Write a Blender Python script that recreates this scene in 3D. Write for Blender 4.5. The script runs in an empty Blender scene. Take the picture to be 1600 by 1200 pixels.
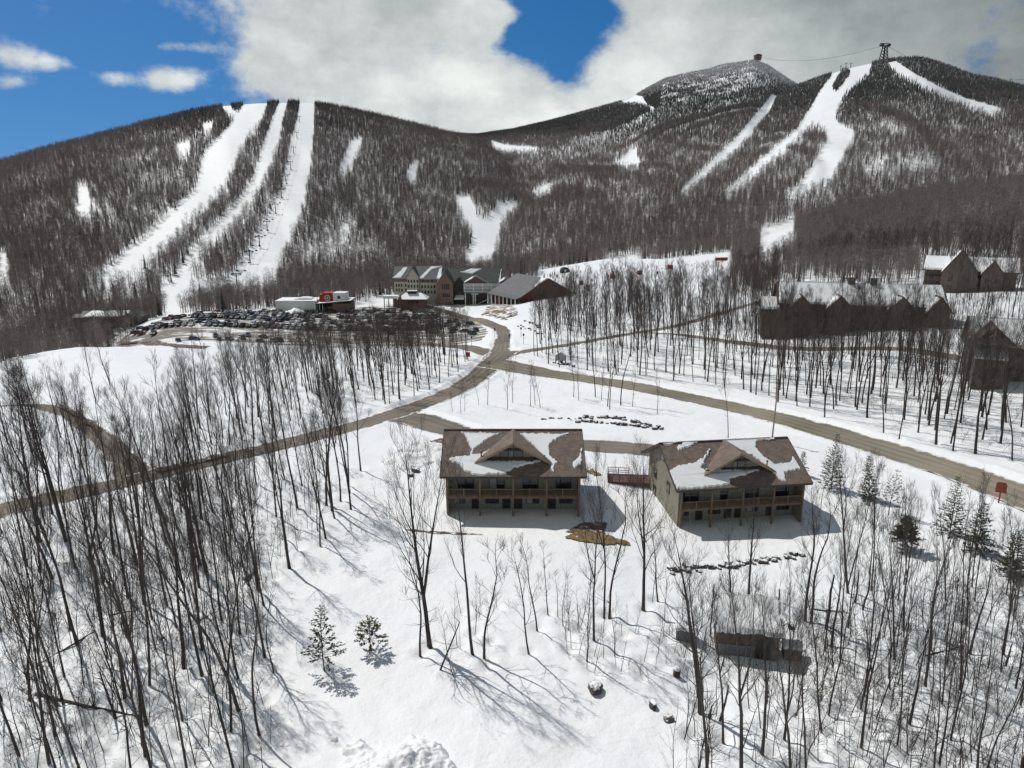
import bpy, math, random
import numpy as np
from math import radians, sin, cos, pi, sqrt, atan2, tan

random.seed(11)
RNG = np.random.default_rng(7)
scene = bpy.context.scene
COL = scene.collection

# ------------------------------------------------------------------ camera
PITCH = radians(14.5)
FPX = 1101.0            # focal length for a 1600 px wide frame
CAMZ = 39.0
cam_d = bpy.data.cameras.new('camera')
cam = bpy.data.objects.new('camera', cam_d)
COL.objects.link(cam)
cam.location = (0, 0, CAMZ)
cam.rotation_euler = (pi / 2 - PITCH, 0, 0)
cam_d.sensor_width = 36.0
cam_d.lens = 36.0 * FPX / 1600.0
cam_d.clip_start = 0.5
cam_d.clip_end = 30000
scene.camera = cam


def ray(px, py):
    u = (px - 800.0) / FPX
    v = (600.0 - py) / FPX
    return np.array([u, cos(PITCH) + v * sin(PITCH), -sin(PITCH) + v * cos(PITCH)])


def project(x, y, z):
    zz = z - CAMZ
    yc = y * cos(PITCH) - zz * sin(PITCH)
    up = y * sin(PITCH) + zz * cos(PITCH)
    yc = np.where(yc < 0.1, 0.1, yc)
    return 800 + FPX * x / yc, 600 - FPX * up / yc


def at_z(px, py, z):
    d = ray(px, py)
    t = (z - CAMZ) / d[2]
    return np.array([d[0] * t, d[1] * t, z])


def at_y(px, py, y):
    d = ray(px, py)
    t = y / d[1]
    return np.array([d[0] * t, y, CAMZ + d[2] * t])


# ------------------------------------------------------------------ noise
def _hash(ix, iy, seed):
    h = (ix.astype(np.int64) * 374761393 + iy.astype(np.int64) * 668265263 + seed * 974634777) & 0xFFFFFFFF
    h = ((h ^ (h >> 13)) * 1274126177) & 0xFFFFFFFF
    h = h ^ (h >> 16)
    return (h & 0xFFFF) / 65535.0


def vnoise(x, y, seed=0):
    x = np.asarray(x, float); y = np.asarray(y, float)
    ix = np.floor(x); iy = np.floor(y)
    fx = x - ix; fy = y - iy
    fx = fx * fx * (3 - 2 * fx); fy = fy * fy * (3 - 2 * fy)
    a = _hash(ix, iy, seed); b = _hash(ix + 1, iy, seed)
    c = _hash(ix, iy + 1, seed); d = _hash(ix + 1, iy + 1, seed)
    return (a * (1 - fx) + b * fx) * (1 - fy) + (c * (1 - fx) + d * fx) * fy


def fbm(x, y, seed=0, octv=4):
    s = 0; a = 0.5
    for i in range(octv):
        s = s + a * vnoise(x * 2 ** i, y * 2 ** i, seed + i * 17)
        a *= 0.5
    return s / (1 - 0.5 ** octv)


def sstep(a, b, x):
    t = np.clip((x - a) / (b - a), 0, 1)
    return t * t * (3 - 2 * t)


def inpoly(px, py, poly):
    px = np.asarray(px, float); py = np.asarray(py, float)
    inside = np.zeros(px.shape, bool)
    n = len(poly)
    for i in range(n):
        x0, y0 = poly[i]; x1, y1 = poly[(i + 1) % n]
        if y0 == y1:
            continue
        c = ((y0 > py) != (y1 > py)) & (px < (x1 - x0) * (py - y0) / (y1 - y0) + x0)
        inside ^= c
    return inside


def catmull(pts, step):
    pts = [np.array(p, float) for p in pts]
    P = [2 * pts[0] - pts[1]] + pts + [2 * pts[-1] - pts[-2]]
    out = []
    for i in range(1, len(P) - 2):
        p0, p1, p2, p3 = P[i - 1:i + 3]
        n = max(2, int(np.linalg.norm(p2[:2] - p1[:2]) / step))
        for k in range(n):
            t = k / n
            out.append(0.5 * ((2 * p1) + (p2 - p0) * t + (2 * p0 - 5 * p1 + 4 * p2 - p3) * t * t + (3 * p1 - p0 - 3 * p2 + p3) * t ** 3))
    out.append(pts[-1])
    return np.array(out)


# ------------------------------------------------------------------ terrain: near ground from measured points
CTRL_PX = [  # photo point, height of the ground there
    (800, 807, -.55), (720, 805, -.5), (890, 805, -.55), (1150, 840, -2.55), (1047, 827, -2.4), (1270, 817, -2.55), (620, 800, 0.0), (976, 797, -0.9),
    (600, 1180, 0.8), (1000, 1150, 0.3), (1500, 1150, -0.5), (100, 1150, 1.5), (1560, 900, -1.5), (300, 900, 1.0), (40, 900, 1.5),
    (800, 950, 0.2), (1200, 960, -1.0), (1400, 1000, -1.2), (500, 950, 0.5),
    (0, 800, 1.0), (230, 745, 0.0), (420, 700, -1.0), (640, 645, -4.0), (780, 560, -9.5), (560, 668, -2.8),
    (60, 635, -3.0), (190, 700, -2.0), (200, 570, -9.5), (100, 547, -10), (10, 585, -9), (330, 530, -17.5), (230, 515, -17.5),
    (470, 540, -17), (600, 535, -17.5), (720, 535, -16.5), (450, 600, -10), (600, 590, -11),
    (450, 490, -18.5), (640, 482, -18.5), (250, 495, -19.5), (700, 476, -18.5), (770, 476, -17.5),
    (832, 472, -12), (780, 487, -13.5), (730, 500, -17.5), (800, 520, -12.5), (815, 548, -9.8), (840, 500, -11),
    (1000, 605, -6.2), (870, 580, -8.5), (1250, 665, -3.2), (1420, 715, -2.0), (1600, 772, -1.4), (1400, 600, -1.5), (1150, 590, -5.5),
    (1340, 525, 2), (1560, 592, 1.5), (1500, 460, 6), (1050, 512, -8), (1120, 478, -8), (900, 530, -9.5), (1230, 560, -2),
    (900, 442, -10), (1050, 415, -2), (1130, 405, 2), (960, 405, -2), (750, 416, -16), (820, 428, -13),
    (250, 442, -22), (390, 442, -22), (560, 470, -19), (850, 640, -5.5), (950, 650, -4.5), (720, 640, -4.6), (700, 690, -2.2), (1000, 700, -1.8),
    (1100, 670, -3.2), (1350, 760, -1.9), (1580, 800, -1.6),
]
cx, cy, cz = [], [], []
for (a, b, z) in CTRL_PX:
    p = at_z(a, b, z)
    cx.append(p[0]); cy.append(p[1]); cz.append(z)
for (x, y, z) in [(-180, 300, -27), (-215, 340, -29), (-250, 300, -29), (-190, 400, -26), (-300, 430, -25), (-150, 420, -22), (-420, 360, -25), (-240, 480, -22), (0, 560, -17), (120, 560, -8), (-60, 480, -19),
                  (-200, -100, 4), (200, -100, -2), (0, -150, 3), (0, 10, 1.5), (40, 20, 0), (-45, 20, 2), (150, 30, -2), (-150, 40, 2),
                  (-190, 160, -14), (-300, 60, -8), (300, 60, 2), (330, 200, 12), (230, 260, 9),
                  (-600, 600, -24), (-350, 700, -22), (0, 800, -14), (350, 720, 8), (600, 600, 25), (-120, 560, -22), (-500, 200, -28), (500, 250, 20)]:
    cx.append(x); cy.append(y); cz.append(z)
cx = np.array(cx); cy = np.array(cy); cz = np.array(cz, float)


def _U(d2):
    return np.where(d2 > 1e-9, d2 * np.log(d2 + 1e-12), 0)


_S = 100.0
_n = len(cx)
_K = _U(((cx[:, None] - cx) ** 2 + (cy[:, None] - cy) ** 2) / _S ** 2) + np.eye(_n) * 0.004
_A = np.zeros((_n + 3, _n + 3))
_A[:_n, :_n] = _K
_A[:_n, _n] = 1; _A[:_n, _n + 1] = cx / _S; _A[:_n, _n + 2] = cy / _S
_A[_n:, :_n] = _A[:_n, _n:].T
_w = np.linalg.solve(_A, np.concatenate([cz, [0, 0, 0]]))


def near_h(x, y):
    sh = x.shape
    x = x.ravel(); y = y.ravel()
    out = np.empty(x.shape)
    for i in range(0, len(x), 40000):
        xs = x[i:i + 40000]; ys = y[i:i + 40000]
        K = _U(((xs[:, None] - cx) ** 2 + (ys[:, None] - cy) ** 2) / _S ** 2)
        out[i:i + 40000] = K @ _w[:_n] + _w[_n] + _w[_n + 1] * xs / _S + _w[_n + 2] * ys / _S
    r = np.hypot(x, y)
    k = sstep(620, 950, r)
    kb = sstep(-20, -160, y)
    k = np.maximum(k, kb)
    out = np.clip(out, -60, 45)
    return (out * (1 - k) + (-20) * k * (1 - kb) + 2 * kb * k).reshape(sh)


# ------------------------------------------------------------------ terrain: the mountains
def ridge(pts, tree):
    az, z, R = [], [], []
    for (px, py, r) in pts:
        d = ray(px, py)
        az.append(atan2(d[0], d[1])); z.append(CAMZ + d[2] / math.hypot(d[0], d[1]) * r - tree); R.append(r)
    a0, a1 = az[0], az[-1]
    az = [a0 - 0.8, a0 - 0.45] + az + [a1 + 0.45, a1 + 0.8]
    z = [-30, z[0] * 0.5] + z + [z[-1] * 0.5, -30]
    R = [R[0]] * 2 + R + [R[-1]] * 2
    return np.array(az), np.array(z), np.array(R)


HILLS = [
    # ridge line, tree height on it, base distance by photo x, base height, noise seed
    (ridge([(-200, 330, 1600), (-100, 288, 1620), (0, 247, 1650), (60, 229, 1680), (120, 213, 1700), (180, 197, 1700), (250, 179, 1720), (300, 166, 1720), (350, 157, 1720), (400, 153, 1720),
            (450, 152, 1720), (490, 153, 1720), (530, 160, 1720), (580, 171, 1720), (640, 186, 1720), (700, 201, 1720), (745, 212, 1720), (800, 250, 1650), (870, 300, 1500), (950, 360, 1300)], 11),
     [(-200, 520, -22), (300, 545, -22), (450, 590, -22), (620, 610, -20), (800, 640, -17), (950, 680, -25)], 3),
    (ridge([(300, 330, 2900), (450, 280, 2900), (560, 230, 2900), (640, 212, 2900), (700, 207, 2900), (745, 209, 2900), (800, 201, 2900), (860, 187, 2900), (900, 176, 2900), (950, 162, 2900), (985, 152, 2850),
            (1010, 137, 2800), (1040, 121, 2800), (1075, 112, 2800), (1100, 108, 2800), (1130, 99, 2800), (1150, 96, 2800), (1178, 92, 2800), (1200, 100, 2800), (1225, 117, 2800), (1245, 130, 2800), (1300, 165, 2800), (1400, 230, 2800)], 5),
     [(300, 900, -22), (600, 720, -20), (800, 640, -16), (1000, 620, -6), (1400, 700, -6)], 5),
    (ridge([(960, 380, 1500), (1010, 345, 1600), (1060, 300, 1700), (1110, 250, 1800), (1160, 198, 1900), (1200, 160, 2000), (1240, 132, 2050), (1290, 113, 2050), (1330, 101, 2050), (1370, 92, 2050), (1400, 87, 2050), (1430, 85, 2050), (1452, 88, 2050), (1470, 94, 2050), (1520, 113, 2050),
            (1560, 121, 2050), (1600, 131, 2050), (1700, 160, 2050), (1800, 195, 2050)], 8),
     [(800, 640, -30), (960, 640, -12), (1100, 620, 2), (1300, 640, 5), (1800, 700, 5)], 9),
    (ridge([(940, 405, 640), (1000, 385, 680), (1080, 372, 720), (1150, 352, 760), (1250, 326, 800), (1350, 304, 820), (1450, 288, 840), (1600, 270, 860), (1750, 250, 880)], 12),
     [(820, 540, -40), (940, 520, -8), (1050, 500, -1), (1130, 480, 2), (1250, 380, 2), (1450, 300, 5), (1750, 260, 5)], 13),
]


def hill_h(k, x, y):
    (ra, rz, rR), base, seed = HILLS[k]
    az = np.arctan2(x, y); r = np.hypot(x, y)
    Z = np.interp(az, ra, rz); R = np.interp(az, ra, rR)
    ba = np.array([atan2((b[0] - 800) / FPX, 1.0) for b in base])
    B = np.interp(az, ba, [b[1] for b in base])
    zb = np.interp(az, ba, [b[2] for b in base])
    t = (r - B) / (R - B)
    tc = np.clip(t, 0, 1)
    f = 0.78 * tc ** 1.12 + 0.22 * tc * tc * (3 - 2 * tc)
    z = zb + (Z - zb) * f
    wob = (fbm(az * 11 + 3 * vnoise(r / 500, az * 3, seed + 5), r / 900.0, seed, 3) - 0.5) * 0.11 * np.clip(Z - zb, 0, 400) * np.sin(pi * tc) ** 1.2
    z = z + wob
    z = np.where(t > 1, Z - np.minimum((r - R) * 0.22, 60) - np.maximum(r - R - 270, 0) * 0.3, z)
    z = np.where(t < 0, zb - .15 * (B - r), z)
    return np.maximum(z, -60)


ROADS = {}


def base_h(x, y):
    z = near_h(x, y)
    r = np.hypot(x, y)
    nm = (fbm(x / 22, y / 22, 21, 3) - 0.5) * 1.1 + (fbm(x / 5, y / 5, 31, 3) - 0.5) * 0.45
    z = z + nm * sstep(1200, 300, r) * pad_keep(x, y)
    for k in range(4):
        z = np.maximum(z, hill_h(k, x, y))
    return z


PADS = []   # (x, y, radius): level spots under buildings


def pad_keep(x, y):
    k = np.ones(np.shape(x))
    for (a, b, r) in PADS:
        k = np.minimum(k, sstep(r, r + 8, np.hypot(x - a, y - b)))
    d = road_dist(x, y)
    return k * (0.08 + 0.92 * sstep(0.5, 8, d))


def road_dist(x, y):
    """distance outside the nearest road edge (negative inside)"""
    sh = np.shape(x)
    x = np.ravel(x); y = np.ravel(y)
    out = np.full(x.shape, 99.0)
    for name, (line, hw) in ROADS.items():
        lo = line[:, :2].min(0) - 20; hi = line[:, :2].max(0) + 20
        m = (x > lo[0]) & (x < hi[0]) & (y > lo[1]) & (y < hi[1])
        idx = np.nonzero(m)[0]
        if not len(idx):
            continue
        L = line[::2, :2]
        if not np.allclose(L[-1], line[-1, :2]):
            L = np.vstack([L, line[-1:, :2]])
        W = np.interp(np.linspace(0, 1, len(L)), np.linspace(0, 1, len(hw)), hw)
        xs = x[idx]; ys = y[idx]
        best = np.full(xs.shape, 99.0)
        for i in range(len(L) - 1):
            a = L[i]; b = L[i + 1]; d = b - a
            dd = d @ d
            if dd < 1e-9:
                continue
            t = np.clip(((xs - a[0]) * d[0] + (ys - a[1]) * d[1]) / dd, 0, 1)
            w = W[i] + (W[i + 1] - W[i]) * t
            best = np.minimum(best, np.hypot(xs - a[0] - t * d[0], ys - a[1] - t * d[1]) - w)
        out[idx] = np.minimum(out[idx], best)
    return out.reshape(sh)


def snow_depth(x, y):
    d = road_dist(x, y)
    s = 0.42 * sstep(-0.1, 1.1, d)
    bank = 0.35 * np.exp(-((d - 1.5) / 0.8) ** 2) * (0.3 + 1.2 * fbm(x / 3, y / 3, 77, 2))
    bank = np.where(np.hypot(x, y) < 260, bank, 0)
    return s + np.where(d > 0.2, bank, 0)


def H(x, y):
    """ground height (snow surface) at arrays x, y"""
    x = np.atleast_1d(np.asarray(x, float)); y = np.atleast_1d(np.asarray(y, float))
    return base_h(x, y) + snow_depth(x, y)


def h1(x, y):
    return float(H(x, y)[0])


def cast(px, py):
    """the ground point seen at a photo point"""
    d = ray(px, py)
    t = np.concatenate([np.arange(15, 120, 1.0), np.arange(120, 700, 4.0), np.arange(700, 5000, 12.0)])
    x = d[0] * t; y = d[1] * t; z = CAMZ + d[2] * t
    g = H(x, y) - z
    i = np.nonzero(g > 0)[0]
    if not len(i):
        k = int(np.argmax(g))
        return np.array([x[k], y[k], H(x[k], y[k])[0]])
    k = i[0]
    if k == 0:
        return np.array([x[0], y[0], z[0]])
    a = g[k - 1] / (g[k - 1] - g[k])
    xx = x[k - 1] + (x[k] - x[k - 1]) * a; yy = y[k - 1] + (y[k] - y[k - 1]) * a
    return np.array([xx, yy, h1(xx, yy)])


# roads as lines on the smooth ground (photo points with the half width in metres)
def road_line(pts, zs, step=2.0):
    w = [at_z(a, b, z) for (a, b), z in zip(pts, zs)]
    return catmull([p[:2] for p in w], step)


ROADS['main'] = (road_line([(-90, 825), (0, 798), (110, 775), (230, 747), (330, 722), (430, 699), (530, 672), (600, 652), (660, 628), (720, 598), (765, 568), (790, 548)],
                           [1.2, 1.0, .5, 0, -.5, -1.1, -2.4, -3.4, -4.6, -6.6, -8.8, -9.9]), [3.4, 3.4, 3.4, 3.6, 4.2, 5.0])
ROADS['hotel'] = (road_line([(768, 564), (781, 546), (784, 530), (787, 519), (781, 512), (768, 507), (750, 501), (725, 494), (695, 485), (660, 478)],
                            [-9.2, -10.4, -11.2, -12.3, -13.2, -14.2, -15.6, -16.8, -17.9, -18.4]), [4.4, 3.2, 2.9, 3.0, 3.4, 3.6])
ROADS['east'] = (road_line([(772, 566), (800, 573), (850, 583), (920, 594), (1000, 607), (1100, 627), (1200, 651), (1300, 680), (1400, 710), (1500, 741), (1600, 778), (1700, 820)],
                           [-9, -8.9, -8.4, -7.5, -6.3, -5.0, -4.0, -3.0, -2.3, -1.8, -1.4, -1.2]), [6.5, 4.6, 4.3, 4.3, 4.3])
ROADS['lane'] = (road_line([(785, 556), (830, 549), (900, 539), (980, 525), (1050, 512), (1110, 496), (1165, 478), (1230, 462)],
                           [-9.6, -9.7, -9.4, -8.9, -8.2, -7.6, -6.5, -4]), [4.0, 3.2, 2.8, 2.8, 2.8])
ROADS['lodge'] = (road_line([(1010, 522), (1060, 528), (1110, 537), (1180, 545), (1260, 548), (1400, 556), (1500, 570)], [-8.5, -7.6, -6, -3.5, -1, 0, 0.8]), [2.4])
ROADS['drive'] = (road_line([(610, 650), (650, 655), (690, 668), (740, 680), (830, 690), (920, 698), (1000, 703), (1080, 712)],
                            [-3.6, -3.4, -2.9, -2.5, -2.1, -1.9, -1.8, -1.9]), [6.0, 5.0, 4.2, 4.2, 4.2, 4.0, 3.2])
ROADS['loop'] = (road_line([(-40, 640), (20, 634), (70, 637), (120, 655), (160, 685), (190, 715), (215, 748)], [-3.4, -3.1, -3, -2.7, -2.1, -1.3, -.2]), [2.0, 2.0, 2.1, 2.6])
ROADS['lot_entry'] = (road_line([(775, 555), (748, 545), (710, 537), (660, 533), (600, 530)], [-9.7, -11.5, -14.5, -16.3, -17]), [4.0, 4, 4.5])

LOT_POLY = [tuple(at_z(a, b, z)[:2]) for (a, b, z) in [(168, 520, -17.5), (200, 513, -18), (260, 503, -18.5), (340, 494, -18.8), (430, 487, -19), (540, 480, -19), (640, 478, -18.6), (700, 484, -18), (748, 506, -17), (765, 524, -16), (752, 536, -15.5),
                                                        (700, 541, -16.4), (600, 544, -17), (500, 546, -17), (420, 541, -17.3), (330, 533, -17.4), (250, 530, -17.2), (190, 527, -17)]]
HOUSE1 = dict(o=(0.15, 83.6, 0.0), rz=0.0)
HOUSE2 = dict(o=(30.0, 85.1, -2.0), rz=radians(8))
PADS += [(0, 90, 11), (29, 91, 11)]
# ------------------------------------------------------------------ object helpers
def tag(o, label=None, cat=None, group=None, kind=None):
    if label: o['label'] = label
    if cat: o['category'] = cat
    if group: o['group'] = group
    if kind: o['kind'] = kind
    return o


def empty(name, loc, rz=0.0, label=None, cat=None, group=None):
    o = bpy.data.objects.new(name, None)
    o.empty_display_size = 0.5
    COL.objects.link(o)
    o.location = loc
    o.rotation_euler = (0, 0, rz)
    return tag(o, label, cat, group)


class MB:
    """collects faces for one mesh"""
    def __init__(s):
        s.v = []; s.f = []; s.m = []

    def face(s, pts, m=0):
        n = len(s.v)
        s.v.extend([tuple(map(float, p)) for p in pts])
        s.f.append(tuple(range(n, n + len(pts)))); s.m.append(m)

    def box(s, x0, x1, y0, y1, z0, z1, m=0):
        n = len(s.v)
        s.v += [(x0, y0, z0), (x1, y0, z0), (x1, y1, z0), (x0, y1, z0), (x0, y0, z1), (x1, y0, z1), (x1, y1, z1), (x0, y1, z1)]
        for q in ((3, 2, 1, 0), (4, 5, 6, 7), (0, 1, 5, 4), (1, 2, 6, 5), (2, 3, 7, 6), (3, 0, 4, 7)):
            s.f.append(tuple(n + i for i in q)); s.m.append(m)

    def prism(s, poly, ext, m=0):
        """3-D polygon pushed along vector ext"""
        n = len(s.v); k = len(poly)
        e = np.array(ext, float)
        s.v += [tuple(map(float, p)) for p in poly] + [tuple(np.array(p, float) + e) for p in poly]
        s.f.append(tuple(range(n, n + k))); s.m.append(m)
        s.f.append(tuple(range(n + 2 * k - 1, n + k - 1, -1))); s.m.append(m)
        for i in range(k):
            j = (i + 1) % k
            s.f.append((n + j, n + i, n + k + i, n + k + j)); s.m.append(m)

    def bar(s, a, b, w, h=None, m=0):
        a = np.array(a, float); b = np.array(b, float); h = h or w
        d = b - a; L = np.linalg.norm(d); d = d / L
        up = np.array([0, 0, 1.0]) if abs(d[2]) < 0.95 else np.array([0, 1.0, 0])
        r = np.cross(d, up); r /= np.linalg.norm(r); u = np.cross(r, d)
        poly = [a - r * w / 2 - u * h / 2, a + r * w / 2 - u * h / 2, a + r * w / 2 + u * h / 2, a - r * w / 2 + u * h / 2]
        s.prism(poly, b - a, m)

    def tube(s, pts, rad, n=6, m=0, cap=True):
        pts = [np.array(p, float) for p in pts]
        base = len(s.v)
        prev = None
        K = len(pts)
        for i, p in enumerate(pts):
            d = pts[min(i + 1, K - 1)] - pts[max(i - 1, 0)]
            L = math.sqrt(d[0] * d[0] + d[1] * d[1] + d[2] * d[2]) or 1
            d = d / L
            if prev is None:
                up = (0, 0, 1.0) if abs(d[2]) < 0.9 else (1.0, 0, 0)
                r = np.array([d[1] * up[2] - d[2] * up[1], d[2] * up[0] - d[0] * up[2], d[0] * up[1] - d[1] * up[0]])
            else:
                r = prev - d * (prev @ d)
            r = r / (math.sqrt(r @ r) or 1)
            prev = r
            u = np.array([d[1] * r[2] - d[2] * r[1], d[2] * r[0] - d[0] * r[2], d[0] * r[1] - d[1] * r[0]])
            for k in range(n):
                a = 2 * pi * k / n
                q = p + (r * math.cos(a) + u * math.sin(a)) * rad[i]
                s.v.append((q[0], q[1], q[2]))
        for i in range(K - 1):
            for k in range(n):
                k2 = (k + 1) % n
                s.f.append((base + i * n + k, base + i * n + k2, base + (i + 1) * n + k2, base + (i + 1) * n + k)); s.m.append(m)
        if cap:
            s.f.append(tuple(base + (K - 1) * n + k for k in range(n))); s.m.append(m)
            s.f.append(tuple(base + k for k in range(n - 1, -1, -1))); s.m.append(m)

    def mesh(s, name, mats, smooth=False):
        me = bpy.data.meshes.new(name)
        me.from_pydata(s.v, [], s.f)
        for m in (mats if isinstance(mats, (list, tuple)) else [mats]):
            me.materials.append(m)
        if any(s.m):
            me.polygons.foreach_set('material_index', s.m)
        if smooth:
            me.polygons.foreach_set('use_smooth', [True] * len(s.f))
        me.update()
        return me

    def build(s, name, mats, parent=None, smooth=False):
        o = bpy.data.objects.new(name, s.mesh(name, mats, smooth))
        COL.objects.link(o)
        if parent is not None:
            o.parent = parent
        return o


def fix_normals(o):
    import bmesh
    bm = bmesh.new(); bm.from_mesh(o.data)
    bmesh.ops.recalc_face_normals(bm, faces=bm.faces)
    bm.to_mesh(o.data); bm.free()
    return o


def np_mesh(name, verts, faces, mat, smooth=True):
    """fast mesh from arrays (quads or triangles)"""
    me = bpy.data.meshes.new(name)
    faces = np.asarray(faces, np.int32)
    k = faces.shape[1]
    me.vertices.add(len(verts)); me.vertices.foreach_set('co', np.asarray(verts, np.float32).ravel())
    me.loops.add(faces.size); me.loops.foreach_set('vertex_index', faces.ravel())
    me.polygons.add(len(faces))
    me.polygons.foreach_set('loop_start', np.arange(0, faces.size, k, dtype=np.int32))
    me.polygons.foreach_set('loop_total', np.full(len(faces), k, np.int32))
    me.polygons.foreach_set('use_smooth', np.full(len(faces), smooth))
    me.materials.append(mat)
    me.update(calc_edges=True)
    me.validate()
    return me


def link_mesh(name, me, parent=None):
    o = bpy.data.objects.new(name, me)
    COL.objects.link(o)
    if parent is not None: o.parent = parent
    return o


def copy_tree(o, parent=None, depth=0):
    c = o.copy(); COL.objects.link(c)
    if parent is not None: c.parent = parent
    for ch in KIDS.get(o.name, []):
        copy_tree(ch, c, depth + 1)
    return c


KIDS = {}


def note_kids(root):
    for ch in root.children:
        KIDS.setdefault(root.name, []).append(ch)
        note_kids(ch)


# ------------------------------------------------------------------ materials
def mat(name, col, rough=0.7, var=0.0, scale=3.0, bump=0.0, bscale=20.0, metal=0.0, col2=None, coords='Object', spec=0.3, stretch=None, rnd=0.0, detail=4):
    m = bpy.data.materials.new(name)
    m.use_nodes = True
    nt = m.node_tree; N = nt.nodes; L = nt.links
    b = N['Principled BSDF']
    b.inputs['Roughness'].default_value = rough
    b.inputs['Metallic'].default_value = metal
    b.inputs['Specular IOR Level'].default_value = spec
    b.inputs['Base Color'].default_value = (*col, 1)
    tc = N.new('ShaderNodeTexCoord')
    src = tc.outputs[coords]
    if stretch:
        mp = N.new('ShaderNodeMapping'); mp.inputs['Scale'].default_value = stretch
        L.new(src, mp.inputs['Vector']); src = mp.outputs['Vector']
    out = None
    if var or col2:
        no = N.new('ShaderNodeTexNoise'); no.inputs['Scale'].default_value = scale; no.inputs['Detail'].default_value = detail
        L.new(src, no.inputs['Vector'])
        ramp = N.new('ShaderNodeValToRGB')
        c2 = col2 or tuple(c * (1 - var) for c in col)
        c1 = col if col2 else tuple(min(1, c * (1 + var)) for c in col)
        ramp.color_ramp.elements[0].position = 0.35; ramp.color_ramp.elements[0].color = (*c2, 1)
        ramp.color_ramp.elements[1].position = 0.65; ramp.color_ramp.elements[1].color = (*c1, 1)
        L.new(no.outputs['Fac'], ramp.inputs['Fac'])
        out = ramp.outputs['Color']
    if rnd:
        oi = N.new('ShaderNodeObjectInfo')
        mr = N.new('ShaderNodeMapRange'); mr.inputs[3].default_value = 1 - rnd; mr.inputs[4].default_value = 1 + rnd
        L.new(oi.outputs['Random'], mr.inputs[0])
        mx = N.new('ShaderNodeMix'); mx.data_type = 'RGBA'; mx.blend_type = 'MULTIPLY'; mx.inputs[0].default_value = 1
        if out is not None: L.new(out, mx.inputs[6])
        else: mx.inputs[6].default_value = (*col, 1)
        L.new(mr.outputs[0], mx.inputs[7])
        out = mx.outputs[2]
    if out is not None:
        L.new(out, b.inputs['Base Color'])
    if bump:
        n2 = N.new('ShaderNodeTexNoise'); n2.inputs['Scale'].default_value = bscale; n2.inputs['Detail'].default_value = 5
        L.new(src, n2.inputs['Vector'])
        bp = N.new('ShaderNodeBump'); bp.inputs['Strength'].default_value = bump; bp.inputs['Distance'].default_value = 0.1
        L.new(n2.outputs['Fac'], bp.inputs['Height']); L.new(bp.outputs['Normal'], b.inputs['Normal'])
    return m


def planks(name, col, col2, width=0.3, vertical=True, rough=0.75, axis='x'):
    """boards: stripes along one axis with grain"""
    m = mat(name, col, rough, col2=col2, scale=2.0, bump=0.15, bscale=8)
    nt = m.node_tree; N = nt.nodes; L = nt.links
    b = N['Principled BSDF']
    tc = N.new('ShaderNodeTexCoord')
    sp = N.new('ShaderNodeSeparateXYZ'); L.new(tc.outputs['Object'], sp.inputs[0])
    ad = N.new('ShaderNodeMath'); ad.operation = 'ADD'
    if vertical:
        L.new(sp.outputs['X'], ad.inputs[0]); L.new(sp.outputs['Y'], ad.inputs[1])
    else:
        L.new(sp.outputs['Z'], ad.inputs[0]); ad.inputs[1].default_value = 0
    dv = N.new('ShaderNodeMath'); dv.operation = 'DIVIDE'; L.new(ad.outputs[0], dv.inputs[0]); dv.inputs[1].default_value = width
    fr = N.new('ShaderNodeMath'); fr.operation = 'FRACT'; L.new(dv.outputs[0], fr.inputs[0])
    gt = N.new('ShaderNodeMath'); gt.operation = 'GREATER_THAN'; L.new(fr.outputs[0], gt.inputs[0]); gt.inputs[1].default_value = 0.86
    mx = N.new('ShaderNodeMix'); mx.data_type = 'RGBA'; mx.blend_type = 'MULTIPLY'
    L.new(gt.outputs[0], mx.inputs[0])
    link = b.inputs['Base Color'].links[0].from_socket
    L.new(link, mx.inputs[6]); mx.inputs[7].default_value = (.55, .55, .55, 1)
    L.new(mx.outputs[2], b.inputs['Base Color'])
    return m


def shingles(name, col, col2):
    m = mat(name, col, 0.9, col2=col2, scale=1.2, bump=0.3, bscale=14)
    nt = m.node_tree; N = nt.nodes; L = nt.links
    b = N['Principled BSDF']
    tc = N.new('ShaderNodeTexCoord')
    br = N.new('ShaderNodeTexBrick'); br.inputs['Scale'].default_value = 1.0
    br.inputs['Brick Width'].default_value = 0.5; br.inputs['Row Height'].default_value = 0.22; br.inputs['Mortar Size'].default_value = 0.018
    br.inputs['Color1'].default_value = (1, 1, 1, 1); br.inputs['Color2'].default_value = (.72, .72, .72, 1); br.inputs['Mortar'].default_value = (.5, .5, .5, 1)
    L.new(tc.outputs['Object'], br.inputs['Vector'])
    mx = N.new('ShaderNodeMix'); mx.data_type = 'RGBA'; mx.blend_type = 'MULTIPLY'; mx.inputs[0].default_value = 1
    L.new(b.inputs['Base Color'].links[0].from_socket, mx.inputs[6]); L.new(br.outputs['Color'], mx.inputs[7])
    L.new(mx.outputs[2], b.inputs['Base Color'])
    return m


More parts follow.
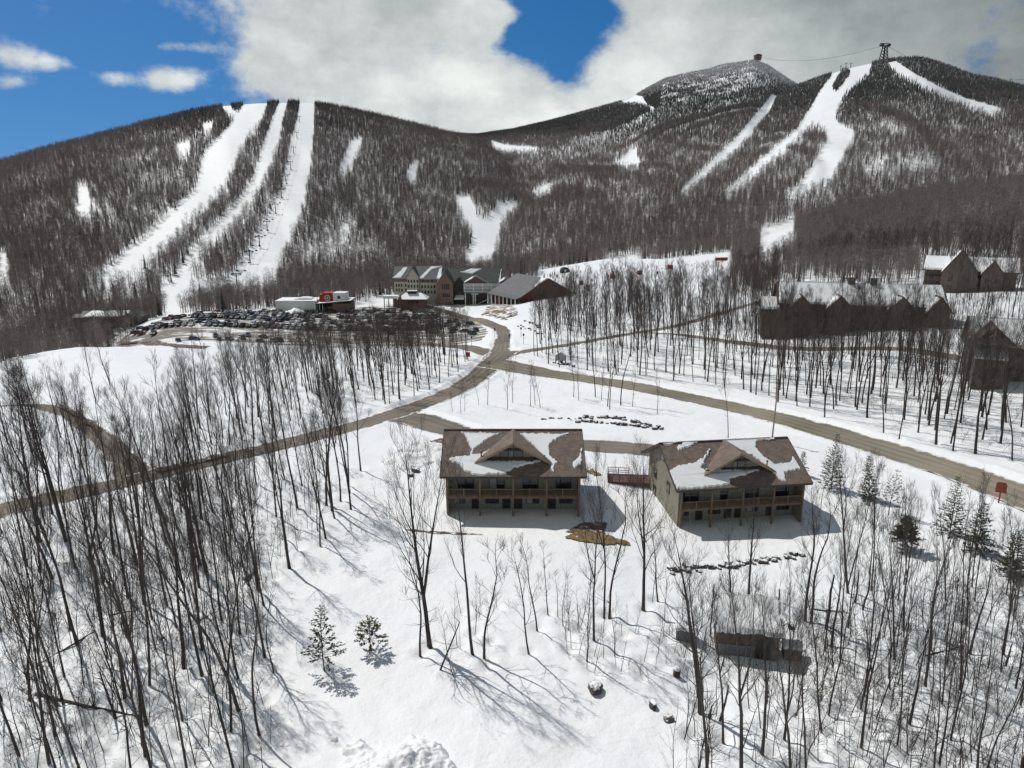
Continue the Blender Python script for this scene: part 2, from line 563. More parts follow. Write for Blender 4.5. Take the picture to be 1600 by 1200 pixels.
M = {}
M['snow_roof'] = mat('roof snow', (.84, .85, .87), .6, var=.03, scale=.7, bump=.25, bscale=3)
M['bark'] = mat('bark', (.085, .07, .062), .9, col2=(.045, .037, .033), scale=2.2, bump=.5, bscale=9, stretch=(1, 1, .25), rnd=.3)
M['twig'] = mat('twigs', (.088, .073, .066), .9, rnd=.4)
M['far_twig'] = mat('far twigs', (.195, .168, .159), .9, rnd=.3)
M['dead'] = mat('dead wood', (.10, .088, .078), .9, col2=(.045, .04, .036), scale=3, bump=.5, bscale=8)
M['needle'] = mat('needles', (.062, .078, .03), .9, col2=(.032, .045, .02), scale=3, rnd=.25)
M['needle_olive'] = mat('olive needles', (.14, .105, .035), .8, col2=(.06, .06, .025), scale=2, rnd=.1)
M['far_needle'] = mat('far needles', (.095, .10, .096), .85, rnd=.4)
M['rime'] = mat('rime needles', (.68, .69, .70), .85, col2=(.34, .35, .35), scale=.35, rnd=.3)
M['rock'] = mat('rock', (.12, .108, .104), .85, col2=(.05, .045, .044), scale=1.3, bump=.6, bscale=4, rnd=.3)
M['sapling'] = mat('sapling bark', (.065, .053, .048), .9, rnd=.3)
M['siding'] = planks('tan siding', (.30, .28, .215), (.24, .225, .172), .33)
M['siding_grey'] = planks('grey green siding', (.33, .335, .29), (.27, .275, .235), .33)
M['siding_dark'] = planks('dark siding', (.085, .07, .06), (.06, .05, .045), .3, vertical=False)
M['shingle'] = shingles('brown shingles', (.25, .20, .168), (.19, .15, .126))
M['shingle_dark'] = shingles('dark shingles', (.13, .095, .08), (.085, .062, .055))
M['timber'] = mat('cedar timber', (.20, .142, .098), .75, col2=(.135, .098, .07), scale=3, bump=.1, stretch=(1, 1, .3))
M['trim'] = mat('dark trim', (.06, .052, .045), .7, var=.1)
M['trim_tan'] = mat('tan trim', (.30, .225, .15), .7, var=.12)
M['glass'] = mat('window glass', (.025, .03, .035), .08, spec=.6)
M['glass_blind'] = mat('window with blinds', (.32, .33, .33), .35, var=.1, scale=6)
M['white'] = mat('white paint', (.74, .75, .75), .6, var=.04)
M['door'] = mat('dark door', (.04, .035, .033), .5)
M['metal'] = mat('grey metal', (.22, .23, .24), .45, metal=.6, var=.1)
M['steel_dark'] = mat('dark steel', (.05, .052, .055), .5, metal=.4)
M['red'] = mat('barn red', (.115, .04, .035), .75, var=.12)
M['sign_red'] = mat('sign red', (.32, .035, .025), .6, var=.06)
M['sign_rust'] = mat('sign rust red', (.26, .055, .022), .65, var=.12)
M['greyroof'] = mat('grey metal roof', (.115, .115, .12), .7, var=.12, scale=.5)
M['greenroof'] = mat('green grey roof', (.06, .072, .07), .75, var=.12, scale=.4)
M['cream'] = mat('cream clapboard', (.47, .45, .385), .75, var=.05, scale=.6)
M['brick'] = mat('brown brick', (.225, .155, .125), .85, var=.15, scale=1.5)
M['brown_band'] = mat('brown cladding', (.2, .13, .11), .8, var=.12)
M['dark_wall'] = mat('dark lodge wall', (.18, .147, .128), .85, col2=(.13, .107, .094), scale=.8)
M['stone_wall'] = mat('lodge stone wall', (.17, .145, .125), .9, col2=(.08, .07, .064), scale=1.2)
M['tarp'] = mat('grey tarp', (.17, .185, .195), .55, col2=(.11, .12, .13), scale=1.0, bump=.3, bscale=3)
M['shed_wood'] = planks('weathered boards', (.15, .10, .07), (.07, .05, .04), .22)
M['tyre'] = mat('tyre rubber', (.02, .02, .02), .8)
M['car_glass'] = mat('car glass', (.03, .035, .04), .07, spec=.7)
M['lamp'] = mat('lamp lens', (.6, .6, .58), .2)
M['tail'] = mat('tail lamp', (.25, .02, .02), .25)
M['black'] = mat('black metal', (.025, .025, .027), .5)
M['pole_wood'] = mat('pale pole wood', (.36, .29, .235), .8, col2=(.27, .21, .17), scale=2, stretch=(1, 1, .15))
M['rust_red_wood'] = mat('reddish bench wood', (.125, .075, .06), .75, var=.2)


def snow_on_top(m, lo=.55, hi=.75, nscale=2.5):
    """old snow lying on the upward faces of a thing"""
    nt = m.node_tree; N = nt.nodes; L = nt.links; b = N['Principled BSDF']
    ge = N.new('ShaderNodeNewGeometry'); sp = N.new('ShaderNodeSeparateXYZ'); L.new(ge.outputs['Normal'], sp.inputs[0])
    tc = N.new('ShaderNodeTexCoord'); no = N.new('ShaderNodeTexNoise'); no.inputs['Scale'].default_value = nscale; L.new(tc.outputs['Object'], no.inputs['Vector'])
    ma = N.new('ShaderNodeMath'); ma.operation = 'MULTIPLY_ADD'; L.new(no.outputs['Fac'], ma.inputs[0]); ma.inputs[1].default_value = .7; L.new(sp.outputs['Z'], ma.inputs[2])
    mr = N.new('ShaderNodeMapRange'); mr.inputs[1].default_value = lo + .35; mr.inputs[2].default_value = hi + .35; L.new(ma.outputs[0], mr.inputs[0])
    mx = N.new('ShaderNodeMix'); mx.data_type = 'RGBA'; L.new(mr.outputs[0], mx.inputs[0])
    L.new(b.inputs['Base Color'].links[0].from_socket, mx.inputs[6]); mx.inputs[7].default_value = (.82, .83, .85, 1)
    L.new(mx.outputs[2], b.inputs['Base Color'])


snow_on_top(M['rock'], .78, .92, 1.8)
# ------------------------------------------------------------------ snow ground
def poly_dist(x, y, poly):
    """signed distance to polygon edge, negative inside"""
    best = np.full(np.shape(x), 1e9)
    n = len(poly)
    for i in range(n):
        a = np.array(poly[i]); b = np.array(poly[(i + 1) % n]); d = b - a
        t = np.clip(((x - a[0]) * d[0] + (y - a[1]) * d[1]) / (d @ d), 0, 1)
        best = np.minimum(best, np.hypot(x - a[0] - t * d[0], y - a[1] - t * d[1]))
    return np.where(inpoly(x, y, poly), -best, best)


_rd0 = road_dist


def road_dist(x, y):
    d = _rd0(x, y)
    sh = d.shape
    m = (x > -190) & (x < 10) & (y > 270) & (y < 420)
    if np.any(m):
        d = d.copy()
        xs = np.asarray(x)[m]; ys = np.asarray(y)[m]
        d[m] = np.minimum(d[m], poly_dist(xs, ys, LOT_POLY))
    return d


def snow_material():
    m = bpy.data.materials.new('snow')
    m.use_nodes = True
    nt = m.node_tree; N = nt.nodes; L = nt.links
    b = N['Principled BSDF']
    b.inputs['Roughness'].default_value = 0.55
    b.inputs['Specular IOR Level'].default_value = 0.25
    tc = N.new('ShaderNodeTexCoord')

    def noise(sc, det=5, rough=.6):
        n = N.new('ShaderNodeTexNoise'); n.inputs['Scale'].default_value = sc; n.inputs['Detail'].default_value = det; n.inputs['Roughness'].default_value = rough
        L.new(tc.outputs['Object'], n.inputs['Vector']); return n.outputs['Fac']

    def ramp(src, a, b_, c0, c1):
        r = N.new('ShaderNodeValToRGB'); r.color_ramp.elements[0].position = a; r.color_ramp.elements[1].position = b_
        r.color_ramp.elements[0].color = (*c0, 1); r.color_ramp.elements[1].color = (*c1, 1)
        L.new(src, r.inputs['Fac']); return r.outputs['Color']

    base = ramp(noise(.06, 4), .3, .7, (.80, .815, .835), (.86, .865, .87))
    # scattered litter: bits of bark and leaves on the old snow
    spots = ramp(noise(2.2, 3, .7), .68, .76, (0, 0, 0), (1, 1, 1))
    zones = ramp(noise(.018, 3), .42, .62, (0, 0, 0), (.8, .8, .8))
    mu = N.new('ShaderNodeMix'); mu.data_type = 'RGBA'; mu.blend_type = 'MULTIPLY'; mu.inputs[0].default_value = 1
    L.new(spots, mu.inputs[6]); L.new(zones, mu.inputs[7])
    mx = N.new('ShaderNodeMix'); mx.data_type = 'RGBA'
    L.new(mu.outputs[2], mx.inputs[0]); L.new(base, mx.inputs[6]); mx.inputs[7].default_value = (.33, .28, .22, 1)
    L.new(mx.outputs[2], b.inputs['Base Color'])
    prev = None
    for sc, dist, st in ((.11, 1.6, .22), (.55, .5, .35), (2.6, .12, .35)):
        bp = N.new('ShaderNodeBump'); bp.inputs['Strength'].default_value = st; bp.inputs['Distance'].default_value = dist
        L.new(noise(sc, 4), bp.inputs['Height'])
        if prev is not None: L.new(prev, bp.inputs['Normal'])
        prev = bp.outputs['Normal']
    L.new(prev, b.inputs['Normal'])
    return m


M['snow'] = snow_material()
azf = np.radians(np.arange(-41.5, 41.51, 0.14))
azc = np.radians(np.arange(44, 317, 4.0))
AZ = np.concatenate([azf, azc])
RR = np.concatenate([np.array([1.5, 4, 8, 12, 15, 17.5]), 19.5 * 1.0075 ** np.arange(0, 745), np.array([5300, 6000, 7500, 9500])])
A2, R2 = np.meshgrid(AZ, RR, indexing='ij')
GX = R2 * np.sin(A2); GY = R2 * np.cos(A2)
GZ = H(GX, GY).reshape(GX.shape)
na, nr = GX.shape
gv = np.stack([GX, GY, GZ], -1).reshape(-1, 3)
ii, jj = np.meshgrid(np.arange(na), np.arange(nr - 1), indexing='ij')
i2 = (ii + 1) % na
gf = np.stack([ii * nr + jj, i2 * nr + jj, i2 * nr + jj + 1, ii * nr + jj + 1], -1).reshape(-1, 4)[:, ::-1]
ground = link_mesh('snow_ground', np_mesh('snow_ground', gv, gf, M['snow']))
tag(ground, kind='structure')
# elevation angle of the ground along every fine azimuth (for leaving out trees no one could see)
_fine = len(azf)
EL = (GZ[:_fine] - CAMZ) / R2[:_fine]
CUMEL = np.maximum.accumulate(EL, axis=1)


def visible(x, y, z, h, eps=0.006):
    az = np.arctan2(x, y); r = np.hypot(x, y)
    i = np.clip(((az - azf[0]) / (azf[1] - azf[0])).round().astype(int), 0, _fine - 1)
    j = np.clip(np.searchsorted(RR, r * 0.985) - 1, 0, nr - 1)
    return (z + h - CAMZ) / r > CUMEL[i, j] - eps


# ------------------------------------------------------------------ roads and the lot
def road_material(name, c1, c2, snowy=0.0, edge=False):
    m = bpy.data.materials.new(name); m.use_nodes = True
    nt = m.node_tree; N = nt.nodes; L = nt.links
    b = N['Principled BSDF']; b.inputs['Roughness'].default_value = .85; b.inputs['Specular IOR Level'].default_value = .25
    tc = N.new('ShaderNodeTexCoord')
    mp = N.new('ShaderNodeMapping'); mp.inputs['Scale'].default_value = (6.0, .05, 1)
    L.new(tc.outputs['UV'], mp.inputs['Vector'])
    n1 = N.new('ShaderNodeTexNoise'); n1.inputs['Scale'].default_value = 1.0; n1.inputs['Detail'].default_value = 4; L.new(mp.outputs[0], n1.inputs['Vector'])
    n2 = N.new('ShaderNodeTexNoise'); n2.inputs['Scale'].default_value = .12; n2.inputs['Detail'].default_value = 5; L.new(tc.outputs['Object'], n2.inputs['Vector'])
    ad = N.new('ShaderNodeMath'); ad.operation = 'MULTIPLY_ADD'; ad.inputs[1].default_value = .5
    L.new(n1.outputs['Fac'], ad.inputs[0])
    hf = N.new('ShaderNodeMath'); hf.operation = 'MULTIPLY'; hf.inputs[1].default_value = .5; L.new(n2.outputs['Fac'], hf.inputs[0]); L.new(hf.outputs[0], ad.inputs[2])
    rp = N.new('ShaderNodeValToRGB'); rp.color_ramp.elements[0].position = .38; rp.color_ramp.elements[1].position = .62
    rp.color_ramp.elements[0].color = (*c2, 1); rp.color_ramp.elements[1].color = (*c1, 1)
    L.new(ad.outputs[0], rp.inputs['Fac'])
    col = rp.outputs['Color']
    if edge:   # darker wheel tracks and damp stretches
        sx = N.new('ShaderNodeSeparateXYZ'); L.new(tc.outputs['UV'], sx.inputs[0])
        a1 = N.new('ShaderNodeMath'); a1.operation = 'ABSOLUTE'; L.new(sx.outputs['X'], a1.inputs[0])
        a2 = N.new('ShaderNodeMath'); a2.operation = 'PINGPONG'; L.new(a1.outputs[0], a2.inputs[0]); a2.inputs[1].default_value = .23
        n7 = N.new('ShaderNodeTexNoise'); n7.inputs['Scale'].default_value = .035; n7.inputs['Detail'].default_value = 5; L.new(tc.outputs['Object'], n7.inputs['Vector'])
        a3 = N.new('ShaderNodeMath'); a3.operation = 'MULTIPLY_ADD'; L.new(a2.outputs[0], a3.inputs[0]); a3.inputs[1].default_value = 1.1; L.new(n7.outputs['Fac'], a3.inputs[2])
        r7 = N.new('ShaderNodeMapRange'); r7.inputs[1].default_value = .45; r7.inputs[2].default_value = .85; r7.inputs[3].default_value = 1.12; r7.inputs[4].default_value = .62; L.new(a3.outputs[0], r7.inputs[0])
        x7 = N.new('ShaderNodeMix'); x7.data_type = 'RGBA'; x7.blend_type = 'MULTIPLY'; x7.inputs[0].default_value = 1; L.new(col, x7.inputs[6]); L.new(r7.outputs[0], x7.inputs[7])
        col = x7.outputs[2]
    if snowy:
        n3 = N.new('ShaderNodeTexNoise'); n3.inputs['Scale'].default_value = .16; n3.inputs['Detail'].default_value = 6; n3.inputs['Roughness'].default_value = .65
        mp3 = N.new('ShaderNodeMapping'); mp3.inputs['Scale'].default_value = (.45, 1.4, 1); L.new(tc.outputs['Object'], mp3.inputs['Vector']); L.new(mp3.outputs[0], n3.inputs['Vector'])
        r3 = N.new('ShaderNodeValToRGB'); r3.color_ramp.elements[0].position = 1 - snowy - .03; r3.color_ramp.elements[1].position = 1 - snowy + .04
        L.new(n3.outputs['Fac'], r3.inputs['Fac'])
        mx = N.new('ShaderNodeMix'); mx.data_type = 'RGBA'; L.new(r3.outputs['Color'], mx.inputs[0]); L.new(col, mx.inputs[6]); mx.inputs[7].default_value = (.78, .78, .78, 1)
        col = mx.outputs[2]
    if edge:   # slush and snow crumbs along both edges, and a few packed patches between the wheel tracks
        sp = N.new('ShaderNodeSeparateXYZ'); L.new(tc.outputs['UV'], sp.inputs[0])
        ab = N.new('ShaderNodeMath'); ab.operation = 'ABSOLUTE'; L.new(sp.outputs['X'], ab.inputs[0])
        n5 = N.new('ShaderNodeTexNoise'); n5.inputs['Scale'].default_value = .55; n5.inputs['Detail'].default_value = 6; n5.inputs['Roughness'].default_value = .65; L.new(tc.outputs['Object'], n5.inputs['Vector'])
        m5 = N.new('ShaderNodeMath'); m5.operation = 'MULTIPLY_ADD'; L.new(n5.outputs['Fac'], m5.inputs[0]); m5.inputs[1].default_value = .9; L.new(ab.outputs[0], m5.inputs[2])
        r5 = N.new('ShaderNodeMapRange'); r5.inputs[1].default_value = 1.30; r5.inputs[2].default_value = 1.42; L.new(m5.outputs[0], r5.inputs[0])
        x5 = N.new('ShaderNodeMix'); x5.data_type = 'RGBA'; L.new(r5.outputs[0], x5.inputs[0]); L.new(col, x5.inputs[6]); x5.inputs[7].default_value = (.72, .71, .69, 1)
        col = x5.outputs[2]
    L.new(col, b.inputs['Base Color'])
    n4 = N.new('ShaderNodeTexNoise'); n4.inputs['Scale'].default_value = 4; n4.inputs['Detail'].default_value = 5; L.new(tc.outputs['Object'], n4.inputs['Vector'])
    bp = N.new('ShaderNodeBump'); bp.inputs['Strength'].default_value = .3; bp.inputs['Distance'].default_value = .1; L.new(n4.outputs['Fac'], bp.inputs['Height']); L.new(bp.outputs[0], b.inputs['Normal'])
    return m


M['road'] = road_material('sanded road', (.235, .205, .16), (.15, .132, .108), edge=True)
M['road_east'] = road_material('sanded road pale', (.255, .235, .18), (.195, .175, .132), edge=True)
M['lot'] = road_material('gravel lot', (.25, .225, .195), (.16, .145, .125), snowy=.47)


def ribbon(name, key, off, material, sides=10):
    line, hw = ROADS[key]
    n = len(line)
    W = np.interp(np.linspace(0, 1, n), np.linspace(0, 1, len(hw)), hw)
    T = np.gradient(line[:, :2], axis=0); T /= np.linalg.norm(T, axis=1)[:, None]
    Nn = np.stack([-T[:, 1], T[:, 0]], 1)
    s = np.linspace(-1, 1, sides + 1)
    k = np.arange(n)
    wl = W + 0.9 * (fbm(k * .5, k * 0 + 3.3, 41, 3) - .5) * 2
    wr = W + 0.9 * (fbm(k * .5, k * 0 + 9.3, 43, 3) - .5) * 2
    ww = np.where(s[None, :] < 0, wr[:, None], wl[:, None])
    X = line[:, 0:1] + Nn[:, 0:1] * s * ww; Y = line[:, 1:2] + Nn[:, 1:2] * s * ww
    Z = base_h(X, Y) + off
    v = np.stack([X, Y, Z], -1).reshape(-1, 3)
    a, b = np.meshgrid(np.arange(n - 1), np.arange(sides), indexing='ij')
    f = np.stack([a * (sides + 1) + b, (a + 1) * (sides + 1) + b, (a + 1) * (sides + 1) + b + 1, a * (sides + 1) + b + 1], -1).reshape(-1, 4)[:, ::-1]
    me = np_mesh(name, v, f, material)
    dist = np.concatenate([[0], np.cumsum(np.linalg.norm(np.diff(line[:, :2], axis=0), axis=1))])
    uvv = np.stack([np.broadcast_to(s, X.shape), np.broadcast_to(dist[:, None], X.shape)], -1).reshape(-1, 2)
    uv = me.uv_layers.new(name='UVMap')
    li = np.empty(len(me.loops), np.int32); me.loops.foreach_get('vertex_index', li)
    uv.data.foreach_set('uv', uvv[li].astype(np.float32).ravel())
    o = link_mesh(name, me)
    tag(o, kind='structure')
    return o


def patch(name, poly, off, material, step=1.0, ragged=0.0, kind='structure', seed=5, lump=0.0):
    P = np.array(poly)
    lo = P.min(0) - 2; hi = P.max(0) + 2
    gx = np.arange(lo[0], hi[0], step); gy = np.arange(lo[1], hi[1], step)
    X, Y = np.meshgrid(gx, gy, indexing='ij')
    D = poly_dist(X, Y, poly) + ragged * (fbm(X / 2.2, Y / 2.2, seed, 4) - .5) * 2
    Z = base_h(X, Y) + off + (lump * fbm(X / .6, Y / .6, seed, 3) if lump else 0)
    ok = D < 0
    cell = ok[:-1, :-1] & ok[1:, :-1] & ok[1:, 1:] & ok[:-1, 1:]
    ny = len(gy)
    a, b = np.nonzero(cell)
    f = np.stack([a * ny + b, (a + 1) * ny + b, (a + 1) * ny + b + 1, a * ny + b + 1], -1)
    used = np.unique(f); remap = np.full(X.size, -1); remap[used] = np.arange(len(used))
    v = np.stack([X, Y, Z], -1).reshape(-1, 3)[used]
    me = np_mesh(name, v, remap[f], material)
    uv = me.uv_layers.new(name='UVMap')
    li = np.empty(len(me.loops), np.int32); me.loops.foreach_get('vertex_index', li)
    uv.data.foreach_set('uv', (v[:, :2] * [.15, 1])[li].astype(np.float32).ravel())
    o = link_mesh(name, me)
    return tag(o, kind=kind)


patch('parking_lot', LOT_POLY, .09, M['lot'], 1.0, .8)
ribbon('road', 'lot_entry', .105, M['road'])
ribbon('road', 'hotel', .12, M['road'])
ribbon('road', 'lodge', .08, M['road'])
ribbon('road', 'lane', .135, M['road'])
ribbon('road', 'loop', .10, M['road'])
ribbon('driveway', 'drive', .15, M['road'])
ribbon('road', 'main', .165, M['road'])
ribbon('road', 'east', .18, M['road_east'])
from mathutils import Euler
# ------------------------------------------------------------------ tree shapes
def rot_about(d, ang, roll):
    d = d / np.linalg.norm(d)
    up = np.array([0, 0, 1.0]) if abs(d[2]) < .9 else np.array([1.0, 0, 0])
    a = np.cross(d, up); a /= np.linalg.norm(a); b = np.cross(d, a)
    return d * cos(ang) + (a * cos(roll) + b * sin(roll)) * sin(ang)


def bare_tree(seed, h=17.0, r0=.19, clear=.42, limbs=13, spread=.30, fork=False, detail=3, crooked=.5, lean=0.0):
    """trunk and crown of a leafless hardwood, as two face collections"""
    R = random.Random(seed)
    tr = MB(); cr = MB()
    tips = []

    def limb(p, d, L, r, lev):
        n = {1: 5, 2: 4, 3: 3, 4: 2}[lev]
        pts = [p]; rad = [r]
        dd = d.copy()
        for i in range(n):
            k = .16 if lev < 3 else .12
            dd = dd + np.array([R.gauss(0, k), R.gauss(0, k), R.gauss(0, k * .6) + (.13 if lev <= 2 else .08)])
            dd /= np.linalg.norm(dd)
            p = p + dd * L / n
            pts.append(p); rad.append(max(r * (1 - .82 * (i + 1) / n), .0065))
        cr.tube(pts, rad, {1: 5, 2: 4, 3: 3, 4: 3}[lev], cap=False)
        if lev >= detail + 1:
            return
        m = {1: R.randint(4, 6), 2: R.randint(3, 5), 3: R.randint(1, 3)}[lev]
        for i in range(m):
            t = R.uniform(.22, 1.0) if i else 1.0
            q = t * n; a = min(int(q), n - 1); f = q - a
            pp = pts[a] * (1 - f) + pts[a + 1] * f
            base = (pts[a + 1] - pts[a]); base /= np.linalg.norm(base)
            d2 = rot_about(base, R.uniform(.35, .85) if i else R.uniform(0, .3), R.uniform(0, 2 * pi))
            d2[2] += .22; d2 /= np.linalg.norm(d2)
            ll = L * R.uniform(.32, .55) * (1.1 - .5 * t)
            rr = max(rad[a] * R.uniform(.42, .6), .0085)
            limb(pp, d2, max(ll, .5), rr, lev + 1)

    def leader(p, d, L, r, top, frac):
        n = 11
        pts = [p]; rad = [r]
        dd = d.copy()
        for i in range(n):
            dd = dd + np.array([R.gauss(0, .035 * crooked * 2), R.gauss(0, .035 * crooked * 2), .05])
            dd /= np.linalg.norm(dd)
            p = p + dd * L / n
            pts.append(p); rad.append(r * (1 - .86 * ((i + 1) / n) ** 1.15))
        return pts, rad

    d0 = np.array([R.gauss(0, .03) + lean, R.gauss(0, .03), 1.0]); d0 /= np.linalg.norm(d0)
    pts, rad = leader(np.zeros(3), d0, h * .93, r0, h, clear)
    pts[0] = pts[0] - np.array([0, 0, .5]); rad[0] = r0 * 1.35
    pts.insert(1, pts[0] + (pts[1] - pts[0]) * .35 + np.array([0, 0, .1])); rad.insert(1, r0 * 1.05)
    tr.tube(pts, rad, 8)
    stems = [(pts, rad, clear, h)]
    if fork:
        k = R.randint(4, 6)
        dd = rot_about(pts[k + 1] - pts[k], R.uniform(.28, .45), R.uniform(0, 2 * pi))
        p2, r2 = leader(pts[k], dd, (h * .93 - pts[k][2]) * .92, rad[k] * .8, h, .1)
        tr.tube(p2, r2, 7, cap=False)
        stems.append((p2, r2, .18, h))
    for si, (P, Rd, c, hh) in enumerate(stems):
        n = len(P) - 1
        nl = limbs if si == 0 else int(limbs * .6)
        roll = R.uniform(0, 6.28)
        for i in range(nl):
            t = c + (1 - c) * ((i + R.uniform(.0, .9)) / nl)
            q = t * n; a = min(int(q), n - 1); f = q - a
            pp = P[a] * (1 - f) + P[a + 1] * f
            roll += 2.4 + R.uniform(-.5, .5)
            el = R.uniform(.55, 1.0) + .25 * t
            d = np.array([cos(roll) * cos(el), sin(roll) * cos(el), sin(el)])
            k = (1 - t) / (1 - c)
            L = h * spread * (.38 + .62 * k ** .7) * R.uniform(.75, 1.15)
            limb(pp, d, L, max(Rd[a] * R.uniform(.3, .48), .02), 1)
        limb(P[-1], (P[-1] - P[-2]) / np.linalg.norm(P[-1] - P[-2]), h * .1, max(Rd[-1], .02), 2)
        # a few dead stubs and low twigs on the bole
        for i in range(R.randint(2, 5)):
            t = R.uniform(.15, c + .1); q = t * n; a = min(int(q), n - 1)
            an = R.uniform(0, 6.28)
            limb(P[a], np.array([cos(an), sin(an), R.uniform(0, .5)]), R.uniform(.6, 2.0), .022, 3)
    return tr, cr


def sapling(seed, h=6.0, r0=.035, n_br=16):
    R = random.Random(seed)
    mb = MB()
    p = np.array([0, 0, -.2]); d = np.array([R.gauss(0, .06), R.gauss(0, .06), 1.0])
    pts = [p]; rad = [r0]
    for i in range(7):
        d = d + np.array([R.gauss(0, .06), R.gauss(0, .06), .08]); d /= np.linalg.norm(d)
        p = p + d * h / 7; pts.append(p); rad.append(r0 * (1 - .85 * (i + 1) / 7))
    mb.tube(pts, rad, 5, cap=False)
    for i in range(n_br):
        t = R.uniform(.2, .98); q = t * 7; a = min(int(q), 6); f = q - a
        pp = pts[a] * (1 - f) + pts[a + 1] * f
        an = R.uniform(0, 6.28); el = R.uniform(.4, 1.1)
        dd = np.array([cos(an) * cos(el), sin(an) * cos(el), sin(el)])
        L = h * R.uniform(.12, .3) * (1.15 - t * .7)
        pm = pp + dd * L * .5 + np.array([R.gauss(0, .05), R.gauss(0, .05), .05]) * L
        pe = pm + (dd + np.array([0, 0, .3])) * L * .5
        mb.tube([pp, pm, pe], [max(rad[a] * .45, .009), .009, .005], 3, cap=False)
        for j in range(3):
            s = R.uniform(.3, 1); p0 = pp + (pe - pp) * s
            an2 = an + R.uniform(-1.1, 1.1)
            d3 = np.array([cos(an2) * .6, sin(an2) * .6, R.uniform(.3, 1)]) * L * R.uniform(.3, .5)
            mb.tube([p0, p0 + d3], [.007, .004], 3, cap=False)
    return mb


def conifer(seed, h=6.0, r0=.09, width=.26, bare=.12, dens=1.0, olive=.0, sparse=False, tuft=.32):
    """trunk and needled boughs"""
    R = random.Random(seed)
    tr = MB(); cr = MB()
    d = np.array([R.gauss(0, .02), R.gauss(0, .02), 1.0])
    pts = [np.array([0, 0, -.3])]; rad = [r0 * 1.2]
    for i in range(8):
        d = d + np.array([R.gauss(0, .03), R.gauss(0, .03), 0]); d /= np.linalg.norm(d)
        pts.append(pts[-1] + d * (h + .3) / 8); rad.append(r0 * (1 - .9 * (i + 1) / 8))
    tr.tube(pts, rad, 6)
    nw = int((21 if not sparse else 17) * max(1, h / 7))
    for w in range(nw):
        t = bare + (1 - bare) * (w + .3 * R.random()) / nw
        q = t * 8; a = min(int(q), 7); f = q - a
        pp = pts[a] * (1 - f) + pts[a + 1] * f
        k = 1 - (t - bare) / (1 - bare)
        L0 = h * width * (.10 + .9 * k ** .8)
        if sparse and R.random() < .06: continue
        nb = R.randint(5, 7) if not sparse else R.randint(4, 6)
        a0 = R.uniform(0, 6.28)
        for b in range(nb):
            an = a0 + b * 6.28 / nb + R.uniform(-.3, .3)
            L = L0 * R.uniform(.65, 1.12)
            tip = pp + np.array([cos(an) * L, sin(an) * L, L * (R.uniform(-.12, .12) + .45 * (1 - k))])
            mid = (pp + tip) / 2 + np.array([0, 0, -.05 * L])
            cr.tube([pp, mid, tip], [.02, .014, .006], 3, m=1, cap=False)
            ns = max(4, int(L / .11 * dens))
            for s in range(ns):
                u = R.uniform(.25 if not sparse else .45, 1.05)
                c = (pp * (1 - u) ** 2 + 2 * mid * u * (1 - u) + tip * u * u)
                for j in range(3):
                    sz = tuft * R.uniform(.6, 1.2) * (.6 + .4 * k)
                    a2 = an + R.uniform(-1.2, 1.2)
                    dv = np.array([cos(a2), sin(a2), R.uniform(-.25, .55)]); dv /= np.linalg.norm(dv)
                    sd = np.cross(dv, np.array([R.gauss(0, .4), R.gauss(0, .4), 1])); sd /= np.linalg.norm(sd)
                    e = c + dv * sz
                    cr.face([c - sd * sz * .13, c + dv * sz * .5 + sd * sz * .2, e, c + dv * sz * .5 - sd * sz * .2], 2 if R.random() < olive else 0)
    return tr, cr


def far_bare(seed, h=14.0, n=95, girth=.25):
    R = random.Random(seed)
    mb = MB()
    lx, ly = R.gauss(0, .5), R.gauss(0, .5)
    mb.tube([(0, 0, -1.0), (lx * .3, ly * .3, h * .45), (lx, ly, h * .92)], [.2, .13, .03], 4, cap=False)
    for i in range(n):
        t = R.uniform(.36, .97)
        z = h * t
        an = R.uniform(0, 6.28)
        k = sin(pi * min(1, (t - .25) / .8)) ** .6
        rr = R.uniform(.0, 1) ** .6 * h * girth * k
        c = np.array([lx * t + cos(an) * rr * .6, ly * t + sin(an) * rr * .6, z - rr * .25])
        d = np.array([cos(an) * R.uniform(.1, 1.0), sin(an) * R.uniform(.1, 1.0), R.uniform(.1, 1.0)])
        L = R.uniform(.8, 2.3)
        d = d / np.linalg.norm(d) * L
        s = np.array([R.gauss(0, 1), R.gauss(0, 1), R.gauss(0, .3)]); s /= np.linalg.norm(s)
        w = R.uniform(.05, .09)
        mb.face([c - s * w, c + s * w, c + d])
    return mb


def far_conifer(seed, h=12.0, wide=.17, m0=0):
    R = random.Random(seed)
    mb = MB()
    mb.tube([(0, 0, -.8), (0, 0, h * .9)], [.14, .04], 4, cap=False)
    nl = 9
    for l in range(nl):
        t = .1 + .9 * l / nl
        z = h * t; r = h * wide * (1.05 - t) + .15
        nb = 8
        a0 = R.uniform(0, 6)
        for b in range(nb):
            an = a0 + b * 6.28 / nb + R.uniform(-.25, .25)
            rr = r * R.uniform(.65, 1.2)
            wv = 6.28 / nb * .62
            top = (0, 0, z + h * .12)
            p1 = (cos(an - wv) * rr * .62, sin(an - wv) * rr * .62, z)
            p2 = (cos(an) * rr, sin(an) * rr, z - h * .035)
            p3 = (cos(an + wv) * rr * .62, sin(an + wv) * rr * .62, z)
            mb.face([top, p1, p2, p3])
    return mb


# ------------------------------------------------------------------ scattering (geometry nodes, stuff only)
def source_collection(name, meshes):
    c = bpy.data.collections.new(name)
    for i, me in enumerate(meshes):
        o = bpy.data.objects.new('source_%02d' % i, me)
        c.objects.link(o)
    return c


